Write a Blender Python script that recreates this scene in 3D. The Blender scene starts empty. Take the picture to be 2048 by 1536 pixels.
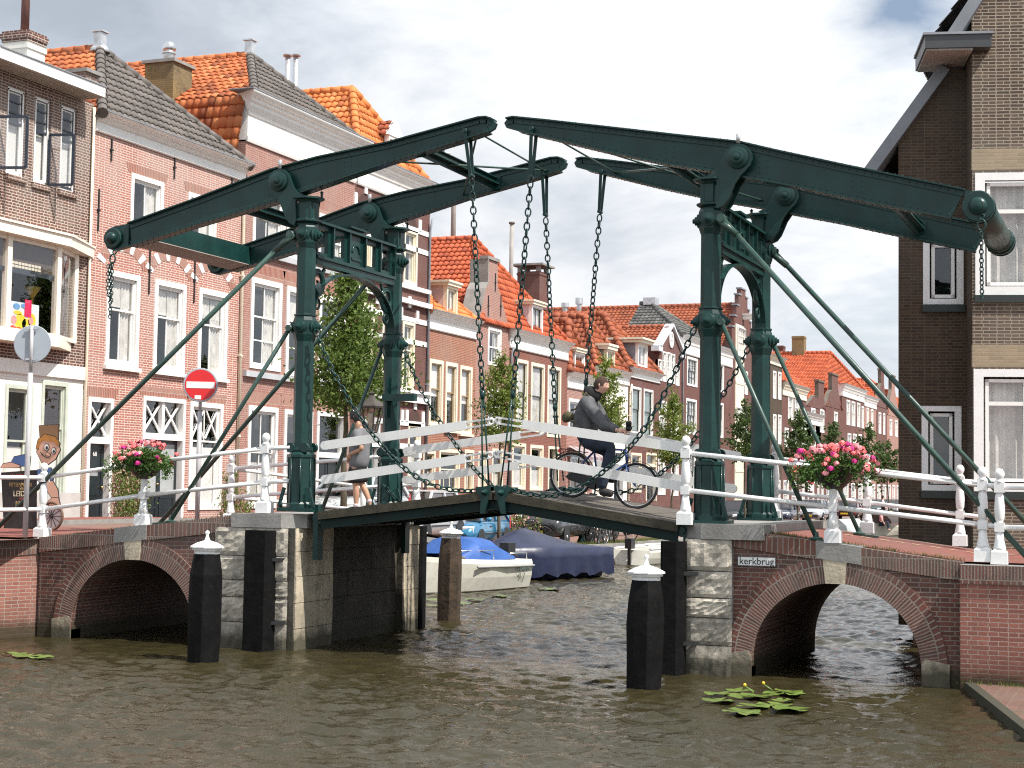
import bpy, bmesh, math, random
import numpy as np
from mathutils import Vector, Matrix, Quaternion
R = math.radians
SC = bpy.context.scene
COL = SC.collection
rng = random.Random(7)
NR = np.random.RandomState(11)

# ------------------------------------------------------------------ camera
# world: x runs along the bridge (to the right bank), y along the canal (away), z up, water at 0
FPX, YAW, PITCH, ROLL, EYE = 3303.0, R(21.4875), R(3.589), R(.854), 2.53
_F = Vector((-math.sin(YAW)*math.cos(PITCH), math.cos(YAW)*math.cos(PITCH), math.sin(PITCH)))
_R0 = Vector((math.cos(YAW), math.sin(YAW), 0)); _U0 = _R0.cross(_F)
_R = _R0*math.cos(ROLL)+_U0*math.sin(ROLL); _U = -_R0*math.sin(ROLL)+_U0*math.cos(ROLL)
cam = bpy.data.cameras.new("Camera"); cam.sensor_width = 36; cam.lens = 36*FPX/2048
cam.clip_start = .1; cam.clip_end = 3000
camo = bpy.data.objects.new("Camera", cam); COL.objects.link(camo)
camo.matrix_world = Matrix(((_R.x,_U.x,-_F.x,0),(_R.y,_U.y,-_F.y,0),(_R.z,_U.z,-_F.z,EYE),(0,0,0,1)))
SC.camera = camo

# ------------------------------------------------------------------ light and sky
SUN_EL, SUN_AZ = R(55), R(-12)      # azimuth measured from +x towards +y
S = Vector((math.cos(SUN_EL)*math.cos(SUN_AZ), math.cos(SUN_EL)*math.sin(SUN_AZ), math.sin(SUN_EL)))
sun = bpy.data.lights.new("sun", 'SUN'); sun.energy = 5.0; sun.angle = R(.55); sun.color = (1, .955, .88)
suno = bpy.data.objects.new("sun", sun); COL.objects.link(suno)
suno.rotation_euler = (-S).to_track_quat('-Z', 'Y').to_euler()
SC.view_settings.view_transform = 'Standard'; SC.view_settings.look = 'None'
SC.view_settings.exposure = 0.50; SC.view_settings.gamma = 1
SC.render.engine = 'CYCLES'; SC.cycles.use_denoising = False; SC.cycles.filter_width = 1.15      # keep the fine grain of water, brick and leaves
SC.cycles.sample_clamp_indirect = 4; SC.cycles.use_adaptive_sampling = False; SC.cycles.max_bounces = 7
W = bpy.data.worlds.new("World"); SC.world = W; W.use_nodes = True

class NT:
    """small node-tree helper"""
    def __init__(s, tree): s.t = tree; s.n = tree.nodes; s.l = tree.links
    def add(s, typ, **kw):
        n = s.n.new(typ)
        for k, v in kw.items():
            if k == 'ins':
                for kk, vv in v.items():
                    sock = n.inputs[kk]
                    if hasattr(vv, 'links') or isinstance(vv, bpy.types.NodeSocket): s.l.new(vv, sock)
                    else: sock.default_value = vv
            else: setattr(n, k, v)
        return n
    def math(s, op, a, b=None, c=None, clamp=False):
        n = s.n.new('ShaderNodeMath'); n.operation = op; n.use_clamp = clamp
        for i, v in enumerate((a, b, c)):
            if v is None: continue
            if isinstance(v, bpy.types.NodeSocket): s.l.new(v, n.inputs[i])
            else: n.inputs[i].default_value = v
        return n.outputs[0]
    def mix(s, f, a, b, typ='MIX'):
        n = s.n.new('ShaderNodeMix'); n.data_type = 'RGBA'; n.blend_type = typ; n.clamp_factor = True
        for i, v in ((0, f), (6, a), (7, b)):
            if isinstance(v, bpy.types.NodeSocket): s.l.new(v, n.inputs[i])
            else: n.inputs[i].default_value = v if i == 0 else (tuple(v)+(1,) if len(v) == 3 else v)
        return n.outputs[2]
    def ramp(s, f, stops, interp='LINEAR'):
        n = s.n.new('ShaderNodeValToRGB'); n.color_ramp.interpolation = interp
        e = n.color_ramp.elements
        while len(e) < len(stops): e.new(.5)
        for k, (p, c) in enumerate(stops):
            e[k].position = p; e[k].color = (c, c, c, 1) if not hasattr(c, '__len__') else tuple(c)+(1,)
        s.l.new(f, n.inputs[0]); return n.outputs[0]
    def noise(s, vec, scale, detail=4, rough=.55, w=None, dist=0):
        n = s.n.new('ShaderNodeTexNoise'); n.inputs['Scale'].default_value = scale
        n.inputs['Detail'].default_value = detail; n.inputs['Roughness'].default_value = rough
        n.inputs['Distortion'].default_value = dist
        if vec is not None: s.l.new(vec, n.inputs['Vector'])
        return n.outputs[0]

wt = NT(W.node_tree); wt.n.clear()
tc = wt.add('ShaderNodeTexCoord'); DIR = tc.outputs['Generated']
sky = wt.add('ShaderNodeTexSky', sky_type='NISHITA', sun_disc=False, sun_elevation=SUN_EL, sun_rotation=math.atan2(S.x, S.y),
             air_density=1.0, dust_density=.6, ozone_density=1.2)
sep = wt.add('ShaderNodeSeparateXYZ', ins={0: DIR})
zz = wt.math('ADD', wt.math('MAXIMUM', sep.outputs[2], .0), .34)
pl = wt.add('ShaderNodeCombineXYZ', ins={0: wt.math('DIVIDE', sep.outputs[0], zz), 1: wt.math('DIVIDE', sep.outputs[1], zz), 2: wt.math('MULTIPLY', sep.outputs[2], 2.2)})
n1 = wt.noise(pl.outputs[0], 2.1, 9, .58, dist=.35)
n2 = wt.noise(pl.outputs[0], 5.5, 8, .6, dist=.2)
def blob(px, py, r, soft=.5):
    d = (_R*((px-1024)/FPX) - _U*((py-768)/FPX) + _F).normalized()
    v = wt.add('ShaderNodeVectorMath', operation='DISTANCE', ins={0: DIR, 1: tuple(d)})
    q = wt.math('DIVIDE', v.outputs['Value'], r/FPX)
    return wt.math('POWER', wt.math('SUBTRACT', 1.0, q, clamp=True), soft)
cover = wt.math('ADD', wt.math('MULTIPLY', n1, .6), wt.math('MULTIPLY', n2, .4))
cover = wt.math('ADD', cover, wt.math('MULTIPLY', blob(1500, 220, 650), .22))
cover = wt.math('ADD', cover, wt.math('MULTIPLY', blob(350, 60, 700), .25))
cover = wt.math('ADD', cover, wt.math('MULTIPLY', blob(1080, 620, 300, 1), .10))
cover = wt.math('SUBTRACT', cover, wt.math('MULTIPLY', blob(1800, -10, 250, .9), .40))
cover = wt.math('SUBTRACT', cover, wt.math('MULTIPLY', blob(940, 480, 330, 1), .18))
cover = wt.math('SUBTRACT', cover, wt.math('MULTIPLY', blob(1800, 600, 300, 1), .10))
mask = wt.ramp(cover, [(.24, .12), (.38, .62), (.52, .97), (1, 1)])
shade = wt.math('ADD', wt.math('MULTIPLY', wt.noise(pl.outputs[0], 3.0, 8, .6, dist=.3), 1.0), wt.math('MULTIPLY', blob(240, 40, 760, .75), .26))
shade = wt.math('SUBTRACT', shade, wt.math('MULTIPLY', blob(1450, 250, 900, .8), .19))
ccol = wt.ramp(shade, [(.28, (11.0, 11.0, 11.0)), (.40, (9.6, 9.8, 10.1)), (.52, (7.6, 8.0, 8.6)), (.66, (5.6, 6.1, 6.8)), (.85, (4.2, 4.7, 5.4))])
# a little silver on the brightest tops
skyc = wt.mix(mask, sky.outputs[0], ccol)
away = wt.math('SUBTRACT', 1.0, blob(1024, 700, 2600, 1), clamp=True)      # sky outside the view is brightened to lift the shade
skyc = wt.mix(1.0, skyc, wt.mix(away, (1, 1, 1), (1.5, 1.52, 1.52)), 'MULTIPLY')
bg = wt.add('ShaderNodeBackground', ins={'Color': skyc, 'Strength': .067})
wo = wt.add('ShaderNodeOutputWorld', ins={0: bg.outputs[0]})

# ------------------------------------------------------------------ pixel rays -> points at real depth
def ray(px, py): return _R*((px-1024)/FPX) - _U*((py-768)/FPX) + _F
def atx(px, py, x):
    r = ray(px, py); return Vector((0, 0, EYE)) + r*(x/r.x)
def aty(px, py, y):
    r = ray(px, py); return Vector((0, 0, EYE)) + r*(y/r.y)
def atz(px, py, z):
    r = ray(px, py); return Vector((0, 0, EYE)) + r*((z-EYE)/r.z)

# ------------------------------------------------------------------ mesh builder
def wloc(o):
    v = Vector((0, 0, 0))
    while o is not None: v = v + o.location; o = o.parent
    return v
def base_of(vs):
    a = np.asarray([tuple(p) for p in vs], float) if not isinstance(vs, np.ndarray) else vs
    lo, hi = a.min(0), a.max(0)
    return Vector(((lo[0]+hi[0])/2, (lo[1]+hi[1])/2, lo[2]))

class MB:
    def __init__(s): s.v = []; s.f = []; s.m = []; s.sm = []; s.uv = []
    def add(s, vs): i = len(s.v); s.v.extend([tuple(p) for p in vs]); return i
    def face(s, idx, m=0, sm=False, uv=None): s.f.append(tuple(idx)); s.m.append(m); s.sm.append(sm); s.uv.append(uv)
    def poly(s, pts, m=0, sm=False): i = s.add(pts); s.face(range(i, i+len(pts)), m, sm)
    def box(s, x0, x1, y0, y1, z0, z1, m=0):
        if x0 > x1: x0, x1 = x1, x0
        if y0 > y1: y0, y1 = y1, y0
        if z0 > z1: z0, z1 = z1, z0
        i = s.add([(x0,y0,z0),(x1,y0,z0),(x1,y1,z0),(x0,y1,z0),(x0,y0,z1),(x1,y0,z1),(x1,y1,z1),(x0,y1,z1)])
        for q in ((0,3,2,1),(4,5,6,7),(0,1,5,4),(1,2,6,5),(2,3,7,6),(3,0,4,7)): s.face([i+k for k in q], m)
    def obox(s, c, ax, m=0):
        c = Vector(c); a, b, d = [Vector(q) for q in ax]
        i = s.add([c-a-b-d, c+a-b-d, c+a+b-d, c-a+b-d, c-a-b+d, c+a-b+d, c+a+b+d, c-a+b+d])
        for q in ((0,3,2,1),(4,5,6,7),(0,1,5,4),(1,2,6,5),(2,3,7,6),(3,0,4,7)): s.face([i+k for k in q], m)
    def bar(s, p, q, w, h, m=0, up=(0,0,1)):
        """rectangular bar from p to q, w across, h along up"""
        p, q = Vector(p), Vector(q); d = q-p
        if d.length < 1e-6: return
        t = d.normalized(); up = Vector(up); sd = t.cross(up)
        if sd.length < 1e-4: sd = t.cross(Vector((1, 0, 0)))
        sd.normalize(); u = sd.cross(t).normalized()
        s.obox((p+q)/2, (d/2, sd*(w/2), u*(h/2)), m)
    def prism(s, poly, ax, a, b, m=0, sm=False):
        """polygon of 2-tuples extruded along axis ax from a to b; 2-tuples are (x,z) for 'y', (y,z) for 'x', (x,y) for 'z'"""
        def P(p, t): return {'y': (p[0], t, p[1]), 'x': (t, p[0], p[1]), 'z': (p[0], p[1], t)}[ax]
        n = len(poly); ar = sum(poly[k][0]*poly[(k+1) % n][1]-poly[(k+1) % n][0]*poly[k][1] for k in range(n))
        if (ar < 0): poly = poly[::-1]
        i = s.add([P(p, a) for p in poly]); j = s.add([P(p, b) for p in poly])
        flip = (a < b) ^ (ax == 'y')
        f0 = list(range(i, i+n)); f1 = list(range(j, j+n))
        s.face(f0[::-1] if flip else f0, m); s.face(f1 if flip else f1[::-1], m)
        for k in range(n):
            q = [i+k, i+(k+1) % n, j+(k+1) % n, j+k]
            s.face(q if flip else q[::-1], m, sm)
    def tube(s, pts, r, n=8, m=0, cap=True, sm=True):
        pts = [Vector(p) for p in pts]; L = len(pts); rs = r if hasattr(r, '__len__') else [r]*L
        rings = []; pu = None
        for k in range(L):
            t = (pts[min(k+1, L-1)]-pts[max(k-1, 0)])
            t = t.normalized() if t.length > 1e-9 else Vector((0, 0, 1))
            if pu is None:
                a = Vector((0, 0, 1)) if abs(t.z) < .9 else Vector((1, 0, 0)); pu = (a - t*a.dot(t)).normalized()
            else:
                pu = pu - t*pu.dot(t); pu = pu.normalized() if pu.length > 1e-6 else t.orthogonal().normalized()
            b = t.cross(pu)
            rings.append(s.add([pts[k]+(pu*math.cos(2*math.pi*q/n)+b*math.sin(2*math.pi*q/n))*rs[k] for q in range(n)]))
        for k in range(L-1):
            for q in range(n):
                s.face((rings[k]+q, rings[k]+(q+1) % n, rings[k+1]+(q+1) % n, rings[k+1]+q), m, sm)
        if cap:
            s.face([rings[0]+q for q in range(n)][::-1], m); s.face([rings[-1]+q for q in range(n)], m)
    def lathe(s, prof, c, n=12, ax=(0,0,1), m=0, sm=True, ph=0., sx=1., ref=None):
        """profile of (r, h) turned about ax through c"""
        ax = Vector(ax).normalized(); a = Vector(ref) if ref else (Vector((1, 0, 0)) if abs(ax.x) < .9 else Vector((0, 1, 0)))
        u = (a-ax*a.dot(ax)).normalized(); w = ax.cross(u); c = Vector(c); rings = []
        if sm:          # split the ring where the profile turns sharply, so edges stay crisp
            pp = [prof[0]]
            for k in range(1, len(prof)-1):
                d0 = math.atan2(prof[k][1]-prof[k-1][1], prof[k][0]-prof[k-1][0]); d1 = math.atan2(prof[k+1][1]-prof[k][1], prof[k+1][0]-prof[k][0])
                pp.append(prof[k])
                if abs((d1-d0+math.pi) % (2*math.pi)-math.pi) > .75: pp.append(prof[k])
            prof = pp+[prof[-1]]
        for r, h in prof:
            rings.append(s.add([c+ax*h+(u*math.cos(2*math.pi*q/n+ph)*sx+w*math.sin(2*math.pi*q/n+ph))*r for q in range(n)]))
        for k in range(len(prof)-1):
            if prof[k] == prof[k+1]: continue
            for q in range(n): s.face((rings[k]+q, rings[k]+(q+1) % n, rings[k+1]+(q+1) % n, rings[k+1]+q), m, sm)
        if prof[0][0] > 1e-5: s.face([rings[0]+q for q in range(n)][::-1], m)
        if prof[-1][0] > 1e-5: s.face([rings[-1]+q for q in range(n)], m)
    def sphere(s, c, r, n=10, m=0, sc=(1,1,1)):
        k = max(4, n//2); c = Vector(c); rings = []
        for i in range(k+1):
            a = math.pi*i/k
            rings.append(s.add([c+Vector((r*sc[0]*math.sin(a)*math.cos(2*math.pi*q/n), r*sc[1]*math.sin(a)*math.sin(2*math.pi*q/n), -r*sc[2]*math.cos(a))) for q in range(n)]))
        for i in range(k):
            for q in range(n): s.face((rings[i]+q, rings[i]+(q+1) % n, rings[i+1]+(q+1) % n, rings[i+1]+q), m, True)
    def torus(s, c, ax, R1, r, n=16, k=6, m=0, a0=0., a1=2*math.pi, ref=None, sx=1.):
        ax = Vector(ax).normalized(); a = Vector(ref) if ref else (Vector((1, 0, 0)) if abs(ax.x) < .9 else Vector((0, 1, 0)))
        u = (a-ax*a.dot(ax)).normalized(); w = ax.cross(u); full = abs(a1-a0-2*math.pi) < 1e-4
        pts = [Vector(c)+u*math.cos(a0+(a1-a0)*i/n)*R1*sx+w*math.sin(a0+(a1-a0)*i/n)*R1 for i in range(n+1)]
        if full: pts[-1] = pts[0]
        s.tube(pts, r, k, m, cap=not full)
    def build(s, name, mats, parent=None, props=None, origin=None):
        o = wloc(parent) if parent is not None else (Vector(origin) if origin is not None else base_of(s.v))
        me = bpy.data.meshes.new(name)
        me.from_pydata([tuple(Vector(p)-o) for p in s.v], [], s.f)
        for mm in (mats if isinstance(mats, (list, tuple)) else [mats]): me.materials.append(mm)
        me.polygons.foreach_set('material_index', s.m); me.polygons.foreach_set('use_smooth', s.sm)
        autouv(me, s.uv, o)
        ob = bpy.data.objects.new(name, me); COL.objects.link(ob)
        if parent is not None: ob.parent = parent
        else: ob.location = o
        tag(ob, **(props or {}))
        return ob

def autouv(me, uvl=None, o=Vector((0, 0, 0))):
    """box-projected UVs in metres, so brick and tile sizes are real on every face"""
    nf = len(me.polygons)
    if nf == 0: return
    nl = len(me.loops)
    co = np.empty(len(me.vertices)*3); me.vertices.foreach_get('co', co); co = co.reshape(-1, 3)+np.array(o)
    nrm = np.empty(nf*3); me.polygons.foreach_get('normal', nrm); nrm = nrm.reshape(-1, 3)
    lt = np.empty(nf, int); me.polygons.foreach_get('loop_total', lt)
    vi = np.empty(nl, int); me.loops.foreach_get('vertex_index', vi)
    N = np.repeat(nrm, lt, axis=0); P = co[vi]
    T = np.cross(np.array([0, 0, 1.]), N); ln = np.linalg.norm(T, axis=1, keepdims=True)
    flat = (ln[:, 0] < .15); T = np.where(ln > 1e-6, T/np.maximum(ln, 1e-6), np.array([1., 0, 0])); T[flat] = (1, 0, 0)
    B = np.cross(N, T); B[flat] = (0, 1, 0)
    UV = np.stack([(P*T).sum(1), (P*B).sum(1)], 1)
    if uvl and any(u is not None for u in uvl):
        k = 0
        for i, u in enumerate(uvl):
            if u is not None: UV[k:k+lt[i]] = u
            k += lt[i]
    l = me.uv_layers.new(name='uv'); l.data.foreach_set('uv', UV.astype(np.float32).ravel())

def npmesh(name, V, Q, mats, parent=None, props=None, uv=None, mi=None, smooth=False, origin=None):
    """numpy arrays straight to a mesh: V (n,3), Q (m,k)"""
    V = np.asarray(V, np.float32); Q = np.asarray(Q, np.int32); m, k = Q.shape
    o = np.array(wloc(parent) if parent is not None else (origin if origin is not None else base_of(V)), np.float32)
    me = bpy.data.meshes.new(name); me.vertices.add(len(V)); me.vertices.foreach_set('co', (V-o).ravel())
    me.loops.add(m*k); me.loops.foreach_set('vertex_index', Q.ravel())
    me.polygons.add(m); me.polygons.foreach_set('loop_start', np.arange(0, m*k, k)); me.polygons.foreach_set('loop_total', np.full(m, k))
    if mi is not None: me.polygons.foreach_set('material_index', np.asarray(mi, np.int32))
    me.polygons.foreach_set('use_smooth', np.full(m, smooth))
    for mm in (mats if isinstance(mats, (list, tuple)) else [mats]): me.materials.append(mm)
    me.update(calc_edges=True); me.validate()
    if uv is not None:
        l = me.uv_layers.new(name='uv'); l.data.foreach_set('uv', np.asarray(uv, np.float32).ravel())
    ob = bpy.data.objects.new(name, me); COL.objects.link(ob)
    if parent is not None: ob.parent = parent
    else: ob.location = o
    tag(ob, **(props or {})); return ob

def tag(o, label=None, cat=None, group=None, kind=None):
    if label: o['label'] = label
    if cat: o['category'] = cat
    if group: o['group'] = group
    if kind: o['kind'] = kind
    return o

def thing(name, label, cat, loc=(0, 0, 0), rz=0., group=None):
    """an Empty at the thing's base; parts are given in the thing's own coordinates"""
    o = bpy.data.objects.new(name, None); COL.objects.link(o); o.location = loc; o.rotation_euler = (0, 0, rz)
    o.empty_display_size = .1
    return tag(o, label, cat, group)

def copy_tree(o, parent=None):
    c = o.copy(); COL.objects.link(c)
    if parent is not None: c.parent = parent
    for ch in list(o.children): copy_tree(ch, c)
    return c

# ------------------------------------------------------------------ materials
MATS = {}
def tide(t, col):
    """algae and wet staining that canal walls carry just above the water line"""
    g = t.add('ShaderNodeNewGeometry').outputs['Position']; z = t.add('ShaderNodeSeparateXYZ', ins={0: g}).outputs[2]
    k = t.math('ADD', z, t.math('MULTIPLY', t.noise(g, 3.5, 5, .65), -.30))
    col = t.mix(t.ramp(k, [(.0, .85), (.16, 0.)]), col, (.030, .030, .014))
    return t.mix(t.ramp(t.math('ADD', z, t.math('MULTIPLY', t.noise(g, 1.3, 5, .6), -.6)), [(.0, .28), (.4, 0.)]), col, (.05, .042, .03))
def mat(name, base, rough=.6, metal=0., var=.12, vscale=3., bump=0., bscale=20., spec=.5, streak=0., coat=0., fine=0., dirt=None, wet=False):
    """paint / stone / timber with uneven tone; var, streak and dirt belong to the surface itself"""
    m = bpy.data.materials.new(name); m.use_nodes = True; t = NT(m.node_tree); t.n.clear()
    p = t.add('ShaderNodeBsdfPrincipled'); o = t.add('ShaderNodeOutputMaterial', ins={0: p.outputs[0]})
    ob = t.add('ShaderNodeTexCoord').outputs['Object']
    c = tuple(base)
    hi = tuple(min(1, x*(1+var)) for x in c); lo = tuple(x*(1-var) for x in c)
    col = t.mix(t.ramp(t.noise(ob, vscale, 6, .6), [(.3, 0.), (.7, 1.)]), lo, hi)
    if fine: col = t.mix(t.math('MULTIPLY', t.ramp(t.noise(ob, 60, 3, .7), [(.45, 0.), (.7, 1.)]), fine), col, tuple(x*.5 for x in c))
    if streak:
        mp = t.add('ShaderNodeMapping', ins={0: ob}); mp.inputs['Scale'].default_value = (9, 9, .55)
        col = t.mix(t.math('MULTIPLY', t.ramp(t.noise(mp.outputs[0], 1.5, 5, .6), [(.5, 0.), (.75, 1.)]), streak), col, tuple(x*.45 for x in c))
    if dirt:
        col = t.mix(t.math('MULTIPLY', t.ramp(t.noise(ob, vscale*2.3, 7, .7), [(.5, 0.), (.68, 1.)]), dirt[1]), col, dirt[0])
    if wet: col = tide(t, col)
    t.l.new(col, p.inputs['Base Color']); p.inputs['Metallic'].default_value = metal
    p.inputs['Specular IOR Level'].default_value = spec; p.inputs['Coat Weight'].default_value = coat
    if coat: p.inputs['Coat Roughness'].default_value = .05
    rr = t.math('ADD', t.math('MULTIPLY', t.noise(ob, vscale*4, 4), .25), rough-.12, clamp=True); t.l.new(rr, p.inputs['Roughness'])
    if bump:
        b = t.add('ShaderNodeBump', ins={'Strength': bump, 'Distance': .02, 'Height': t.noise(ob, bscale, 6, .65)}); t.l.new(b.outputs[0], p.inputs['Normal'])
    MATS[name] = m; return m

def brick(name, c1, c2, mortar, bw=.225, bh=.06, ms=.008, bump=.5, var=.25, blotch=None, wet=False):
    """running-bond brickwork from UVs in metres"""
    m = bpy.data.materials.new(name); m.use_nodes = True; t = NT(m.node_tree); t.n.clear()
    p = t.add('ShaderNodeBsdfPrincipled'); t.add('ShaderNodeOutputMaterial', ins={0: p.outputs[0]})
    uv = t.add('ShaderNodeTexCoord').outputs['UV']
    wob = t.add('ShaderNodeVectorMath', operation='SCALE', ins={0: t.add('ShaderNodeTexNoise', ins={'Vector': uv, 'Scale': 6.}).outputs['Color']}); wob.inputs['Scale'].default_value = .012
    uvw = t.add('ShaderNodeVectorMath', operation='ADD', ins={0: uv, 1: wob.outputs[0]}).outputs[0]
    b = t.add('ShaderNodeTexBrick', ins={'Vector': uvw, 'Color1': tuple(c1)+(1,), 'Color2': tuple(c2)+(1,), 'Mortar': tuple(mortar)+(1,), 'Scale': 1., 'Mortar Size': ms, 'Mortar Smooth': .15, 'Bias': -.05, 'Brick Width': bw, 'Row Height': bh})
    b.offset = .5; b.squash = .55; b.squash_frequency = 2
    ob = t.add('ShaderNodeTexCoord').outputs['Object']
    col = t.mix(t.math('MULTIPLY', t.ramp(t.noise(ob, .9, 7, .65), [(.35, 0.), (.7, 1.)]), var), b.outputs[0], tuple(x*.55 for x in c1))
    col = t.mix(t.math('MULTIPLY', t.ramp(t.noise(ob, 14, 4, .7), [(.4, 0.), (.75, 1.)]), var*.8), col, tuple(min(1, x*1.6) for x in c2))
    if blotch:
        col = t.mix(t.math('MULTIPLY', t.ramp(t.noise(ob, 1.6, 8, .7), [(.52, 0.), (.66, 1.)]), blotch[1]), col, blotch[0])
    col = t.mix(t.math('MULTIPLY', t.ramp(t.noise(ob, .35, 6, .6), [(.45, 0.), (.62, 1.)]), .35), col, tuple(.6*x+.05 for x in mortar))
    if wet: col = tide(t, col)
    t.l.new(col, p.inputs['Base Color']); p.inputs['Roughness'].default_value = .88; p.inputs['Specular IOR Level'].default_value = .25
    h = t.math('SUBTRACT', t.math('MULTIPLY', t.noise(ob, 40, 4), .35), b.outputs['Fac'])
    bp = t.add('ShaderNodeBump', ins={'Strength': bump, 'Distance': .012, 'Height': h}); t.l.new(bp.outputs[0], p.inputs['Normal'])
    MATS[name] = m; return m

def tilemat(name, c, cdark, clight, moss=.2):
    m = bpy.data.materials.new(name); m.use_nodes = True; t = NT(m.node_tree); t.n.clear()
    p = t.add('ShaderNodeBsdfPrincipled'); t.add('ShaderNodeOutputMaterial', ins={0: p.outputs[0]})
    uv = t.add('ShaderNodeTexCoord').outputs['UV']; ob = t.add('ShaderNodeTexCoord').outputs['Object']
    fl = t.add('ShaderNodeVectorMath', operation='FLOOR', ins={0: uv})
    wn = t.add('ShaderNodeTexWhiteNoise', noise_dimensions='2D', ins={'Vector': fl.outputs[0]})
    col = t.ramp(wn.outputs['Value'], [(0, cdark), (.35, c), (.7, c), (1, clight)])
    col = t.mix(t.math('MULTIPLY', t.ramp(t.noise(ob, 1.1, 7, .65), [(.42, 0.), (.72, 1.)]), .55), col, cdark)
    if moss: col = t.mix(t.math('MULTIPLY', t.ramp(t.noise(ob, 5, 7, .7), [(.52, 0.), (.72, 1.)]), moss), col, (.07, .055, .03))
    t.l.new(col, p.inputs['Base Color']); p.inputs['Roughness'].default_value = .7; p.inputs['Specular IOR Level'].default_value = .3
    bp = t.add('ShaderNodeBump', ins={'Strength': .25, 'Distance': .01, 'Height': t.noise(ob, 35, 4)}); t.l.new(bp.outputs[0], p.inputs['Normal'])
    MATS[name] = m; return m

def glassmat(name, tint=(.02, .025, .03), clear=.9, rough=.02):
    """window glass: mirror at grazing angles, otherwise looks into the room behind"""
    m = bpy.data.materials.new(name); m.use_nodes = True; t = NT(m.node_tree); t.n.clear()
    o = t.add('ShaderNodeOutputMaterial')
    tr = t.add('ShaderNodeBsdfTransparent'); tr.inputs[0].default_value = (clear, clear, clear, 1)
    gl = t.add('ShaderNodeBsdfGlossy'); gl.inputs['Roughness'].default_value = rough; gl.inputs['Color'].default_value = (.95, .97, 1, 1)
    ob = t.add('ShaderNodeTexCoord').outputs['Object']
    bp = t.add('ShaderNodeBump', ins={'Strength': .06, 'Distance': .05, 'Height': t.noise(ob, 1.7, 2)}); t.l.new(bp.outputs[0], gl.inputs['Normal'])
    g_ = t.add('ShaderNodeNewGeometry'); dt = t.add('ShaderNodeVectorMath', operation='DOT_PRODUCT', ins={0: g_.outputs['Incoming'], 1: g_.outputs['Normal']})
    f = t.math('POWER', t.math('SUBTRACT', 1.0, t.math('ABSOLUTE', dt.outputs['Value']), clamp=True), 4.)      # Schlick, the same from both sides of the pane
    f = t.math('ADD', t.math('MULTIPLY', f, .85), .075, clamp=True)
    mx = t.add('ShaderNodeMixShader', ins={0: f, 1: tr.outputs[0], 2: gl.outputs[0]}); t.l.new(mx.outputs[0], o.inputs[0])
    MATS[name] = m; return m

def leafmat(name, c, c2, trans=.35):
    m = bpy.data.materials.new(name); m.use_nodes = True; t = NT(m.node_tree); t.n.clear()
    o = t.add('ShaderNodeOutputMaterial'); ob = t.add('ShaderNodeTexCoord').outputs['Object']
    g = t.add('ShaderNodeNewGeometry')
    col = t.mix(g.outputs['Random Per Island'], c, c2)
    col = t.mix(t.math('MULTIPLY', t.ramp(t.noise(ob, 2.2, 4), [(.4, 0.), (.65, 1.)]), .6), col, tuple(x*.6 for x in c))
    p = t.add('ShaderNodeBsdfPrincipled', ins={'Base Color': col, 'Roughness': .5}); p.inputs['Specular IOR Level'].default_value = .35
    tl = t.add('ShaderNodeBsdfTranslucent', ins={'Color': col})
    mx = t.add('ShaderNodeMixShader', ins={0: trans, 1: p.outputs[0], 2: tl.outputs[0]}); t.l.new(mx.outputs[0], o.inputs[0])
    MATS[name] = m; return m

white = mat('white_paint', (.80, .79, .76), .35, var=.05, vscale=2, streak=.14, bump=.04)
whitem = mat('white_metal_paint', (.80, .80, .79), .3, var=.04, vscale=6, fine=.08, bump=.1, bscale=14, dirt=((.45, .38, .30), .16))
cream = mat('cream_paint', (.74, .67, .52), .4, var=.07, streak=.18)
plaster = mat('white_plaster', (.72, .69, .62), .85, var=.10, vscale=1.2, streak=.25, bump=.15)
greyband = mat('grey_stone_sill', (.42, .43, .45), .7, var=.12, bump=.2)
green = mat('dark_green_iron', (.0070, .037, .0335), .38, var=.3, fine=.3, vscale=2.2, bump=.10, bscale=9, coat=.08, spec=.3, dirt=((.012, .024, .021), .45), streak=.3)
leafiron = mat('shaded_green_iron', (.006, .020, .018), .5, var=.4, vscale=2.5, bump=.15, bscale=9, spec=.2, streak=.4, dirt=((.02, .018, .012), .5))  # same green paint, darkened for the shade below the deck edge
greenl = mat('green_rod_paint', (.028, .066, .054), .4, var=.25, vscale=3, bump=.12, bscale=12, dirt=((.10, .13, .09), .25))
darkm = mat('black_iron', (.012, .013, .014), .45, var=.3, bump=.1)
silver = mat('galvanised_metal', (.55, .56, .57), .4, metal=.7, var=.2, vscale=5)
lead = mat('lead_grey', (.22, .235, .26), .6, var=.2, vscale=2, streak=.3)
stone = mat('pier_stone', (.46, .415, .345), .9, wet=True, var=.45, vscale=2.3, bump=.9, bscale=9, fine=.5, dirt=((.15, .14, .125), .75), streak=.3)
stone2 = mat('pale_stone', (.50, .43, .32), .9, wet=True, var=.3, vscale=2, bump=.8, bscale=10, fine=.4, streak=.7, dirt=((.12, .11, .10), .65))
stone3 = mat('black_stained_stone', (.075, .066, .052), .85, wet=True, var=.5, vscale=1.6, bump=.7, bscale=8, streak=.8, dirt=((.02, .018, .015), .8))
coping = mat('grey_coping_stone', (.26, .25, .235), .85, var=.2, vscale=3, bump=.4, fine=.3, streak=.2)
timber = mat('tarred_timber', (.0055, .0055, .006), .75, var=.5, vscale=4, bump=.6, bscale=8, streak=.4, spec=.12, fine=.3, dirt=((.016, .014, .012), .5))
rotwood = mat('rotten_timber', (.055, .036, .022), .85, var=.6, vscale=5, bump=.9, bscale=11, streak=.9)
deckwood = mat('weathered_deck', (.10, .085, .07), .85, var=.3, vscale=5, bump=.4, fine=.3, dirt=((.05, .05, .035), .4))
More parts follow.
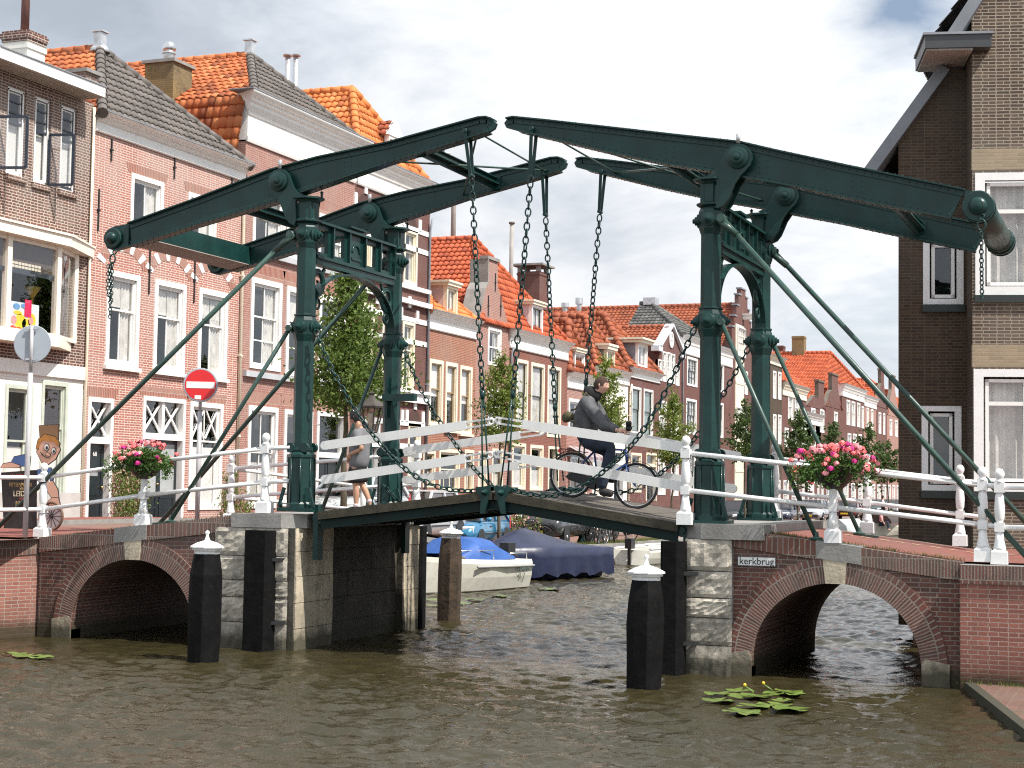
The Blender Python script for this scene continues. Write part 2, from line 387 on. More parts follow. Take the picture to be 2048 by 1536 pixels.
darkwood = mat('deck_edge_wood', (.048, .042, .027), .9, var=.4, vscale=6, bump=.5, dirt=((.03, .03, .02), .6))
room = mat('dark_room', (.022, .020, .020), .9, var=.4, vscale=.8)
curtain = mat('net_curtain', (.62, .60, .56), .9, var=.2, vscale=5)
blind = mat('white_blind', (.74, .73, .70), .7, var=.05)
navydoor = mat('black_green_door', (.012, .018, .022), .3, var=.15)
glass = glassmat('window_glass')
soffit = mat('soffit_boards', (.30, .26, .22), .7, var=.1)
asphalt = mat('asphalt', (.06, .06, .062), .9, var=.2, bump=.3, bscale=40)
grassm = leafmat('grass_blades', (.10, .14, .03), (.20, .20, .05), .3)
bark = mat('tree_bark', (.09, .075, .05), .9, var=.35, vscale=6, bump=.6)
rubber = mat('black_rubber', (.014, .014, .015), .7, var=.2)
steel = mat('bright_steel', (.6, .6, .6), .25, metal=1., var=.1)
pink_brick = brick('pink_brick', (.42, .158, .115), (.30, .108, .084), (.64, .55, .49), ms=.010, var=.22)
brown_brick = brick('brown_brick', (.16, .065, .050), (.095, .045, .038), (.48, .43, .37), ms=.010, bh=.065, var=.2)
red_brick = brick('red_brick', (.30, .105, .07), (.22, .075, .055), (.50, .42, .36), bh=.075, ms=.013, var=.2)
plum_brick = brick('plum_brick', (.15, .060, .050), (.11, .045, .04), (.20, .13, .11), ms=.006, var=.25)
rose_brick = brick('rose_brick', (.34, .15, .12), (.27, .115, .095), (.46, .36, .31), ms=.008, var=.25)
orange_brick = brick('orange_brick', (.33, .115, .065), (.24, .085, .055), (.42, .32, .25), ms=.008, var=.3)
dark_brick = brick('dark_brown_brick', (.085, .054, .036), (.042, .029, .023), (.125, .10, .072), bw=.22, bh=.054, ms=.007, var=.35)
right_brick = brick('grey_brown_brick', (.125, .085, .062), (.06, .043, .036), (.34, .295, .23), bw=.22, bh=.056, ms=.009, var=.25)
band_brick = brick('yellow_band_brick', (.36, .28, .19), (.28, .22, .15), (.34, .28, .2), bh=.062, ms=.007)
yellow_brick = brick('yellow_chimney_brick', (.30, .21, .085), (.19, .135, .06), (.16, .13, .09), ms=.008, blotch=((.05, .042, .03), .85))
bridge_brick = brick('bridge_brick', (.19, .072, .054), (.085, .044, .038), (.27, .235, .20), bw=.23, bh=.062, ms=.008, bump=.9, var=.4, wet=True, blotch=((.05, .042, .034), .5))
quay_brick = brick('quay_brick', (.34, .135, .10), (.21, .085, .068), (.42, .34, .29), bw=.23, bh=.060, ms=.007, bump=.8, var=.4, wet=True, blotch=((.10, .065, .05), .3))
soldier_brick = brick('soldier_brick', (.21, .080, .060), (.10, .052, .043), (.31, .27, .23), bw=.075, bh=.24, ms=.010, bump=.9, var=.45, blotch=((.05, .042, .034), .45))
lintel_brick = brick('lintel_brick', (.33, .125, .09), (.25, .095, .07), (.50, .42, .36), bw=.07, bh=.4, ms=.007)
pave_brick = brick('paving_brick', (.26, .085, .065), (.19, .06, .05), (.13, .09, .075), bw=.2, bh=.1, ms=.005, bump=.5, var=.35, blotch=((.13, .10, .06), .35))
street_brick = brick('street_brick', (.24, .13, .10), (.17, .10, .08), (.14, .11, .09), bw=.2, bh=.1, ms=.005, var=.3)
whitebrick = brick('white_painted_brick', (.80, .78, .74), (.76, .74, .70), (.66, .64, .6), ms=.008, bump=.5, var=.04)
tile_orange = tilemat('orange_pantiles', (.50, .150, .055), (.25, .075, .035), (.62, .23, .09), .45)
tile_bright = tilemat('bright_orange_pantiles', (.62, .20, .058), (.38, .115, .04), (.70, .27, .10), .18)
tile_red = tilemat('red_pantiles', (.46, .100, .040), (.29, .062, .03), (.54, .14, .06), .2)
tile_dark = tilemat('weathered_red_pantiles', (.31, .085, .04), (.20, .06, .032), (.38, .11, .05), .35)
tile_grey = tilemat('grey_pantiles', (.13, .115, .105), (.09, .08, .075), (.17, .15, .14), .25)
tile_slate = tilemat('slate_tiles', (.11, .11, .105), (.07, .07, .07), (.17, .165, .155), .4)
# ================================================================== WATER AND GROUND
def water_mat():
    m = bpy.data.materials.new('canal_water'); m.use_nodes = True; t = NT(m.node_tree); t.n.clear()
    p = t.add('ShaderNodeBsdfPrincipled'); t.add('ShaderNodeOutputMaterial', ins={0: p.outputs[0]})
    g = t.add('ShaderNodeNewGeometry').outputs['Position']
    col = t.mix(t.ramp(t.noise(g, .25, 5), [(.3, 0.), (.7, 1.)]), (.027, .023, .010), (.038, .031, .014))
    t.l.new(col, p.inputs['Base Color']); p.inputs['Roughness'].default_value = .04; p.inputs['IOR'].default_value = 1.333
    p.inputs['Specular IOR Level'].default_value = .5
    mp = t.add('ShaderNodeMapping', ins={0: g}); mp.inputs['Scale'].default_value = (1, 1.35, 1); mp.inputs['Rotation'].default_value = (0, 0, .5)
    h = t.math('ADD', t.math('MULTIPLY', t.noise(mp.outputs[0], 5.5, 6, .6, dist=.6), 1.), t.math('MULTIPLY', t.noise(mp.outputs[0], 17, 3, .6), .25))
    b = t.add('ShaderNodeBump', ins={'Strength': .35, 'Distance': .05, 'Height': h}); t.l.new(b.outputs[0], p.inputs['Normal'])
    return m
WATER = water_mat()
def waves():
    xs = np.arange(-17.5, 3.01, .05)
    ys = [5.]
    while ys[-1] < 64: ys.append(ys[-1]+max(.045, .0028*ys[-1]))
    ys = np.array(ys); ys[-1] = 64
    Xg, Yg = np.meshgrid(xs, ys)
    Z = np.zeros_like(Xg); r = np.random.RandomState(3)
    for k in range(70):
        lam = .13*(.85/.13)**r.rand(); a = r.normal(.30, .75)+math.pi/2
        kx, ky = 2*math.pi/lam*math.cos(a), 2*math.pi/lam*math.sin(a)
        amp = .0105*lam**.95*(.4+1.2*r.rand())
        warp = .6*np.sin(Xg*.7+r.rand()*6)+.6*np.sin(Yg*.5+r.rand()*6)
        mod = .55+.45*np.sin(Xg*r.uniform(.2, .9)+Yg*r.uniform(.2, .9)+r.rand()*6)
        Z += amp*mod*np.sin(kx*Xg+ky*Yg+warp+r.rand()*6.28)
    calm = .8+.2/(1+np.exp(-(Yg-17-.25*(Xg+9))*.8))
    quiet = 1-.55*np.exp(-((Yg-22.6)/2.2)**2)
    Z *= calm*quiet*np.clip((64-Yg)/8, 0, 1)
    nx, ny = len(xs), len(ys)
    V = np.stack([Xg, Yg, Z], -1).reshape(-1, 3)
    I = np.arange(nx*ny).reshape(ny, nx)
    Q = np.stack([I[:-1, :-1], I[:-1, 1:], I[1:, 1:], I[1:, :-1]], -1).reshape(-1, 4)
    return V, Q
V, Q = waves()
npmesh('water', V, Q, WATER, smooth=True, props=dict(kind='structure', label='rippled brown canal water', cat='water'), origin=(0, 0, 0))
b = MB(); b.poly([(-17.6, 64, 0), (3, 64, 0), (3, 420, 0), (-17.6, 420, 0)]); b.poly([(-30, -10, -.004), (3, -10, -.004), (3, 5, -.004), (-30, 5, -.004)])
b.poly([(3, -10, -.004), (30, -10, -.004), (30, 20, -.004), (3, 20, -.004)])
b.build('water', WATER, props=dict(kind='structure', label='far canal water', cat='water'), origin=(0, 0, 0))
# canal bed and the land that carries on to the horizon
b = MB(); b.poly([(-1500, -200, -1.6), (1500, -200, -1.6), (1500, 2600, -1.6), (-1500, 2600, -1.6)])
b.build('ground', mat('far_ground', (.10, .10, .07), .9), props=dict(kind='structure', label='flat land beneath the town', cat='ground'))

def zs(y):          # height of the left street along the canal: it climbs to the bridge
    t = min(1, max(0, (47-y)/13.)); t = t*t*(3-2*t); return .62+.97*t
QX = -17.0          # edge of the left quay
def qx(y): return -17.05-min(1, max(0, (y-27)/24.))*.55
# left street
b = MB(); ys = [26.9+i*1.5 for i in range(18)]+[56, 64, 80, 110, 160, 240, 400]
for a, c in zip(ys[:-1], ys[1:]):
    xa = [qx(a), -19.2, -22.0, -23.6]; xc = [qx(c), -19.2, -22.0, -23.6]
    for k in range(3):
        dz = .10 if k == 2 else 0
        b.poly([(xa[k], a, zs(a)+dz), (xa[k+1], a, zs(a)+dz), (xc[k+1], c, zs(c)+dz), (xc[k], c, zs(c)+dz)][::-1], 1 if k == 2 else 0)
        if k == 2: b.poly([(xa[2], a, zs(a)), (xa[2], a, zs(a)+.1), (xc[2], c, zs(c)+.1), (xc[2], c, zs(c))], 2)
b.poly([(-17.05, -5, 1.58), (-17.05, 26.9, 1.58), (-23.6, 26.9, 1.58), (-23.6, -5, 1.58)])
b.build('quay_street', [street_brick, pave_brick, coping], props=dict(kind='structure', label='brick street along the left quay', cat='street'))
b = MB()
for k in range(2): b.poly([(-23.6, -5, .7), (-23.6, 420, .7), (-90, 420, .7), (-90, -5, .7)])
b.faces = None
b.f = b.f[:1]; b.m = b.m[:1]; b.sm = b.sm[:1]; b.uv = b.uv[:1]
b.build('courtyard_ground', pave_brick, props=dict(kind='structure', label='ground behind the left houses', cat='ground'))
# left quay wall beyond the bridge, in front of the street
b = MB(); ys = [26.9, 34, 44, 56, 80, 130, 400]
for a, c in zip(ys[:-1], ys[1:]):
    b.poly([(qx(a), a, -1), (qx(c), c, -1), (qx(c), c, zs(c)+.01), (qx(a), a, zs(a)+.01)], 0)
    b.poly([(qx(a)+.04, a, zs(a)-.12), (qx(c)+.04, c, zs(c)-.12), (qx(c)+.04, c, zs(c)+.02), (qx(a)+.04, a, zs(a)+.02)], 1)
    b.poly([(qx(a)+.04, a, zs(a)+.02), (qx(c)+.04, c, zs(c)+.02), (qx(c)-.3, c, zs(c)+.02), (qx(a)-.3, a, zs(a)+.02)], 1)
b.build('quay_wall', [quay_brick, coping], props=dict(label='low brick quay wall behind the moored boats', cat='wall'))
# left quay wall this side of the bridge (sunny)
b = MB()
P = [(-17.06, 22.55), (-17.45, 21.5), (-19.2, 15.5), (-22, 5)]
for k in range(3):
    (xa, ya), (xc, yc) = P[k], P[k+1]; za, zc = 1.60-.05*k, 1.55-.05*k
    b.poly([(xc, yc, -1), (xa, ya, -1), (xa, ya, za-.26), (xc, yc, zc-.26)], 0)
    i = b.add([(xc+.02, yc, zc-.26), (xa+.02, ya, za-.26), (xa+.02, ya, za), (xc+.02, yc, zc)]); b.face((i, i+1, i+2, i+3), 1)
    i = b.add([(xc+.02, yc, zc), (xa+.02, ya, za), (xa-.45, ya, za), (xc-.45, yc, zc)]); b.face((i, i+1, i+2, i+3), 2)
b.build('quay_wall', [quay_brick, soldier_brick, pave_brick], props=dict(label='sunlit red brick quay wall left of the left arch', cat='wall'))

# ================================================================== BRIDGE MASONRY
YF, YB = 22.40, 26.85          # front and back faces
def topz_left(x): return 2.06 if x > -13.2 else (2.06+(x+13.2)*.118 if x > -17.1 else 1.60)
def topz_right(x): return 2.03 if x < -5.75 else 2.03-(x+5.75)*.118
def masonry(name, label, x0, x1, xc, half, rise, zsp, topz, props):
    th = thing(name, label, 'bridge abutment', ((x0+x1)/2, YF, 0))
    N = 28; b = MB(); CH = .24
    A = [(xc-half*math.cos(math.pi*k/N), zsp+rise*max(0,math.sin(math.pi*k/N))**.92) for k in range(N+1)]
    for y, fl in ((YF, 0), (YB, 1)):
        def q(pts, m=0): b.poly([(p[0], y, p[1]) for p in (pts[::-1] if fl else pts)], m)
        q([(x0, -1), (A[0][0], -1), (A[0][0], topz(A[0][0])-CH), (x0, topz(x0)-CH)])
        q([(A[-1][0], -1), (x1, -1), (x1, topz(x1)-CH), (A[-1][0], topz(A[-1][0])-CH)])
        for (a, za), (c, zc) in zip(A[:-1], A[1:]): q([(a, za), (c, zc), (c, topz(c)-CH), (a, topz(a)-CH)])
    for (a, za), (c, zc) in zip(A[:-1], A[1:]): b.poly([(a, YF, za), (a, YB, za), (c, YB, zc), (c, YF, zc)], 0)
    for x, s in ((A[0][0], 1), (A[-1][0], -1)):
        pts = [(x, YF, -1), (x, YB, -1), (x, YB, zsp), (x, YF, zsp)]; b.poly(pts if s < 0 else pts[::-1], 0)
    b.build('spandrel_wall', bridge_brick, th)
    # soldier-course coping along the rising top
    n = 14
    for y0, y1 in ((YF-.03, YF+.32), (YB-.32, YB+.03)):
        b = MB()
        for k in range(n):
            a = x0+(x1-x0)*k/n; c = x0+(x1-x0)*(k+1)/n
            i = b.add([(a, y0, topz(a)-CH), (c, y0, topz(c)-CH), (c, y1, topz(c)-CH), (a, y1, topz(a)-CH), (a, y0, topz(a)), (c, y0, topz(c)), (c, y1, topz(c)), (a, y1, topz(a))])
            for f in ((0,1,5,4), (2,3,7,6), (4,5,6,7), (3,2,1,0)): b.face([i+f_ for f_ in f])
        b.build('coping_course', soldier_brick, th)
    # arch ring, one brick and a half deep, with a stone key and springers
    b = MB(); T = .34; arc = 0
    O = [(xc-(half+T)*math.cos(math.pi*k/N), zsp+(rise+T)*max(0,math.sin(math.pi*k/N))**.92) for k in range(N+1)]
    for k in range(N):
        if k == 13: b.build('arch_ring', soldier_brick, th); b = MB()
        if k in (13, 14): continue
        ln = math.dist(A[k], A[k+1])*1.12; y = YF-.025
        i = b.add([(A[k][0], y, A[k][1]), (A[k+1][0], y, A[k+1][1]), (O[k+1][0], y, O[k+1][1]), (O[k][0], y, O[k][1]),
                   (A[k][0], YF+.01, A[k][1]), (A[k+1][0], YF+.01, A[k+1][1]), (O[k+1][0], YF+.01, O[k+1][1]), (O[k][0], YF+.01, O[k][1])])
        b.face((i, i+1, i+2, i+3), 0, uv=[(arc, 0), (arc+ln, 0), (arc+ln, T), (arc, T)])
        b.face((i+3, i+2, i+6, i+7), 0); b.face((i+4, i+5, i+1, i), 0); arc += ln
    b.build('arch_ring', soldier_brick, th)
    b = MB(); k0, k1 = A[13], A[15]; o0, o1 = O[13], O[15]; b.prism([k0, k1, o1, o0], 'y', YF-.045, YF+.05); b.build('keystone', stone2, th)
    for sx in (-1, 1):
        b = MB(); xx = xc+sx*half; b.prism([(xx, -.6), (xx+sx*.36, -.6), (xx+sx*.36, .30), (xx+sx*.05, .36), (xx, .30)], 'y', YF-.035, YF+.25)
        b.build('springer_stone', stone2, th)
    for xx in props.get('blocks', []):
        b = MB(); w = .30; b.prism([(xx-w, topz(xx-w)-.225), (xx+w, topz(xx+w)-.225), (xx+w, topz(xx+w)+.012), (xx-w, topz(xx-w)+.012)], 'y', YF-.05, YF+.4)
        b.build('coping_block', coping, th)
    return th
ML = masonry('bridge_abutment', 'weathered brick left abutment with round arch, rough stone pier and tarred fender', -17.06, -13.3, -15.25, 1.15, 1.16, .14, topz_left, dict(blocks=[-15.3]))
MR = masonry('bridge_abutment', 'shaded brick right abutment whose arch shows open water behind it', -5.9, -2.42, -4.10, 1.14, 1.17, .14, topz_right, dict(blocks=[-4.05]))

def pier(th, xa, xb, xin, sgn):
    """rough stone pier; xin is the canal-side face, sgn +1 when the canal passage is to the right"""
    r = random.Random(5 if sgn > 0 else 9)
    b = MB(); zc = [-.8, .40, .78, 1.05, 1.42, 1.86]
    for z0, z1 in zip(zc[:-1], zc[1:]):
        w = abs(xb-xa); nst = 2 if (w > .9) else 1; cuts = [0]+sorted([r.uniform(.35, .65) for _ in range(nst-1)])+[1]
        for c0, c1 in zip(cuts[:-1], cuts[1:]):
            x0, x1 = xa+(xb-xa)*c0, xa+(xb-xa)*c1
            if x0 > x1: x0, x1 = x1, x0
            # bulging rough face as a small jittered grid
            n, mz = 10, 7; yy = YF-.05-r.uniform(0, .04); gap = .006
            idx = [[b.add([(x0+gap+(x1-x0-2*gap)*i/n, yy-(.022*r.random() if 0 < i < n and 0 < j < mz else -.006-.012*r.random()), z0+gap+(z1-z0-2*gap)*j/mz)]) for i in range(n+1)] for j in range(mz+1)]
            for j in range(mz):
                for i in range(n): b.face((idx[j][i], idx[j][i+1], idx[j+1][i+1], idx[j+1][i]), 0, False)
    lo, hi = min(xa, xb), max(xa, xb)
    b.box(lo, hi, YF-.012, YF+.4, -.8, 1.86, 1)
    b.build('rough_stone_pier', [stone, coping], th)
    # canal-side face in ashlar: pale near the corner, darker and set back under the leaf
    b = MB(); d = sgn
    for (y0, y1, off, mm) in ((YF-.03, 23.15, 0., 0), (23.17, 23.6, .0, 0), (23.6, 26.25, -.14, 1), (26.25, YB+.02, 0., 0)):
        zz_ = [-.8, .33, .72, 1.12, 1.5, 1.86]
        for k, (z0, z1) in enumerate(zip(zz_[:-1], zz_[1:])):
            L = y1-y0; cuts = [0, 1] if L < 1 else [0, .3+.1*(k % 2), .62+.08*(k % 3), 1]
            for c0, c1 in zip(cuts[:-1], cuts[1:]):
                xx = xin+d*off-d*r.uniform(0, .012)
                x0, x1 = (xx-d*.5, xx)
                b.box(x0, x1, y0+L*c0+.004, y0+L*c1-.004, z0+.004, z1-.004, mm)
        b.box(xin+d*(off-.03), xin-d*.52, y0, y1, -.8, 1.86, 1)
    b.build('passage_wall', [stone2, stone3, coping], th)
    b = MB(); cx0, cx1 = (xin-d*1.12, xin+d*.06)
    y0 = YF-.10; ch = .3*d
    b.prism([(cx0, y0+.0), (cx1-ch, y0), (cx1, y0+.28), (cx1, YB+.06), (cx0, YB+.06)], 'z', 1.86, 2.07)
    b.build('pier_coping', coping, th)
    for yb in (YF-.30, YB+.05):
        b = MB(); fx0, fx1 = (xin-d*.78, xin-d*.32) if yb < 24 else (xin-d*.35, xin+d*.02)
        if d < 0 and yb < 24: fx0, fx1 = xin+d*.29, xin-d*.03
        if fx0 > fx1: fx0, fx1 = fx1, fx0
        b.prism([(fx0, yb+.05), (fx0+.05, yb), (fx1-.08, yb), (fx1, yb+.08), (fx1, yb+.24), (fx0, yb+.24)], 'z', -.9, 1.82)
        fn = b.build('fender_post', timber, th)
        if yb < 24:
            b = MB()
            for zq in (.42, 1.38): b.bar((fx1-.1, yb+.06, zq), (fx1+.16, YF-.06, zq), .05, .05)
            b.build('strap', darkm, fn)
pier(ML, -13.72, -12.42, -12.30, 1)
pier(MR, -6.15, -5.5, -6.18, -1)

# right wing wall, landing stage and its water edge
b = MB()
b.poly([(-2.44, 22.15, -1), (4, 22.15, -1), (4, 22.15, 1.38), (-2.44, 22.15, 1.38)], 0)
b.poly([(-2.44, YF, -1), (-2.44, 22.15, -1), (-2.44, 22.15, 1.38), (-2.44, YF, 1.38)], 0)
i = b.add([(-2.44, 22.12, 1.38), (4, 22.12, 1.38), (4, 22.12, 1.62), (-2.44, 22.12, 1.62)]); b.face((i, i+1, i+2, i+3), 1)
b.poly([(-2.44, 22.12, 1.62), (4, 22.12, 1.62), (4, 22.6, 1.62), (-2.44, 22.6, 1.62)], 2)
b.build('wing_wall', [quay_brick, soldier_brick, coping], props=dict(label='red brick wing wall with railing shadows right of the right arch', cat='wall'))
b = MB()
q0, q1 = atz(1938, 1368, .10), atz(2048, 1452, .10); q2 = q0+(q1-q0)*2.6
e = [(q0.x, 22.15), (q1.x, q1.y), (q2.x, q2.y)]
b.prism(e+[(5, q2.y), (5, 22.15)], 'z', -1, .10, 0)
for (xa, ya), (xc, yc) in zip(e[:-1], e[1:]): b.bar((xa, ya, .03), (xc, yc, .03), .12, .17, 1)
b.build('landing_stage', [brick('worn_landing_brick', (.17, .085, .065), (.11, .065, .052), (.17, .14, .11), bw=.21, bh=.10, ms=.006, var=.4, blotch=((.09, .085, .05), .6)), stone3], props=dict(label='low brick landing at the water edge below the right wing wall', cat='landing'))

# road over the bridge and on both banks
b = MB()
xs = [-12.34, -13.2, -14.5, -16, -17.1]
for a, c in zip(xs[:-1], xs[1:]): b.poly([(c, YF+.3, topz_left(c)+.006), (a, YF+.3, topz_left(a)+.006), (a, YB-.3, topz_left(a)+.006), (c, YB-.3, topz_left(c)+.006)])
b.poly([(-23.6, YF-.5, 1.63), (-17.1, YF-.5, 1.615), (-17.1, YB+.5, 1.615), (-23.6, YB+.5, 1.63)])
xs = [-6.14, -5.75, -4.5, -3.4, -2.42]
for a, c in zip(xs[:-1], xs[1:]): b.poly([(a, YF+.3, topz_right(a)+.006), (c, YF+.3, topz_right(c)+.006), (c, YB-.3, topz_right(c)+.006), (a, YB-.3, topz_right(a)+.006)])
b.poly([(-2.42, YF+.2, 1.642), (30, YF+.2, 1.62), (30, 28.9, 1.62), (-2.42, 28.9, 1.642)])
b.build('bridge_road', pave_brick, props=dict(kind='structure', label='red brick road over the bridge ramps', cat='road'))
# pale yellow brick line along the right ramp
b = MB(); r = random.Random(2)
for k in range(26):
    x = -5.3+k*.26+r.uniform(-.02, .02); z = (topz_right(x) if x < -2.42 else 1.642)+.012
    y = 25.35+.02*r.random(); q = .13+.02*r.random(); z2 = (topz_right(x+q) if x+q < -2.42 else 1.642)+.012
    b.poly([(x, y, z), (x+q, y, z2), (x+q, y+.1, z2), (x, y+.1, z)])
b.build('road_marking', mat('pale_brick_mark', (.50, .36, .20), .85, var=.2), props=dict(kind='structure', label='dotted line of pale bricks on the right ramp', cat='road marking'))
# right bank beyond the bridge
b = MB(); b.prism([(-2.42, 26.9), (-3.9, 28.4), (-3.9, 400), (60, 400), (60, 26.9)], 'z', -1, 1.0)
b.build('right_bank', [street_brick], props=dict(kind='structure', label='right bank beyond the bridge', cat='ground'))
b = MB(); b.box(4.2, 60, 8, 22.1, -1, 1.6); b.box(-2.44, 60, 22.6, 27, -1, 1.55)
b.build('right_street', [street_brick], props=dict(kind='structure', label='brick street on the right bank', cat='street'))
# grass tufts on the coping joints
def tufts(pts, n, h, name, label, seed=1):
    r = np.random.RandomState(seed); V = []; Q = []
    for (x, y, z) in pts:
        for _ in range(n):
            px, py = x+r.normal(0, .10), y+r.normal(0, .05); a = r.uniform(0, 6.28); hh = h*r.uniform(.4, 1.1); w = .006
            dx, dy = math.cos(a)*w, math.sin(a)*w; lx, ly = r.normal(0, .35*hh), r.normal(0, .35*hh)
            i = len(V); V += [(px-dx, py-dy, z-.01), (px+dx, py+dy, z-.01), (px+lx, py+ly, z+hh)]; Q.append((i, i+1, i+2))
    npmesh(name, np.array(V), np.array(Q), grassm, props=dict(kind='stuff', label=label, cat='grass'))
r = random.Random(8)
tufts([(x, YF+r.uniform(.30, .42), topz_right(x)) for x in [r.uniform(-5.6, -2.6) for _ in range(70)]], 16, .045, 'grass', 'thin grass and weeds along the right coping joint')
tufts([(x, YF+r.uniform(.28, .36), topz_left(x)) for x in [r.uniform(-16.8, -13) for _ in range(60)]], 16, .04, 'grass', 'thin grass along the left coping joint', 2)
tufts([(x, 22.1-r.uniform(0, .05), .11) for x in [r.uniform(-2.4, -1.2) for _ in range(14)]], 12, .06, 'grass', 'weeds at the foot of the right wing wall', 3)
tufts([(qx(y)-r.uniform(.05, .7), y, zs(y)) for y in [r.uniform(43, 62) for _ in range(330)]], 18, .16, 'grass', 'long grass growing along the far quay edge', 4)

# ================================================================== DRAWBRIDGE
TF, TB = 22.64, 25.80
XL, XR = -12.39, -5.91
def flatlathe(b, prof, c, n=8, ph=math.pi/8, m=0): b.lathe(prof, c, n, (0, 0, 1), m, sm=False, ph=ph)
def boss(b, c, ax, R1=.11, m=0):
    b.lathe([(R1*1.25, -.03), (R1*1.25, .0), (R1, .015), (R1, .045), (R1*.62, .055), (R1*.62, .085), (R1*.34, .095), (R1*.34, .12), (0, .13)], c, 14, ax, m)
def tower(xc, zb, out, label):
    th = thing('bridge_tower', label, 'bridge tower', (xc, TF, zb))
    for yc, near in ((TF, True), (TB, False)):
        b = MB()
        b.box(xc-.30, xc+.30, yc-.22, yc+.22, zb-.02, zb+.045)
        flatlathe(b, [(.225, .045), (.225, .10), (.207, .13), (.200, .80), (.215, .82), (.215, .86), (.17, .90)], (xc, yc, zb))
        for a in range(8):           # ribs on the corners of the plinth
            an = a*math.pi/4+math.pi/8; cx, cy = xc+.205*math.cos(an), yc+.205*math.sin(an)
            b.tube([(cx, cy, zb+.1), (cx, cy, zb+.8)], .014, 5)
        for s in (-1, 1):            # stiffeners and bolts at the foot
            b.bar((xc+s*.21, yc-.16, zb+.35), (xc+s*.30, yc-.16, zb+.05), .03, .05)
            b.lathe([(.025, 0), (.025, .05), (.012, .06), (.012, .09)], (xc+s*.25, yc-.18, zb+.045), 6)
        b.build('plinth', green, th)
        b = MB()
        flatlathe(b, [(.152, .86), (.149, 2.6), (.146, 4.0), (.146, 4.5)], (xc, yc, zb))
        for s in (-1, 1):            # scroll collar on top of the plinth
            for d in (-1, 1): b.lathe([(.075, -.03), (.075, .03)], (xc+s*.12, yc+d*.135, zb+.97), 12, (0, 1, 0))
        flatlathe(b, [(.165, .88), (.175, .93), (.165, .98)], (xc, yc, zb))
        b.build('column', green, th)
        b = MB(); zk = zb+2.84
        flatlathe(b, [(.152, -.22), (.185, -.12), (.195, 0), (.185, .10), (.160, .17), (.175, .175), (.175, .2), (.15, .21)], (xc, yc, zk))
        for ax in ((1, 0, 0), (-1, 0, 0), (0, -1, 0)):
            boss(b, Vector((xc, yc, zk))+Vector(ax).normalized()*.165, ax, .095)
        b.build('anchor_collar', green, th)
        b = MB(); zr = zb+4.48
        flatlathe(b, [(.150, -.02), (.205, .0), (.215, .012), (.215, .035), (.160, .06), (.165, .30), (.20, .345), (.265, .36), (.265, .39), (.0, .395)], (xc, yc, zr))
        for ax in ((1, 0, 0), (-1, 0, 0), (0, -1, 0)):
            boss(b, Vector((xc, yc, zr-.20))+Vector(ax).normalized()*.150, ax, .10)
        flatlathe(b, [(.152, -.40), (.178, -.32), (.185, -.2), (.18, -.08), (.16, -.03)], (xc, yc, zr))
        b.lathe([(.035, 0), (.02, .03), (.02, .08), (.03, .1), (.0, .13)], (xc-out*.19, yc+.1, zr+.385), 8)
        b.build('capital', green, th)
        # bearing bracket: two cheeks astride the balance beam
        b = MB(); B = [(-.02, 4.90), (.08, 4.93), (.16, 5.02), (.21, 5.14), (.25, 5.24), (.33, 5.305), (.42, 5.325), (.51, 5.305), (.585, 5.245), (.62, 5.17), (.625, 5.09), (.59, 5.0), (.53, 4.935), (.45, 4.86), (.38, 4.76), (.33, 4.64), (.285, 4.54), (.22, 4.46), (.13, 4.42), (.10, 4.50), (.12, 4.80)]
        pol = [(xc+out*q, zb+z) for q, z in B]
        for y0, y1 in ((yc-.185, yc-.135), (yc+.135, yc+.185)): b.prism(pol, 'y', y0, y1)
        b.prism([(xc+out*q, zb+z) for q, z in [(-.13, 4.5), (-.13, 4.8), (.2, 4.74), (.3, 4.66), (.16, 4.42)]], 'y', yc-.134, yc+.134)
        for sy in (-1, 1): b.lathe([(.155, 0), (.155, .035), (.135, .045), (.105, .05), (.105, .08), (.085, .09), (.05, .09), (.05, .115), (.03, .125), (0, .128)], (xc+out*.42, yc+sy*.185, zb+5.12), 18, (0, sy, 0))
        br = b.build('bearing_bracket', green, th)
        b = MB(); b.lathe([(.030, 0), (.030, .13), (.022, .14)], (xc+out*.42, yc-.16, zb+5.33), 10); b.build('grease_cup', silver, br)
        # stay rods down to the masonry
        b = MB()
        top = Vector((xc+out*.19, yc-(.16 if near else 0), zb+4.28)); foot = Vector((xc+(-5.79 if out < 0 else 4.47), top.y, zb-.56))
        if not near: foot = Vector((xc+(-4.83 if out < 0 else 4.57), top.y, zb-.55))
        b.tube([top, foot], .040, 10); b.lathe([(.06, -.07), (.06, .07)], top, 10, (0, 1, 0))
        b.tube([top-Vector((out*.06, 0, 0)), top+(foot-top)*.05], .052, 8)
        b.build('stay_rod', greenl, th)
        b = MB(); top = Vector((xc+out*.19, yc-(.14 if near else 0), zb+2.82)); foot = Vector((xc+out*(2.25 if near else 1.33), top.y, zb-(.20 if near else .10)))
        if out > 0: foot = Vector((xc+(1.53 if near else 1.55), top.y, zb-.15))
        b.tube([top, foot], .034, 10); b.lathe([(.05, -.06), (.05, .06)], top, 10, (0, 1, 0))
        b.lathe([(.09, 0), (.09, .04), (.04, .06), (.03, .12), (0, .13)], foot-Vector((0, 0, .05)), 8); b.bar(foot-Vector((.05, 0, .03)), foot+Vector((out*.3, 0, -.06)), .14, .03)
        b.build('stay_rod', greenl, th)
    # open-work girder over the gateway
    y0, y1 = TF+.16, TB-.16; z0, z1 = zb+3.95, zb+4.55; xx = xc+.02
    b = MB()
    b.box(xx-.10, xx+.10, y0, y1, z0, z0+.05); b.box(xx-.10, xx+.10, y0, y1, z1-.04, z1); b.box(xx-.07, xx+.07, y0, y1, z0-.10, z0)
    ym = (y0+y1)/2; cuts = [y0, y0+.55, y0+1.05, ym-.24, ym+.24, y1-1.05, y1-.55, y1]
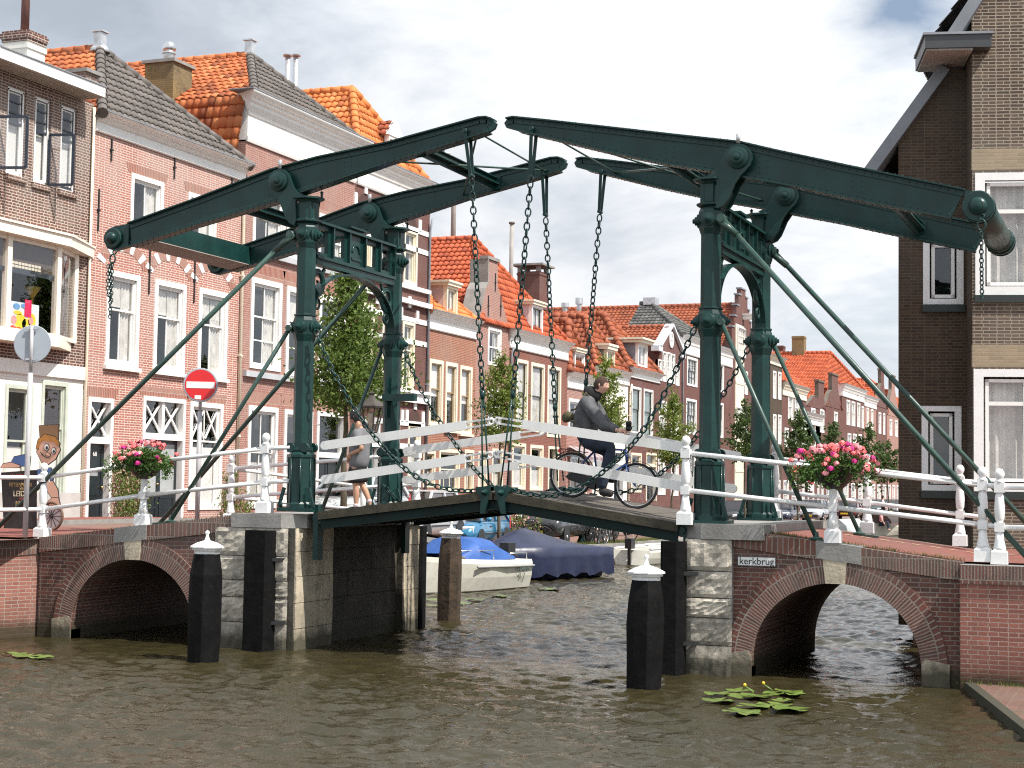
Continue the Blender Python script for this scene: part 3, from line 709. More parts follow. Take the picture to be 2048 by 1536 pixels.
    cuts = [y0, y0+.56, y0+1.13, y1-1.13, y1-.56, y1]
    for c in cuts: b.box(xx-.085, xx+.085, c-.02, c+.02, z0+.05, z1-.04)
    for a, c in zip(cuts[:-1], cuts[1:]):
        if abs((a+c)/2-ym) < .1:
            b.box(xx-.03, xx+.03, a+.02, c-.02, z0+.05, z1+.05)
            b.torus((xx+.035, ym, z0+.26), (1, 0, 0), .13, .018, 14, 5, a0=0, a1=math.pi, ref=(0, 1, 0)); b.box(xx+.03, xx+.05, ym-.16, ym+.16, z0+.14, z0+.18)
            b.box(xx-.09, xx+.09, a, c, z1+.05, z1+.08)
        else:
            w = .11
            b.box(xx-.03, xx+.03, a+.02, a+w, z0+.05, z1-.04); b.box(xx-.03, xx+.03, c-w, c-.02, z0+.05, z1-.04)
            b.box(xx-.03, xx+.03, a+w, c-w, z0+.05, z0+.12); b.box(xx-.03, xx+.03, a+w, c-w, z1-.12, z1-.04)
    b.build('gateway_girder', green, th)
    # arch rib with rings in the corners
    b = MB(); yh = (TB-TF)/2-.14; yc = (TF+TB)/2; N = 26; zs_ = zb+2.95; zr_ = z0-.10
    inn = [(yc-yh*math.cos(math.pi*k/N), zs_+(zr_-zs_-.03)*max(0,math.sin(math.pi*k/N))**.8) for k in range(N+1)]
    ouu = [(yc-(yh+.04)*math.cos(math.pi*k/N), zs_-.05+(zr_-zs_+.05)*max(0,math.sin(math.pi*k/N))**.8) for k in range(N+1)]
    for k in range(N):
        q = [inn[k], inn[k+1], ouu[k+1], ouu[k]]
        for (w, dd) in ((.085, 0),):
            i = b.add([(xx+sx*w, p[0], p[1]) for sx in (-1, 1) for p in q])
            for f in ((0,1,2,3), (7,6,5,4), (0,4,5,1), (3,2,6,7)): b.face([i+g for g in f], 0, False)
    for s in (-1, 1):
        cy = yc+s*(yh-.20); cz = zr_-.27
        b.torus((xx, cy, cz), (1, 0, 0), .16, .038, 20, 6); b.torus((xx, cy, cz), (1, 0, 0), .20, .03, 20, 6)
        b.torus((xx, cy+s*.0, cz-.33), (1, 0, 0), .085, .022, 14, 5)
        # web between rib, column and girder
        ye = yc+s*(yh+.02); pts = [(yc+s*yh*math.cos(math.pi*k/N), zs_+(zr_-zs_)*max(0,math.sin(math.pi*k/N))**.8) for k in range(0, 9)]
        for p, q in zip(pts[:-1], pts[1:]):
            if q[1] < cz-.2: b.prism([(p[0], p[1]), (ye, p[1]), (ye, q[1]), (q[0], q[1])], 'x', xx-.02, xx+.02)
        b.bar((xx, yc+s*(yh-.42), zr_-.03), (xx, yc+s*(yh-.30), zr_-.15), .05, .04, up=(1, 0, 0)); b.bar((xx, yc+s*yh, zr_-.5), (xx, cy, cz-.2), .05, .04, up=(1, 0, 0))
    b.build('gateway_arch', green, th)
    for yc in (TF, TB):            # leaf hinge castings on the canal side
        b = MB()
        b.lathe([(.10, -.10), (.10, .10)], (xc-out*.36, yc, zb-.10), 14, (0, 1, 0)); b.box(xc-out*.27, xc-out*.35, yc-.09, yc+.09, zb-.75, zb+.10)
        b.lathe([(.05, -.14), (.05, .14)], (xc-out*.36, yc, zb-.10), 10, (0, 1, 0)); b.build('hinge_casting', green, th)
    return th
tower(XL, 2.13, -1, 'left dark green iron gateway tower of the drawbridge')
tower(XR, 2.07, 1, 'right dark green iron gateway tower of the drawbridge')
b = MB()   # little signal arm on the back column of the left tower
b.box(XL-.05, XL+.55, TB-.28, TB-.14, 3.98, 4.10); b.bar((XL, TB-.2, 3.7), (XL, TB-.2, 4.4), .05, .05)
b.build('signal_arm', green, props=dict(label='short dark green box arm bolted to the left tower back column', cat='bracket'))

def pxy(pts, y): return [(p.x, p.z) for p in (aty(a, c, y) for a, c in pts)]
BEAM_L = dict(top=[(262,448),(400,398),(547,341),(640,316),(779,287),(961,237),(977,236)], tip=[(988,240),(994,248),(990,258)], bot=[(979,265),(925,283),(779,327),(615,384),(558,404),(394,452),(266,493)], tail=(232,478))
BEAM_R = dict(top=[(1930,381),(1760,346),(1700,334),(1556,303),(1483,286),(1355,272),(1100,243),(1030,236)], tip=[(1016,239),(1010,247),(1014,256)], bot=[(1040,263),(1100,277),(1209,303),(1333,329),(1439,346),(1505,359),(1600,376),(1746,407),(1902,438)], tail=(1958,415))
def rivet(b, c, n, r=.016):
    c = Vector(c); n = Vector(n).normalized(); u = n.orthogonal().normalized(); w = n.cross(u)
    i = b.add([c+(u*math.cos(k*math.pi/2.5)+w*math.sin(k*math.pi/2.5))*r for k in range(5)]+[c+n*r*.9])
    for k in range(5): b.face((i+k, i+(k+1) % 5, i+5), 0, True)
def along(pts, step):
    out_ = []; acc = 0
    for p, q in zip(pts[:-1], pts[1:]):
        p, q = Vector(p), Vector(q); L = (q-p).length; t = step-acc
        while t < L: out_.append((p.lerp(q, t/L), (q-p).normalized())); t += step
        acc = L-(t-step)
    return out_
def balance(spec, out, label):
    top, bot, tip = pxy(spec['top'], TF), pxy(spec['bot'], TF), pxy(spec['tip'], TF); tl = aty(*spec['tail'], TF)
    th = thing('balance_frame', label, 'balance frame', (top[2][0], TF, top[2][1]))
    for y in (TF, TB):
        b = MB()
        b.prism(top+tip+bot, 'y', y-.035, y+.035)
        for line, sgn in ((top+tip[:1], 1), (bot, -1)):
            for p, q in zip(line[:-1], line[1:]):
                up = Vector((-(q[1]-p[1]), 0, q[0]-p[0])).normalized()
                b.bar((p[0], y, p[1]), (q[0], y, q[1]), .23, .022, 0, up=(0, 0, 1))
                if up.z < 0: up = -up
                # angle irons on both faces of the web
                for sy in (-1, 1):
                    o_ = Vector((0, sy*.045, 0))-up*sgn*.045
                    b.bar(Vector((p[0], y, p[1]))+o_, Vector((q[0], y, q[1]))+o_, .018, .085, 0, up=up)
            for c, t in along([(p[0], 0, p[1]) for p in line], .105):
                up = Vector((-t.z, 0, t.x)); up = up if up.z > 0 else -up
                for sy in (-1, 1):
                    rivet(b, (c.x, y+sy*.054, c.z)-up*sgn*.045 if False else (c.x-up.x*sgn*.045, y+sy*.054, c.z-up.z*sgn*.045), (0, sy, 0))
                    rivet(b, (c.x+up.x*sgn*.011, y+sy*.085, c.z+up.z*sgn*.011), up*sgn, .014)
        # splice-plate rivets
        r = random.Random(4)
        for fx in (.22, .42, .63, .82):
            x = top[0][0]+(top[-1][0]-top[0][0])*fx; zt = np.interp(x, sorted(p[0] for p in top), [p[1] for p in sorted(top)]); zb_ = np.interp(x, sorted(p[0] for p in bot), [p[1] for p in sorted(bot)])
            for k in range(4):
                for j in (-1, 1):
                    for sy in (-1, 1): rivet(b, (x+j*.06, y+sy*.035, zb_+(zt-zb_)*(.25+.17*k)), (0, sy, 0), .014)
        # end plate and domed cap on the tail
        x0, x1 = top[0][0], tl.x
        b.prism([(x0, top[0][1]), (x0, bot[-1][1]), (x1, tl.z-.20), (x1+out*.12, tl.z-.16), (x1+out*.19, tl.z), (x1+out*.13, tl.z+.15), (x1, tl.z+.20)], 'y', y-.06, y+.06)
        kb = .78 if out < 0 else 1.0
        for sy in (-1, 1): b.lathe([(.215*kb, 0), (.215*kb, .04), (.20*kb, .05), (.20*kb, .06), (.125*kb, .062), (.12*kb, .09), (.10*kb, .12), (.06*kb, .14), (0, .146)], (x1, y+sy*.06, tl.z), 22, (0, sy, 0))
        b.build('balance_beam', green, th)
    b = MB()
    if out < 0:
        x0, x1 = bot[-1][0]+.02, bot[-1][0]+.36
        b.prism([(x0, bot[-1][1]+.02), (x1, bot[-1][1]+.10), (x1, bot[-1][1]+.42), (x0, bot[-1][1]+.34)], 'y', TF+.05, TB-.05)
    else:
        b.lathe([(.19, 0), (.19, TB-TF-.12)], (tl.x, TF+.06, tl.z), 20, (0, 1, 0))
        b.torus((tl.x, TB-.35, tl.z), (0, 1, 0), .19, .025, 18, 5)
    b.build('counterweight', green if out < 0 else mat('counterweight_paint', (.018, .050, .044), .35, var=.2), th)
    if out < 0:
        b = MB(); b.prism([(x0-.02, bot[-1][1]+.005), (x1+.01, bot[-1][1]+.085), (x1+.01, bot[-1][1]+.098), (x0-.02, bot[-1][1]+.018)], 'y', TF+.03, TB-.03); b.build('bottom_plate', mat('beige_bottom_plate', (.34, .30, .27), .7, var=.15), th)  # separate bottom plate coloured beige, paler than the green box
    def bz(x, f=.5):
        zt = np.interp(x, sorted(p[0] for p in top), [p[1] for p in sorted(top)]); zb_ = np.interp(x, sorted(p[0] for p in bot), [p[1] for p in sorted(bot)]); return zb_+(zt-zb_)*f
    ties = [aty(835, 316, TF).x, aty(470, 440, TF).x] if out < 0 else [aty(1310, 322, TF).x, aty(1775, 410, TF).x]
    for x in ties:
        b = MB(); z = bz(x, .35)
        b.box(x-.10, x+.10, TF+.06, TB-.06, z-.012, z+.012); b.box(x-.012, x+.012, TF+.06, TB-.06, z-.10, z+.10); b.box(x-.06, x+.06, TF+.06, TB-.06, z+.10, z+.115)
        for y, s in ((TF+.05, 1), (TB-.05, -1)): b.box(x-.12, x+.12, y, y+s*.02, z-.13, z+.13)
        b.build('cross_tie', green, th)
    xt = top[-1][0]-out*0
    xa, xb = (aty(955, 262, TF).x, aty(765, 330, TF).x) if out < 0 else (aty(1095, 268, TF).x, aty(1430, 345, TF).x)
    for (p, q) in (((xa, TF), (xb, TB)), ((xb, TF), (xa, TB)), ((xa, TF), (xa-out*-.06, TB))):
        b = MB(); b.tube([(p[0], p[1], bz(p[0], .25)), (q[0], q[1], bz(q[0], .25))], .017, 6); b.build('brace_rod', greenl, th)
    return th, bz
BL, bzl = balance(BEAM_L, -1, 'left riveted dark green balance beams with plated counterweight box')
BR, bzr = balance(BEAM_R, 1, 'right riveted dark green balance beams with round counterweight drum')

# ---- chains
def chain_mesh(b, pts, L=.105, w=.030, r=.0105, twist=0):
    """oval links along a polyline"""
    P = along([pts[0]]+list(pts[1:]), L*.78); k = 0
    for c, t in P:
        u = t.orthogonal().normalized() if abs(t.z) > .8 else t.cross(Vector((0, 0, 1))).normalized()
        w2 = t.cross(u); a = twist+k*math.pi/2+.3*math.sin(k*.37); e = u*math.cos(a)+w2*math.sin(a); k += 1
        lk = []; n = 10
        for i in range(n+1):
            q = 2*math.pi*(i % n)/n; lk.append(c+t*(L*.5*math.cos(q)*(1+.0))+e*(w*math.sin(q)*(1.0)))
        b.tube(lk, r, 5, cap=False)
def sag(p, q, s, n=14, pw=2):
    p, q = Vector(p), Vector(q); return [p.lerp(q, k/n)-Vector((0, 0, s*4*(k/n)*(1-k/n))) for k in range(n+1)]
def lift(px_top, px_hang, px_low, px_leaf, y, label):
    hy = y-.02; a, h, lo, lf = [aty(p[0], p[1], y) for p in (px_top, px_hang, px_low, px_leaf)]
    th = thing('lift_chain', label, 'chain', lf)
    b = MB()
    for s in (-1, 1): b.bar(a+Vector((0, s*.11, 0)), h+Vector((0, s*.045, 0)), .05, .018, up=(0, 1, 0))
    b.lathe([(.035, -.14), (.035, .14)], a, 8, (0, 1, 0)); b.lathe([(.03, -.07), (.03, .07)], h, 8, (0, 1, 0)); b.build('hanger_strap', green, th)
    b = MB(); chain_mesh(b, [h, h.lerp(lo, .5), lo], .135, .042, .0125); b.build('links', green, th)
    b = MB()
    for s in (-1, 1): b.tube([lo+Vector((s*.012, s*.012, -.02)), lf+Vector((s*.045, s*.02, .05))], .0135, 6)
    b.lathe([(.0, -.07), (.035, -.04), (.045, 0), (.03, .05), (0, .08)], lo, 8)
    for t in (.12, .62): q = lo.lerp(lf, t); b.bar(q+Vector((-.045, 0, 0)), q+Vector((.045, 0, 0)), .035, .035)
    b.build('tie_rods', green, th); return th
lift((935, 264), (943, 352), (965, 790), (972, 988), TF, 'lift chain from the left front beam to the leaf tip')
lift((1068, 260), (1062, 354), (1026, 788), (1007, 985), TF, 'lift chain from the right front beam to the leaf tip')
lift((1089, 350), (1091, 430), (1110, 815), (1121, 968), TB, 'thinner lift chain from the left back beam, second behind')
lift((1206, 345), (1200, 424), (1172, 765), (1160, 965), TB, 'thinner lift chain from the right back beam')
def slack(pxs, y, label, L=.125):
    pts = [aty(a, c, y) for a, c in pxs]
    sm = []
    for k in range(len(pts)-1):
        p0, p1, p2, p3 = pts[max(k-1, 0)], pts[k], pts[k+1], pts[min(k+2, len(pts)-1)]
        for t in (0, .25, .5, .75):
            sm.append(.5*((2*p1)+(p2-p0)*t+(2*p0-5*p1+4*p2-p3)*t*t+(3*p1-p0-3*p2+p3)*t**3))
    sm.append(pts[-1]); b = MB(); chain_mesh(b, sm, L, .036, .0125, .4)
    b.build('safety_chain', green, props=dict(label=label, cat='chain'))
slack([(630, 655), (662, 735), (720, 835), (790, 920), (850, 963), (905, 980), (962, 982)], TF-.14, 'slack chain drooping from the left front column to the leaf tip')
slack([(1392, 650), (1330, 785), (1268, 885), (1180, 963), (1110, 990), (1060, 988), (1012, 976)], TF-.14, 'slack chain drooping from the right front column past the cyclist')
slack([(803, 690), (850, 795), (905, 880), (960, 950), (1010, 985), (1060, 990), (1105, 980)], TB-.05, 'slack chain from the left back column behind the white rails')
slack([(1500, 690), (1440, 800), (1375, 895), (1290, 970), (1230, 985), (1175, 972)], TB-.05, 'slack chain from the right back column behind the bicycle')
for px, L_, lab in (((222, 500), (220, 640), 'loose chain hanging from the left beam tail'), ((1962, 428), (1964, 598), 'loose chain hanging from the right beam tail')):
    b = MB(); a, c = aty(*px, TF-.25), aty(*L_, TF-.25)
    b.torus(a+Vector((0, .1, -.02)), (0, 1, 0), .035, .012, 10, 5); b.torus(a-Vector((0, -.05, .14)), (0, 1, 0), .075, .014, 14, 5, sx=.7)
    chain_mesh(b, [a-Vector((0, 0, .21)), c], .075, .026, .009)
    if lab.find('left') > 0: chain_mesh(b, [a-Vector((.04, 0, .21)), a.lerp(c, .5)-Vector((.05, 0, .12)), a.lerp(c, .55)-Vector((-.02, 0, .2)), a-Vector((-.03, 0, .23))], .075, .026, .009)
    b.build('hanging_chain', green, props=dict(label=lab, cat='chain'))
b = MB(); a = aty(765, 965, TB-.22); chain_mesh(b, sag(a, aty(800, 1003, TB-.25), .03), .09, .03, .01)
b.build('hanging_chain', green, props=dict(label='short loose chain on the left tower back plinth', cat='chain'))

# ---- moving leaves
def leaf(x0, z0, x1, z1, label, bars):
    th = thing('bridge_leaf', label, 'bridge leaf', (x0, TF, z0))
    d = Vector((x1-x0, 0, z1-z0)); L = d.length; t = d.normalized(); s = 1 if x1 > x0 else -1
    up = Vector((-t.z*s, 0, abs(t.x))).normalized()
    y0, y1 = 22.50, 25.95
    b = MB(); n = int(L/.145); r = random.Random(3)
    for k in range(n):           # crosswise planks
        c = Vector((x0, 0, z0))+t*((k+.5)*L/n); b.obox((c.x, (y0+y1)/2, c.z-.03+r.uniform(-.004, .004)), (t*(L/n/2-.004), Vector((0, (y1-y0)/2-r.uniform(0, .012), 0)), up*.032))
    b.build('deck_planks', deckwood, th)
    b = MB(); b.box(x0-s*.34, x0-s*.01, y0+.3, y1-.02, z0-.20, z0-.045); b.build('sun_gap_plate', darkm, th)  # plate added to keep sun off the passage wall through the hinge gap
    for yy in (y0-.03, y1+.03): b = MB(); b.bar(Vector((x0, yy, z0))-up*.062, Vector((x1, yy, z1))-up*.062, .05, .125, up=up); b.build('edge_board', darkwood, th)
    for k, yy in enumerate((y0+.04, y0+.75, y0+1.45, (y1+y0)/2+.4, y1-.75, y1-.04)):
        b = MB(); h = .175 if k in (0, 5) else .13
        a, c = Vector((x0, yy, z0))-up*(.085+h/2), Vector((x1, yy, z1))-up*(.085+h/2)
        b.bar(a, c, .025, h, up=up); b.bar(a-up*h/2, c-up*h/2, .12, .02, up=up); b.bar(a+up*h/2, c+up*h/2, .12, .02, up=up)
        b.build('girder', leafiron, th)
    for yy in (TF, TB):          # tip castings that take the chains
        b = MB()
        b.prism([(x1-s*.26, z1+.03), (x1-s*.01, z1+.09), (x1-s*.01, z1-.02), (x1-s*.10, z1-.33), (x1-s*.17, z1-.33), (x1-s*.16, z1-.1)], 'y', yy-.20, yy-.06)
        b.box(x1-s*.25, x1-s*.01, yy-.19, yy+.1, z1+.0, z1+.06)
        boss(b, (x1-s*.1, yy-.2, z1-.02), (0, -1, 0), .04); b.build('tip_casting', green, th)
    for yy, pairs in bars:
        for (pl_, pr_) in pairs:
            a, c = aty(pl_[0], pl_[1], yy), aty(pr_[0], pr_[1], yy); dd = (c-a).normalized(); u2 = Vector((-dd.z, 0, dd.x))
            tipx = c if abs(c.x-x1) < abs(a.x-x1) else a; tail = a if tipx is c else c; dir_ = (tipx-tail).normalized()
            sl = .40                                 # slotted end near the tip
            b = MB(); e = tipx-dir_*sl
            b.bar(tail, e, .055, .135, up=u2)
            b.lathe([(.0675, -.0262), (.0675, .0262)], tail, 16, (0, 1, 0), sm=False)
            for sg in (-1, 1): b.bar(e+u2*sg*.042, tipx+u2*sg*.042, .05, .028, up=u2)
            b.torus(tipx, (0, 1, 0), .042, .020, 10, 5)
            b.build('guard_rail', white, th)
        # thin iron standards behind the rails
    return th
leaf(-12.0, 2.12, -9.14, 2.475, 'left bridge leaf sloping up, with two white guard rails a side', [(TF+.03, [((650, 891), (983, 843)), ((650, 959), (981, 910))]), (TB+.03, [((814, 902), (1085, 864)), ((812, 960), (1082, 925))])])
leaf(-6.3, 2.07, -9.08, 2.475, 'right bridge leaf sloping down towards the cyclist, white guard rails', [(TF+.03, [((996, 841), (1372, 897)), ((993, 908), (1368, 974))]), (TB+.03, [((1150, 852), (1475, 912)), ((1147, 921), (1466, 977))])])

# ---- white railings
POST = [(.0, 0), (.115, 0), (.115, .02)]
def rail_post(b, c, h=1.24, m=0):
    c = Vector(c)
    b.lathe([(.15, 0), (.145, .16), (.10, .19)], c, 4, (0, 0, 1), m, sm=False, ph=math.pi/4)
    b.lathe([(.085, .18), (.078, .22), (.062, .30), (.050, .42)], c, 14, (0, 0, 1), m)
    b.lathe([(.085, .42), (.085, .54)], c, 4, (0, 0, 1), m, sm=False, ph=math.pi/4)
    b.lathe([(.045, .54), (.062, .60), (.068, .72), (.058, .86), (.045, .93)], c, 14, (0, 0, 1), m)
    b.lathe([(.09, .93), (.09, 1.06)], c, 4, (0, 0, 1), m, sm=False, ph=math.pi/4)
    b.lathe([(.07, 1.06), (.05, 1.09), (.04, 1.10), (.055, 1.13), (.066, 1.165), (.06, 1.20), (.035, 1.235), (0, 1.245)], c, 14, (0, 0, 1), m)
def railing(label, posts, ends=(None, None), group='white railings of the bridge', short=(), rr=.034):
    th = thing('bridge_railing', label, 'railing', posts[0], group=group)
    for k, p in enumerate(posts):
        b = MB()
        if k in short:      # pedestal that carries a flower bowl
            c = Vector(p); b.lathe([(.15, 0), (.145, .16), (.10, .19)], c, 4, (0, 0, 1), 0, sm=False, ph=math.pi/4); b.lathe([(.085, .18), (.062, .30), (.05, .42)], c, 14)
            b.lathe([(.085, .42), (.085, .54)], c, 4, (0, 0, 1), 0, sm=False, ph=math.pi/4); b.lathe([(.055, .54), (.055, .86), (.07, .88)], c, 8, sm=False)
        else: rail_post(b, p)
        b.build('post', whitem, th)
    line = ([Vector(ends[0])] if ends[0] else [])+[Vector(p) for p in posts]+([Vector(ends[1])] if ends[1] else [])
    for h in (.48, 1.0):
        b = MB()
        for p, q in zip(line[:-1], line[1:]): b.tube([p+Vector((0, 0, h)), q+Vector((0, 0, h))], rr, 8)
        b.build('rail', whitem, th)
    return th
railing('white railing on the right ramp with a flower bowl on its middle post', [(-6.19, 22.41, 2.05), (-4.14, 22.45, 1.85), (-2.19, 22.5, 1.655)], short=(1,), ends=(None, (-1.97, 22.45, 1.64)))
railing('white railing on the left ramp carrying a flower bowl', [(-12.95, 22.5, 2.08), (-15.16, 22.5, 1.84), (-17.10, 22.5, 1.58)], short=(1,), ends=((-12.52, 22.5, 2.1), None))
railing('white railing behind the right tower, far side of the road', [(-5.75, 26.15, 2.06), (-4.29, 26.15, 1.9), (-2.88, 26.15, 1.74)], ends=(None, (-2.45, 26.15, 1.7)))
railing('white railing behind the left tower, far side of the road', [(-12.05, 26.15, 2.09), (-15.75, 26.15, 1.8)], ends=(None, None))
railing('white railing starting at the wing wall and running out of view', [(-1.97, 22.42, 1.63), (.3, 22.35, 1.63), (2.6, 22.3, 1.63)], rr=.034)
railing('white railing along the sunlit left quay wall', [(-17.65, 20.9, 1.56), (-18.8, 17, 1.52)], ends=((-17.10, 22.5, 1.58), None))
railing('white railing along the left quay beyond the bridge', [(-16.75, 33.5, 1.5)], ends=((-15.75, 26.15, 1.8), None))
# ================================================================== HOUSES OF THE LEFT BANK (facades in the plane x = XF)
XF = -23.5
def f(px, py): return atx(px, py, XF)
def rect(xl, yt, xr, yb):
    a, c = f(xl, yt), f(xr, yb); return (a.y, c.y, c.z, a.z)        # y0, y1, z0, z1

def tiles(th, pts, matl, name='roof_slope', parent=None, seg=5, tw=.235, tl=.34):
    """pantiles over a convex polygon; first edge is the eave"""
    P = [Vector(p) for p in pts]; n = (P[1]-P[0]).cross(P[2]-P[0]).normalized()
    if n.z < 0: P = [P[1], P[0]]+P[:1:-1]; n = -n
    eu = (P[1]-P[0]).normalized(); ev = n.cross(eu).normalized()
    if ev.z < 0: eu, ev = -eu, -ev
    q = [((p-P[0]).dot(eu), (p-P[0]).dot(ev)) for p in P]
    u0, u1 = min(a for a, _ in q), max(a for a, _ in q); v0, v1 = min(c for _, c in q), max(c for _, c in q)
    nu = max(2, int((u1-u0)/tw*seg)+1); us = np.linspace(u0, u1, nu); nr = int((v1-v0)/tl)+1
    hu = .030*np.sin(2*np.pi*us/tw)+.012*np.sin(4*np.pi*us/tw+.8)
    b = bmesh.new(); uvl = b.loops.layers.uv.new('uv'); r = np.random.RandomState(int(abs(u1*77+v1*13)) % 9999)
    for k in range(nr):
        va, vb = v0+k*tl, min(v0+(k+1)*tl, v1)
        jit = r.normal(0, .004, nu)
        A = [b.verts.new(P[0]+eu*float(us[i])+ev*va+n*float(hu[i]+.045+jit[i])) for i in range(nu)]
        B = [b.verts.new(P[0]+eu*float(us[i])+ev*(vb+.01)+n*float(hu[i]+.006)) for i in range(nu)]
        C = [b.verts.new(P[0]+eu*float(us[i])+ev*va+n*float(hu[i]-.0)) for i in range(nu)]
        for i in range(nu-1):
            fc = b.faces.new((A[i], A[i+1], B[i+1], B[i])); fc.smooth = True
            for l, (uu, vv) in zip(fc.loops, ((us[i]+1e-4, va+1e-3), (us[i+1]-1e-4, va+1e-3), (us[i+1]-1e-4, vb-1e-3), (us[i]+1e-4, vb-1e-3))): l[uvl].uv = ((us[i]+us[i+1])/2/tw+(uu-us[i])*.001+.13, (va+vb)/2/tl)
            fc = b.faces.new((C[i], C[i+1], A[i+1], A[i]))
            for l in fc.loops: l[uvl].uv = (us[i]/tw+.13, (va+vb)/2/tl)
    c2 = sum((Vector((a, c)) for a, c in q), Vector((0, 0)))/len(q)
    for k in range(len(q)):
        a, c = Vector(q[k]), Vector(q[(k+1) % len(q)])
        if (c-a).length < 1e-6: continue
        nn = Vector((-(c-a).y, (c-a).x)).normalized()
        if nn.dot(c2-a) < 0: nn = -nn
        a = a-nn*(.03 if k else .06)
        w = eu*nn.x+ev*nn.y
        bmesh.ops.bisect_plane(b, geom=b.verts[:]+b.edges[:]+b.faces[:], plane_co=P[0]+eu*a.x+ev*a.y, plane_no=-w, clear_outer=True)
    o = wloc(th); bmesh.ops.translate(b, verts=b.verts, vec=-o)
    me = bpy.data.meshes.new(name); b.to_mesh(me); b.free(); me.materials.append(matl)
    ob = bpy.data.objects.new(name, me); COL.objects.link(ob); ob.parent = parent or th
    return ob
def ridge(th, segs, matl, r=.12, name='ridge_tiles'):
    b = MB()
    for p, q in segs:
        p, q = Vector(p), Vector(q); L = (q-p).length; n = max(1, int(L/.38)); t = (q-p)/n
        for k in range(n):
            a = p+t*k; b.tube([a, a+t*1.06], [r*1.08, r*.9], 8, cap=True)
    b.build(name, matl, th)

def facade(th, y0, y1, z0, z1, op, matl, x=None, name='front_wall', depth=9., gable=None, sides=True, zside=None):
    """front wall with real openings, side and back walls, dark interior"""
    x = XF if x is None else x
    b = MB(); ys = sorted(set([y0, y1]+[v for o_ in op for v in o_[:2]])); zs_ = sorted(set([z0, z1]+[v for o_ in op for v in o_[2:4]]))
    ys = [v for v in ys if y0-1e-6 <= v <= y1+1e-6]; zs_ = [v for v in zs_ if z0-1e-6 <= v <= z1+1e-6]
    for a, c in zip(ys[:-1], ys[1:]):
        for e, g in zip(zs_[:-1], zs_[1:]):
            my, mz = (a+c)/2, (e+g)/2
            if any(o_[0] < my < o_[1] and o_[2] < mz < o_[3] for o_ in op): continue
            b.poly([(x, a, e), (x, c, e), (x, c, g), (x, a, g)])
    for (a, c, e, g) in [o_[:4] for o_ in op]:
        d = .22
        b.poly([(x, a, e), (x, a, g), (x-d, a, g), (x-d, a, e)]); b.poly([(x, c, g), (x, c, e), (x-d, c, e), (x-d, c, g)])
        b.poly([(x, a, g), (x, c, g), (x-d, c, g), (x-d, a, g)]); b.poly([(x, c, e), (x, a, e), (x-d, a, e), (x-d, c, e)])
    zt = zside or z1
    if sides:
        b.poly([(x-depth, y0, z0), (x, y0, z0), (x, y0, zt), (x-depth, y0, zt)]); b.poly([(x, y1, z0), (x-depth, y1, z0), (x-depth, y1, zt), (x, y1, zt)])
        b.poly([(x-depth, y1, z0), (x-depth, y0, z0), (x-depth, y0, zt), (x-depth, y1, zt)])
        b.poly([(x, y0, zt-.02), (x, y1, zt-.02), (x-depth, y1, zt-.02), (x-depth, y0, zt-.02)])
    if gable:
        n = len(gable); b.poly([(x, p[0], p[1]) for p in gable]); b.poly([(x-.25, p[0], p[1]) for p in gable[::-1]])
        for k in range(n):
            p, q = gable[k], gable[(k+1) % n]; b.poly([(x, q[0], q[1]), (x, p[0], p[1]), (x-.25, p[0], p[1]), (x-.25, q[0], q[1])])
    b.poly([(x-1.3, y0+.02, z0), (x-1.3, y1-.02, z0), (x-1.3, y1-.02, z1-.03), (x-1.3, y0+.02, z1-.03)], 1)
    return b.build(name, [matl, room], th)

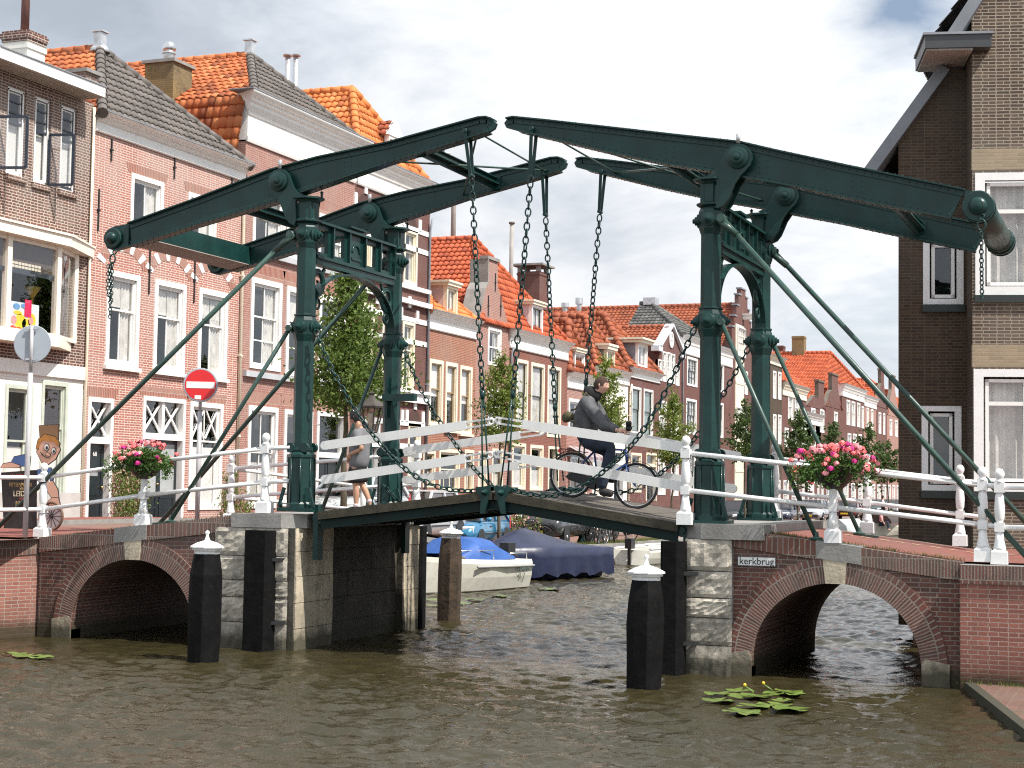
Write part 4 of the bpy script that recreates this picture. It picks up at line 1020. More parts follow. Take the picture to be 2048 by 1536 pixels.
def window(th, R_, fw=.10, rail=.42, up=(1, 1), lo=(2, 1), frame=None, cur='side', sill=.0, x=None, sash=None, bead=.035, proud=.025, parts=True, arch=False):
    x = XF if x is None else x
    y0, y1, z0, z1 = R_; frame = frame or white; sash = sash or frame
    b = MB(); d = .14; xo = x+proud
    b.box(x-d, xo, y0, y0+fw, z0, z1); b.box(x-d, xo, y1-fw, y1, z0, z1); b.box(x-d, xo, y0+fw, y1-fw, z1-fw, z1); b.box(x-d, xo, y0+fw, y1-fw, z0, z0+fw*.9)
    # a smaller moulding inside the frame gives it depth
    m_ = .03
    b.box(x-d, x-.03, y0+fw, y0+fw+m_, z0+fw, z1-fw); b.box(x-d, x-.03, y1-fw-m_, y1-fw, z0+fw, z1-fw); b.box(x-d, x-.03, y0+fw, y1-fw, z1-fw-m_, z1-fw)
    if sill: b.box(x-.02, x+.10, y0-.06, y1+.06, z0-.09, z0-.0)
    w = b.build('window', frame, th)
    a, c, e, g = y0+fw+m_, y1-fw-m_, z0+fw*.9, z1-fw-m_
    b = MB(); zr = g-(g-e)*rail if rail else e; s_ = .045
    def pane_grid(e_, g_, n, xs_):
        b.box(xs_-.035, xs_, a, a+s_, e_, g_); b.box(xs_-.035, xs_, c-s_, c, e_, g_); b.box(xs_-.035, xs_, a+s_, c-s_, e_, e_+s_); b.box(xs_-.035, xs_, a+s_, c-s_, g_-s_, g_)
        for k in range(1, n[0]): yy = a+(c-a)*k/n[0]; b.box(xs_-.03, xs_-.004, yy-bead/2, yy+bead/2, e_+s_, g_-s_)
        for k in range(1, n[1]): q = e_+(g_-e_)*k/n[1]; b.box(xs_-.028, xs_-.006, a+s_, c-s_, q-bead/2, q+bead/2)
    if rail:
        pane_grid(zr-.02, g, up, x-.05); pane_grid(e, zr+.02, lo, x-.085)
    else: pane_grid(e, g, lo, x-.06)
    b.build('sash', sash, w)
    b = MB(); b.poly([(x-.075, a, zr), (x-.075, c, zr), (x-.075, c, g), (x-.075, a, g)])
    if rail: b.poly([(x-.105, a, e), (x-.105, c, e), (x-.105, c, zr), (x-.105, a, zr)])
    b.build('pane', glass, w)
    if cur:
        b = MB(); r = random.Random(int(y0*31+z0*17)); xc_ = x-.145
        def drape(ya, yc, za, zc, wv=.03):
            n = max(4, int((yc-ya)/.035)); pts = [(xc_+wv*math.sin(k*1.7+r.random()*.8), ya+(yc-ya)*k/n) for k in range(n+1)]
            for p, q in zip(pts[:-1], pts[1:]):
                i = b.add([(p[0], p[1], za), (q[0], q[1], za), (q[0], q[1], zc), (p[0], p[1], zc)]); b.face((i, i+1, i+2, i+3), 0, True)
        W_ = c-a
        mm = curtain
        if cur == 'side':
            drape(c-W_*r.uniform(.36, .5), c+.03, e, g); drape(a-.03, a+W_*r.uniform(.06, .16), e, g)
            if rail and th.get('category') == 'house' and r.random() < .6: drape(a, c, zr+(g-zr)*r.uniform(.0, .3), g, .012)  # upper net added to give the panes the pale of reflected sky
        elif cur == 'both': drape(c-W_*.26, c+.02, e, g); drape(a-.02, a+W_*.26, e, g)
        elif cur == 'full': drape(a, c, e, g)
        elif cur == 'half': drape(a, c, e, e+(g-e)*.45)
        elif cur == 'blind': b.box(xc_-.01, xc_, a, c, e+(g-e)*.45, g); mm = blind
        elif cur == 'low': b.box(xc_-.01, xc_, a, c, e, e+(g-e)*.6); mm = blind
        elif cur == 'green': drape(a, c, e, g, .01); mm = MATS.get('greenish_net') or mat('greenish_net', (.16, .22, .19), .9, var=.1)
        b.build('curtain', mm, w)
    return w

def cornice(th, y0, y1, zb, zt, p=.45, matl=None, frieze=.5, back=.3, x=None, name='cornice', gutter=True, ret=.0):
    x = XF if x is None else x; h = zt-zb; k = zb+h*frieze
    pr = [(x-back, zb), (x+.05, zb), (x+.07, zb+.05*h), (x+.07, zb+.10*h), (x+.05, zb+.13*h), (x+.05, k), (x+.09, k+.02), (x+.10, k+.06*h), (x+p*.42, k+.18*h), (x+p*.45, k+.24*h), (x+p*.62, k+.27*h), (x+p*.64, k+.32*h), (x+p*.85, zt-.10*h), (x+p*.97, zt-.05*h), (x+p, zt-.03*h), (x+p, zt), (x-back, zt)]
    b = MB(); b.prism(pr, 'y', 0, 1) if False else None
    v0 = [(q[0], y0-(max(0, q[0]-x-.05)*ret), q[1]) for q in pr]; v1 = [(q[0], y1+(max(0, q[0]-x-.05)*ret), q[1]) for q in pr]
    i = b.add(v0); j = b.add(v1); n = len(pr)
    b.face(list(range(i, i+n)), 0); b.face(list(range(j, j+n))[::-1], 0)
    for k_ in range(n): b.face((i+(k_+1) % n, i+k_, j+k_, j+(k_+1) % n), 0)
    o = b.build(name, matl or cream, th)
    if gutter:
        b = MB(); b.box(x-back, x+p+.02, y0-p*ret-.02, y1+p*ret+.02, zt, zt+.025); b.build('gutter', lead, o)
    return o

def hip(th, y0, y1, ze, ap, xback, ml, mf, mr=None, ridge_m=None, x=None, ov=.15, seg=5, rr=.12, right=True, tw=.235, front=True, drop=0., rf=None):
    x = (XF if x is None else x)+ov; A = Vector((ap.x, ap.y, ap.z)); Bk = Vector((xback, ap.y, ap.z))
    if front: tiles(th, [(x, y0, ze), (x, y1, ze), A], mf, seg=seg, tw=tw)
    if drop:          # below the cornice the side slope turns steep and runs down to the lower neighbour's roof
        tiles(th, [(XF-.03, y0-.22*drop, ze-drop), (xback, y0-.22*drop, ze-drop), (xback, y0-.02, ze-.02), (XF-.03, y0-.02, ze-.02)], ml, seg=seg, tw=tw)
        l = tiles(th, [(x, y0, ze), (xback, y0, ze), Bk, A], ml, seg=seg, tw=tw)
    else: l = tiles(th, [(x, y0, ze), (xback, y0, ze), Bk, A], ml, seg=seg, tw=tw)
    if right: tiles(th, [(x, y1, ze), (xback, y1, ze), Bk, A], mr or ml, seg=max(2, seg-2), tw=tw)
    b = MB(); b.poly([(xback, y0, ze), (xback, y1, ze), Bk]); b.build('back_gable', brown_brick, th)
    rm = ridge_m or ml
    ridge(th, [(A, Bk)], rm, rr)
    if front: ridge(th, [(Vector((x, y0, ze)), A), (Vector((x, y1, ze)), A)], rf or mf, rr)
    return l
def chimney(roof, c, w, d, z0, z1, matl, cap=None, pots=()):
    b = MB(); b.box(c[0]-w/2, c[0]+w/2, c[1]-d/2, c[1]+d/2, z0, z1)
    if cap: b.box(c[0]-w/2-.07, c[0]+w/2+.07, c[1]-d/2-.07, c[1]+d/2+.07, z1, z1+.09, 1)
    else: b.box(c[0]-w/2-.03, c[0]+w/2+.03, c[1]-d/2-.03, c[1]+d/2+.03, z1-.18, z1-.06, 0)
    ch = b.build('chimney', [matl, cap or coping], roof)
    for (dx, dy, r, h, mm) in pots:
        b = MB(); zt = z1+(.09 if cap else 0); b.lathe([(r, 0), (r*.95, h), (r*1.25, h), (r*1.25, h+.04), (0, h+.05)], (c[0]+dx, c[1]+dy, zt), 10); b.build('flue_pipe', mm, ch)
    return ch
def dormer(th, R_, xfront, depth, frame=None, cheek=None, lo=(1, 1), slab=.18, slabm=None, cur='side', sash=None, over=.12):
    y0, y1, z0, z1 = R_
    b = MB(); ck = .06
    for yy in (y0, y1-ck): b.box(xfront-depth, xfront-.15, yy, yy+ck, z0-.1, z1)
    b.box(xfront-depth, xfront-.16, y0+ck, y1-ck, z1-.05, z1-.001)
    d = b.build('dormer', cheek or plaster, th)
    b = MB(); b.box(xfront-depth, xfront+over, y0-over, y1+over, z1, z1+slab*.6); b.box(xfront-depth, xfront+over*1.4, y0-over*1.4, y1+over*1.4, z1+slab*.6, z1+slab)
    b.build('dormer_roof', slabm or cream, d)
    b = MB(); b.poly([(xfront-.7, y0, z0), (xfront-.7, y1, z0), (xfront-.7, y1, z1), (xfront-.7, y0, z1)]); b.build('dormer_back', room, d)
    window(d, (y0, y1, z0, z1), .09, 0, lo=lo, frame=frame or white, cur=cur, x=xfront, sash=sash)
    return d
def band(th, y0, y1, zs_, h=.14, p=.02, matl=None, name='stone_band'):
    for z in zs_:
        b = MB(); b.box(XF-.1, XF+p, y0-.004, y1+.004, z-h/2, z+h/2); b.build(name, matl or white, th)
def anchors(th, pts):
    for (px, py, L) in pts:
        p = f(px, py); b = MB(); b.box(XF, XF+.035, p.y-.018, p.y+.018, p.z-L/2, p.z+L/2); b.box(XF, XF+.05, p.y-.05, p.y+.05, p.z-.02, p.z+.02); b.build('wall_anchor', darkm, th)
def lintels(th, Rs, h=.42, matl=None):
    for (y0, y1, z0, z1) in Rs:
        b = MB(); b.prism([(y0-.10, z1+.004), (y1+.10, z1+.004), (y1+.22, z1+h), (y0-.22, z1+h)], 'x', XF-.05, XF+.006); b.build('lintel', matl or lintel_brick, th)
def door(th, R_, trans=.0, matl=None, frame=None, cross=0, glazed=False, fw=.11, number=None):
    """frame, fanlight with crossed bars and a panelled leaf"""
    y0, y1, z0, z1 = R_; fr = frame or white; x = XF
    b = MB(); b.box(x-.2, x+.03, y0, y0+fw, z0, z1); b.box(x-.2, x+.03, y1-fw, y1, z0, z1); b.box(x-.2, x+.03, y0+fw, y1-fw, z1-fw, z1)
    zt = z1-(z1-z0)*trans
    if trans: b.box(x-.2, x+.02, y0+fw, y1-fw, zt-.10, zt+.06)
    d = b.build('door_frame', fr, th)
    if trans:
        zc0, zc1 = zt+.06, z1-fw
        b = MB(); n = max(1, cross)
        for k in range(n):
            a, c = y0+fw+(y1-y0-2*fw)*k/n, y0+fw+(y1-y0-2*fw)*(k+1)/n
            if k: b.box(x-.14, x-.02, a-.06, a+.06, zc0, zc1)
            if cross:
                b.bar((x-.07, a+.03, zc0), (x-.07, c-.03, zc1), .05, .035, up=(1, 0, 0)); b.bar((x-.072, a+.03, zc1), (x-.072, c-.03, zc0), .05, .035, up=(1, 0, 0))
        b.build('fanlight_bars', fr, d)
        b = MB(); b.poly([(x-.12, y0+fw, zc0), (x-.12, y1-fw, zc0), (x-.12, y1-fw, zc1), (x-.12, y0+fw, zc1)]); b.build('fanlight', glass, d)
    zt2 = zt-.10 if trans else z1-fw
    b = MB(); a, c = y0+fw, y1-fw; b.box(x-.2, x-.14, a, c, z0, zt2)
    H = zt2-z0
    for (e, g) in (((.05, .30), (.36, .95)) if not glazed else ((.05, .30),)):
        for (s, t) in (((.12, .88),) if c-a < 1.1 else ((.08, .46), (.54, .92))):
            yy0, yy1, q0, q1 = a+(c-a)*s, a+(c-a)*t, z0+H*e, z0+H*g
            b.box(x-.14, x-.125, yy0, yy1, q0, q0+.03); b.box(x-.14, x-.125, yy0, yy1, q1-.03, q1); b.box(x-.14, x-.125, yy0, yy0+.03, q0, q1); b.box(x-.14, x-.125, yy1-.03, yy1, q0, q1)
    lf = b.build('door', matl or navydoor, th)
    if glazed:
        for (s, t) in ((.08, .44), (.56, .92)):
            b = MB(); b.box(x-.139, x-.13, a+(c-a)*s, a+(c-a)*t, z0+H*.36, z0+H*.95); b.build('door_glass', MATS.get('frosted') or mat('frosted', (.36, .38, .38), .25, var=.15), lf)
    b = MB(); b.sphere((x-.10, c-.10 if c-a < 1.1 else (a+c)/2-.06, z0+H*.46), .035, 8); b.build('handle', MATS.get('brass') or mat('brass', (.55, .38, .15), .3, metal=.9), lf)
    if c-a < 1.1:
        b = MB(); b.box(x-.14, x-.128, (a+c)/2-.15, (a+c)/2+.15, z0+H*.60, z0+H*.645); b.build('letter_box', silver, lf)
    return d
def text(txt, size, loc, rot, matl, parent, name='lettering', ext=.004, align='CENTER', sx=1.):
    cu = bpy.data.curves.new(name, 'FONT'); cu.body = txt; cu.size = size; cu.extrude = ext; cu.align_x = align; cu.align_y = 'CENTER'; cu.resolution_u = 3
    o = bpy.data.objects.new(name, cu); COL.objects.link(o)
    dg = bpy.context.evaluated_depsgraph_get(); me = bpy.data.meshes.new_from_object(o.evaluated_get(dg)); bpy.data.objects.remove(o)
    me.transform(Matrix.Translation(Vector(loc)-wloc(parent)) @ Matrix(rot).to_4x4() @ Matrix.Diagonal((sx, 1, 1, 1)))
    me.materials.clear(); me.materials.append(matl)
    ob = bpy.data.objects.new(name, me); COL.objects.link(ob); ob.parent = parent; return ob
ROT_X = ((0, 0, 1), (1, 0, 0), (0, 1, 0))      # text facing +x, reading along +y
ROT_Y = ((1, 0, 0), (0, 0, -1), (0, 1, 0))     # text facing -y, reading along +x

def house(label, y0, y1, cat='house'): return thing('terraced_house', label, cat, (XF, (y0+y1)/2, .5), group='terraced houses along the left quay')
GZ = .5
# ---------------------------------------------------------------- A: brown house with the bay window
yA0, yA1 = f(-75, 900).y, f(187, 240).y
h = house('dark brown brick house with white bay window and wide flat eaves, leftmost in view', yA0, yA1)
zt = f(165, 200).z; zg = f(168, 752).z; 
up = [rect(16, 169, 48, 355), rect(71, 189, 98, 372), rect(123, 207, 150, 386), rect(-42, 148, -6, 338)]
facade(h, yA0, yA1, zg, zt, up+[(f(-40, 600).y, f(140, 600).y, f(117, 690).z, f(117, 482).z)], brown_brick, depth=8)
dkblue = mat('dark_blue_sash', (.02, .026, .04), .4)
for k, q in enumerate(up):
    w = window(h, q, .06, 0, lo=(1, 1), frame=white, cur=None, sash=white, proud=-.06)
    y0, y1, z0, z1 = q; zm = z1-(z1-z0)*.42
    b = MB()
    for e, g in ((zm, z1-.06),):
        b.box(XF-.09, XF-.045, y0+.06, y0+.11, e, g); b.box(XF-.09, XF-.045, y1-.11, y1-.06, e, g); b.box(XF-.09, XF-.045, y0+.06, y1-.06, e, e+.06); b.box(XF-.09, XF-.045, y0+.06, y1-.06, g-.05, g)
        for t in (.33, .66): b.box(XF-.085, XF-.05, y0+.1, y1-.1, e+(g-e)*t-.018, e+(g-e)*t+.018)
    if k == 2:
        b.box(XF-.09, XF-.045, y0+.06, y0+.10, z0+.05, zm); b.box(XF-.09, XF-.045, y1-.10, y1-.06, z0+.05, zm); b.box(XF-.09, XF-.045, y0+.06, y1-.06, z0+.05, z0+.1)
    b.build('top_light', dkblue, w)
    b = MB(); b.box(XF-.17, XF-.16, y0+.06, y1-.06, z0+.06, zm); b.build('blind', blind, w)
    b = MB(); b.box(XF-.05, XF+.07, y0-.05, y1+.05, z0-.13, z0-.02); b.build('sill', brown_brick, w)
    if k in (1, 3):       # casement swung open on its right hinge
        hy = y1-.05; L = (y1-y0)*.95; dv = Vector((math.cos(R(18)), math.sin(R(18)), 0)); b = MB()
        def C(t, z): return Vector((XF+.02, hy, z))+dv*L*t
        zb_, zt_ = z0+.02, zm+.02
        for (p, q2) in ((C(0, zb_), C(0, zt_)), (C(1, zb_), C(1, zt_)), (C(0, zb_), C(1, zb_)), (C(0, zt_), C(1, zt_))): b.bar(p, q2, .04, .06, up=(dv if abs(p.z-q2.z) > .1 else Vector((0, 0, 1))))
        sw = b.build('open_sash', dkblue, w)
        b = MB(); b.poly([C(.03, zb_), C(.97, zb_), C(.97, zt_), C(.03, zt_)]); b.build('pane', glass, sw)
# eaves
b = MB(); ye = f(165, 200).y; b.box(XF-8, XF+.62, yA0, ye+.02, zt+.02, zt+.26); b.build('flat_roof', white, h)
b = MB(); 
for k in range(6): b.box(XF+.02+k*.1, XF+.105+k*.1, yA0, ye, zt+.0, zt+.019)
ro = b.build('soffit', soffit, h)
b = MB(); b.box(XF-8, XF+.645, yA0, ye+.045, zt+.26, zt+.285); b.build('roof_edge', lead, h)
p = atx(48, 105, XF-1.4); q = atx(25, 105, XF-1.4); q2 = atx(71, 105, XF-1.4); zc = atx(48, 68, XF-1.4).z
chimney(ro, (XF-1.4, p.y), .7, (q2.y-q.y)*.78, zt, zc-.25, plaster); chimney(ro, (XF-1.4, p.y), .75, (q2.y-q.y)*.84, zc-.26, zc, brown_brick, pots=((0, 0, .10, 1.6, mat('rusty_flue', (.16, .07, .06), .6, var=.3)),))
p = atx(168, 145, XF-.9); chimney(ro, (XF-.9, p.y), .5, .5, zt, p.z-.06, brown_brick, cap=coping)
# bay window
xb = XF+.5; yb0, yb1, yw = f(-60, 600).y-.3, atx(117, 600, xb).y, f(150, 600).y
zs0, zs1 = atx(112, 694, xb).z, atx(112, 676, xb).z; zc0, zc1 = atx(142, 494, xb+.15).z, atx(142, 474, xb+.15).z
pl = [(XF, yb0), (xb, yb0), (xb, yb1), (XF, yw)]
bay = MB(); bay.prism([(XF-.1, yb0), (xb+.05, yb0), (xb+.05, yb1+.03), (XF-.1, yw+.12)], 'z', zs0, zs1); bay.prism([(XF-.1, yb0), (xb+.20, yb0), (xb+.20, yb1+.14), (XF+.05, yw+.62), (XF-.1, yw+.62)], 'z', zc0, zc1)
bay.prism([(XF-.1, yb0), (xb+.24, yb0), (xb+.24, yb1+.16), (XF+.05, yw+.68), (XF-.1, yw+.68)], 'z', zc1, zc1+.05)
for yy in (atx(17, 600, xb).y, yb1): bay.box(xb-.12, xb+.02, yy-.09, yy+.06, zs1, zc0)
bay.box(XF-.02, XF+.08, yw-.14, yw, zs1, zc0)
for zz_, hh in ((zs1, .09), (zc0-.10, .10)): bay.bar((xb-.04, yb1, zz_+hh/2), (XF, yw-.06, zz_+hh/2), .08, hh); bay.box(xb-.09, xb-.01, yb0, yb1, zz_, zz_+hh)
bayo = bay.build('bay_window', mat('bay_cream_paint', (.80, .72, .60), .4, var=.05), h)
b = MB(); b.poly([(xb-.05, yb0, zs1), (xb-.05, yb1, zs1), (xb-.05, yb1, zc0), (xb-.05, yb0, zc0)]); b.poly([(xb-.05, yb1, zs1), (XF, yw-.06, zs1), (XF, yw-.06, zc0), (xb-.05, yb1, zc0)]); b.build('pane', glass, bayo)
zbl = zc0-(zc0-zs1)*.33
bb = mat('woven_roll_blind', (.085, .06, .05), .8, var=.3, streak=.2); b = MB(); b.box(xb-.13, xb-.12, yb0, yb1-.08, zbl, zc0); b.bar((xb-.13, yb1-.06, (zbl-.12+zc0)/2), (XF-.05, yw-.1, (zbl-.12+zc0)/2), .01, zc0-zbl+.12); b.build('roll_blind', bb, bayo)
b = MB(); b.box(xb-.12, xb-.06, yb0, yb1-.07, zbl-.10, zbl); b.build('sash_rail', dkblue, bayo)
r = random.Random(5); b = MB()
for k in range(9):
    yq = atx(22, 600, xb-.1).y+.09*k*1.25
    for j in range(2): b.box(xb-.118, xb-.112, yq, yq+.095, zbl+.03+j*.075, zbl+.085+j*.075)
b.build('blind_border', cream, bayo)
# bright children's drawing leaning in the window, and a lamp
yP0, yP1 = atx(22, 610, xb-.14).y, atx(79, 610, xb-.14).y; zP0, zP1 = zs1+.02, atx(50, 606, xb-.14).z
b = MB(); b.box(xb-.16, xb-.15, yP0, yP1, zP0, zP1, 0)
cols = [(.75, .82, .85), (.85, .65, .05), (.75, .10, .05), (.85, .35, .35), (.15, .35, .65), (.55, .60, .08), (.8, .02, .12)]
pm = [mat('drawing_colour_%s' % n, c, .8, var=.04) for n, c in zip(('sky', 'yellow', 'red', 'pink', 'blue', 'lime', 'note'), cols)]
W_, H_ = yP1-yP0, zP1-zP0
def bl(u, v, ru, rv, m, n=12): b.prism([(yP0+W_*(u+ru*math.cos(6.283*k/n)), zP0+H_*(v+rv*math.sin(6.283*k/n))) for k in range(n)], 'x', xb-.149, xb-.144+.0006*m, m)
for a_ in ((.35, .35, .2, .28, 1), (.55, .3, .15, .2, 1), (.25, .65, .15, .07, 1), (.12, .4, .1, .15, 3), (.1, .12, .1, .1, 2), (.3, .1, .12, .09, 2), (.5, .08, .1, .06, 2), (.75, .45, .14, .24, 1), (.72, .45, .08, .14, 3), (.2, .85, .12, .1, 4), (.45, .9, .1, .08, 4), (.6, .62, .1, .06, 5)): bl(*a_)
b.box(xb-.143, xb-.14, yP0+W_*.48, yP0+W_*.72, zP0+H_*.55, zP0+H_*1.12, 6)
b.build('drawing', pm, bayo)
b = MB(); yl = atx(72, 585, xb-.4).y; zl = atx(72, 585, xb-.4).z; b.lathe([(.20, .12), (.03, -.12)], (xb-.5, yl, zl), 12); b.lathe([(.03, -.5), (.03, -.1)], (xb-.5, yl, zl), 8); b.build('lamp', mat('lamp_yellow', (.45, .30, .05), .6), bayo)
# painted ground floor
zp = f(150, 985).z
gw = [rect(11, 767, 56, 1070), rect(84, 761, 128, 1010)]
facade(h, yA0, yA1, GZ, zg, gw, whitebrick, name='ground_floor_wall', sides=False)
band(h, yA0, yA1, [f(168, 748).z], .30, .06, white, 'fascia_band')
greypaint = mat('grey_painted_brick', (.45, .44, .42), .7, var=.1)
b = MB(); b.box(XF-.02, XF+.03, yA0, yA1, GZ, zp); b.build('plinth', greypaint, h)
lg = mat('sage_sash', (.50, .54, .46), .45)
for q in gw: window(h, q, .09, .36, up=(1, 1), lo=(1, 1), frame=lg, cur='low')
b = MB(); b.tube([(XF+.06, yA1-.06, GZ), (XF+.06, yA1-.06, zt-.1)], .035, 8); b.build('drain_pipe', cream, h)

# ---------------------------------------------------------------- B: pink brick house with grey front roof
yB0, yB1 = yA1, f(490, 345).y
h = house('pink brick house with relief arches, crossed fanlights and a grey tiled front roof', yB0, yB1)
zb, zt = f(190, 262).z, f(190, 224).z
w2 = [rect(262, 345, 324, 470), rect(376, 383, 430, 492)]
w1 = [rect(214.5, 538, 274.5, 738), rect(309.5, 557, 367, 748.5), rect(398, 575, 451, 759)]
dr = [rect(176, 793, 219, 1049), rect(286, 791, 364, 1043)]; w0 = [rect(380, 802, 440, 1019)]
facade(h, yB0, yB1, GZ, zb+.05, w2+w1+dr+w0, pink_brick)
window(h, w2[0], .12, 0, lo=(2, 1), cur='side', proud=.03); window(h, w2[1], .12, 0, lo=(2, 1), cur='side', proud=.03)
for q in w1:
    window(h, q, .14, .38, up=(1, 1), lo=(2, 1), cur='side', sill=1, proud=.03)
    y0, y1, z0, z1 = q; yc, hw = (y0+y1)/2, (y1-y0)/2+.12; b = MB(); st_ = []; n = 15
    for k in range(n):           # relief arch with white stones
        t0, t1 = math.pi*(.14+.72*k/n), math.pi*(.14+.72*(k+1)/n)
        zc_ = z1-.18; P = lambda t, r_: (yc-r_*1.12*math.cos(t), zc_+r_*.86*math.sin(t))
        b2 = MB(); (b2 if k % 3 == 0 else b).prism([P(t0, hw), P(t1, hw), P(t1, hw+.30), P(t0, hw+.30)], 'x', XF-.02, XF+(.014 if k % 3 == 0 else .008))
        if k % 3 == 0: st_.append(b2)
    a = b.build('relief_arch', lintel_brick, h)
    for b2 in st_: b2.build('arch_stone', white, a)
lintels(h, w2+dr+w0, .24)
door(h, dr[0], .33, cross=1); door(h, dr[1], .31, cross=2, glazed=True); 
ww = window(h, w0[0], .13, .34, up=(2, 1), lo=(2, 1), cur='low', proud=.03)
y0, y1, z0, z1 = w0[0]; b = MB(); zu0, zu1 = z1-(z1-z0)*.335, z1-.17
for k in range(2):
    a, c = y0+.16+(y1-y0-.32)*k/2, y0+.16+(y1-y0-.32)*(k+1)/2
    b.bar((XF-.045, a+.03, zu0), (XF-.045, c-.03, zu1), .045, .035, up=(1, 0, 0)); b.bar((XF-.047, a+.03, zu1), (XF-.047, c-.03, zu0), .045, .035, up=(1, 0, 0))
b.build('crossed_bars', white, ww)
text('68', .16, (XF-.122, (dr[0][0]+dr[0][1])/2, f(195, 908).z), ROT_X, white, h, 'house_number')
anchors(h, [(222, 300, .55), (348, 335, .6), (463, 368, .5), (196, 420, 1.0), (298, 540, 1.2), (388, 560, 1.2)])
cornice(h, yB0+.06, yB1-.02, zb, zt, .34, white, .52)
ap = aty(200, 97, (yB0+yB1)/2)
roof = hip(h, yB0, yB1, zt-.05, ap, XF-11, tile_orange, tile_grey, ridge_m=tile_orange, ov=.25, rr=.13, drop=.6)
b = MB(); b.box(ap.x-.12, ap.x+.12, ap.y-.12, ap.y+.12, ap.z, ap.z+.42); b.box(ap.x-.17, ap.x+.17, ap.y-.17, ap.y+.17, ap.z+.42, ap.z+.46); b.lathe([(.3, -.12), (.2, .05)], ap, 8); b.build('roof_vent', silver, roof)
pc = atx(369, 200, XF-2.8); zt_c = atx(369, 147, XF-2.8).z
chimney(roof, (XF-2.8, yB1+.35), .95, .95, zt-1.2, zt_c, yellow_brick, cap=coping, pots=((0, 0, .16, .28, silver),))
b = MB(); b.sphere((XF-2.8, yB1+.35, zt_c+.55), .2, 12); b.build('chimney_cowl', steel, roof)

# ---------------------------------------------------------------- C: tall house with the big cream cornice
yC0, yC1 = yB1, f(707, 500).y
h = house('tall red brick house with deep white cornice and stone sill band beside the pink house', yC0, yC1)
zb, zt = f(501, 286).z, f(524, 199).z
w2 = [rect(507, 378, 568, 506), rect(574, 400, 632, 530), rect(638, 425, 690, 548)]
w1 = [rect(502, 553, 559, 744), rect(573, 571, 626, 758), rect(638, 588, 688, 770)]
w0 = [rect(496, 810, 550, 1016), rect(568, 818, 620, 1012)]; d0 = [rect(634, 822, 688, 1008)]
facade(h, yC0, yC1, GZ, zb+.05, w2+w1+w0+d0, mat('x', (1, 1, 1)) if False else rose_brick)
for q in w2: window(h, q, .13, .45, up=(2, 1), lo=(2, 1), cur='side', proud=.03)
for q in w1: window(h, q, .15, .40, up=(2, 1), lo=(2, 2), cur='side', proud=.04)
for q in w0: window(h, q, .14, .44, up=(2, 1), lo=(2, 1), cur='half', proud=.04)
door(h, d0[0], .46, cross=0, glazed=False, fw=.13)
lintels(h, w2+w1+w0+d0, .40)
band(h, yC0+.15, yC1-.1, [f(500, 748).z, f(540, 512).z], .16, .12, greyband, 'sill_band')
cornice(h, yC0, yC1-.05, zb, zt, .46, white, .55, ret=1.)
ap = aty(500, 110, (yC0+yC1)/2)
roof = hip(h, yC0, yC1, zt-.05, ap, XF-12, tile_orange, tile_grey, ridge_m=tile_orange, ov=.25, rr=.13, drop=2.6)
b = MB(); b.box(ap.x-.12, ap.x+.12, ap.y-.12, ap.y+.12, ap.z, ap.z+.42); b.box(ap.x-.17, ap.x+.17, ap.y-.17, ap.y+.17, ap.z+.42, ap.z+.46); b.build('roof_vent', silver, roof)
for px in (574, 590):
    p = atx(px, 190, XF-3.2); zt_ = atx(px, 112, XF-3.2).z; b = MB(); b.tube([(p.x, p.y, p.z-1.5), (p.x, p.y, zt_)], .09, 8); b.lathe([(.16, 0), (.16, .06), (0, .1)], (p.x, p.y, zt_), 10); b.build('flue_pipe', silver, roof)

# ---------------------------------------------------------------- D: brown house with white bands
yD0, yD1 = yC1, f(856, 640).y
h = house('brown brick house striped with white stone bands and arched window heads', yD0, yD1)
zb, zt = f(712, 368).z, f(744, 342).z+.12
T = [(714, 415, 743, 546), (762, 436, 788, 558), (808, 455, 833, 573)]
w2 = [rect(*q) for q in T]; w1 = [rect(722, 603, 746, 742), rect(765, 622, 789, 760), rect(805, 640, 827, 782)]
w0 = [rect(775, 842, 797, 955), rect(816, 846, 839, 957)]; d0 = [rect(722, 838, 756, 1005)]
facade(h, yD0, yD1, GZ, zb+.05, w2+w1+w0+d0, plum_brick)
for q in w2+w1: window(h, q, .12, .40, up=(1, 1), lo=(1, 1), frame=cream, cur='both')
for q in w0: window(h, q, .11, .36, up=(1, 1), lo=(1, 1), frame=cream, cur='half')
door(h, d0[0], .25, glazed=True)
def zz(px, py): return f(px, py).z
band(h, yD0, yD1, [zz(848, 467), zz(848, 505), zz(848, 646), zz(848, 689), zz(848, 850), zz(848, 895)], .17, .025)
for z, hh, p_ in ((zz(848, 583), .14, .10), (zz(848, 612), .16, .16), (zz(848, 800), .30, .14), (zz(848, 788), .10, .22)):
    b = MB(); b.box(XF-.1, XF+p_, yD0-.02, yD1+.02, z-hh/2, z+hh/2); b.build('string_course', white, h)
for (y0, y1, z0, z1) in w2+w1+w0:          # blind arch and keystones over each window
    yc, rr_ = (y0+y1)/2, (y1-y0)/2; b = MB(); n = 9
    b.prism([(yc-rr_*math.cos(math.pi*k/n), z1+.0+rr_*.95*math.sin(math.pi*k/n)) for k in range(n+1)], 'x', XF-.02, XF+.006); a = b.build('arch_panel', mat('dark_arch_brick', (.07, .035, .03), .9) if 'dark_arch_brick' not in MATS else MATS['dark_arch_brick'], h)
    for t in (.12, .5, .88): b = MB(); cy, cz = yc-(rr_+.2)*math.cos(math.pi*t), z1+(rr_+.2)*.95*math.sin(math.pi*t); b.box(XF-.05, XF+.045, cy-.10, cy+.10, cz-.19, cz+.19); b.build('key_stone', white, a)
cornice(h, yD0+.1, yD1-.02, zb, zt+.22, .36, white, .5, ret=.4)
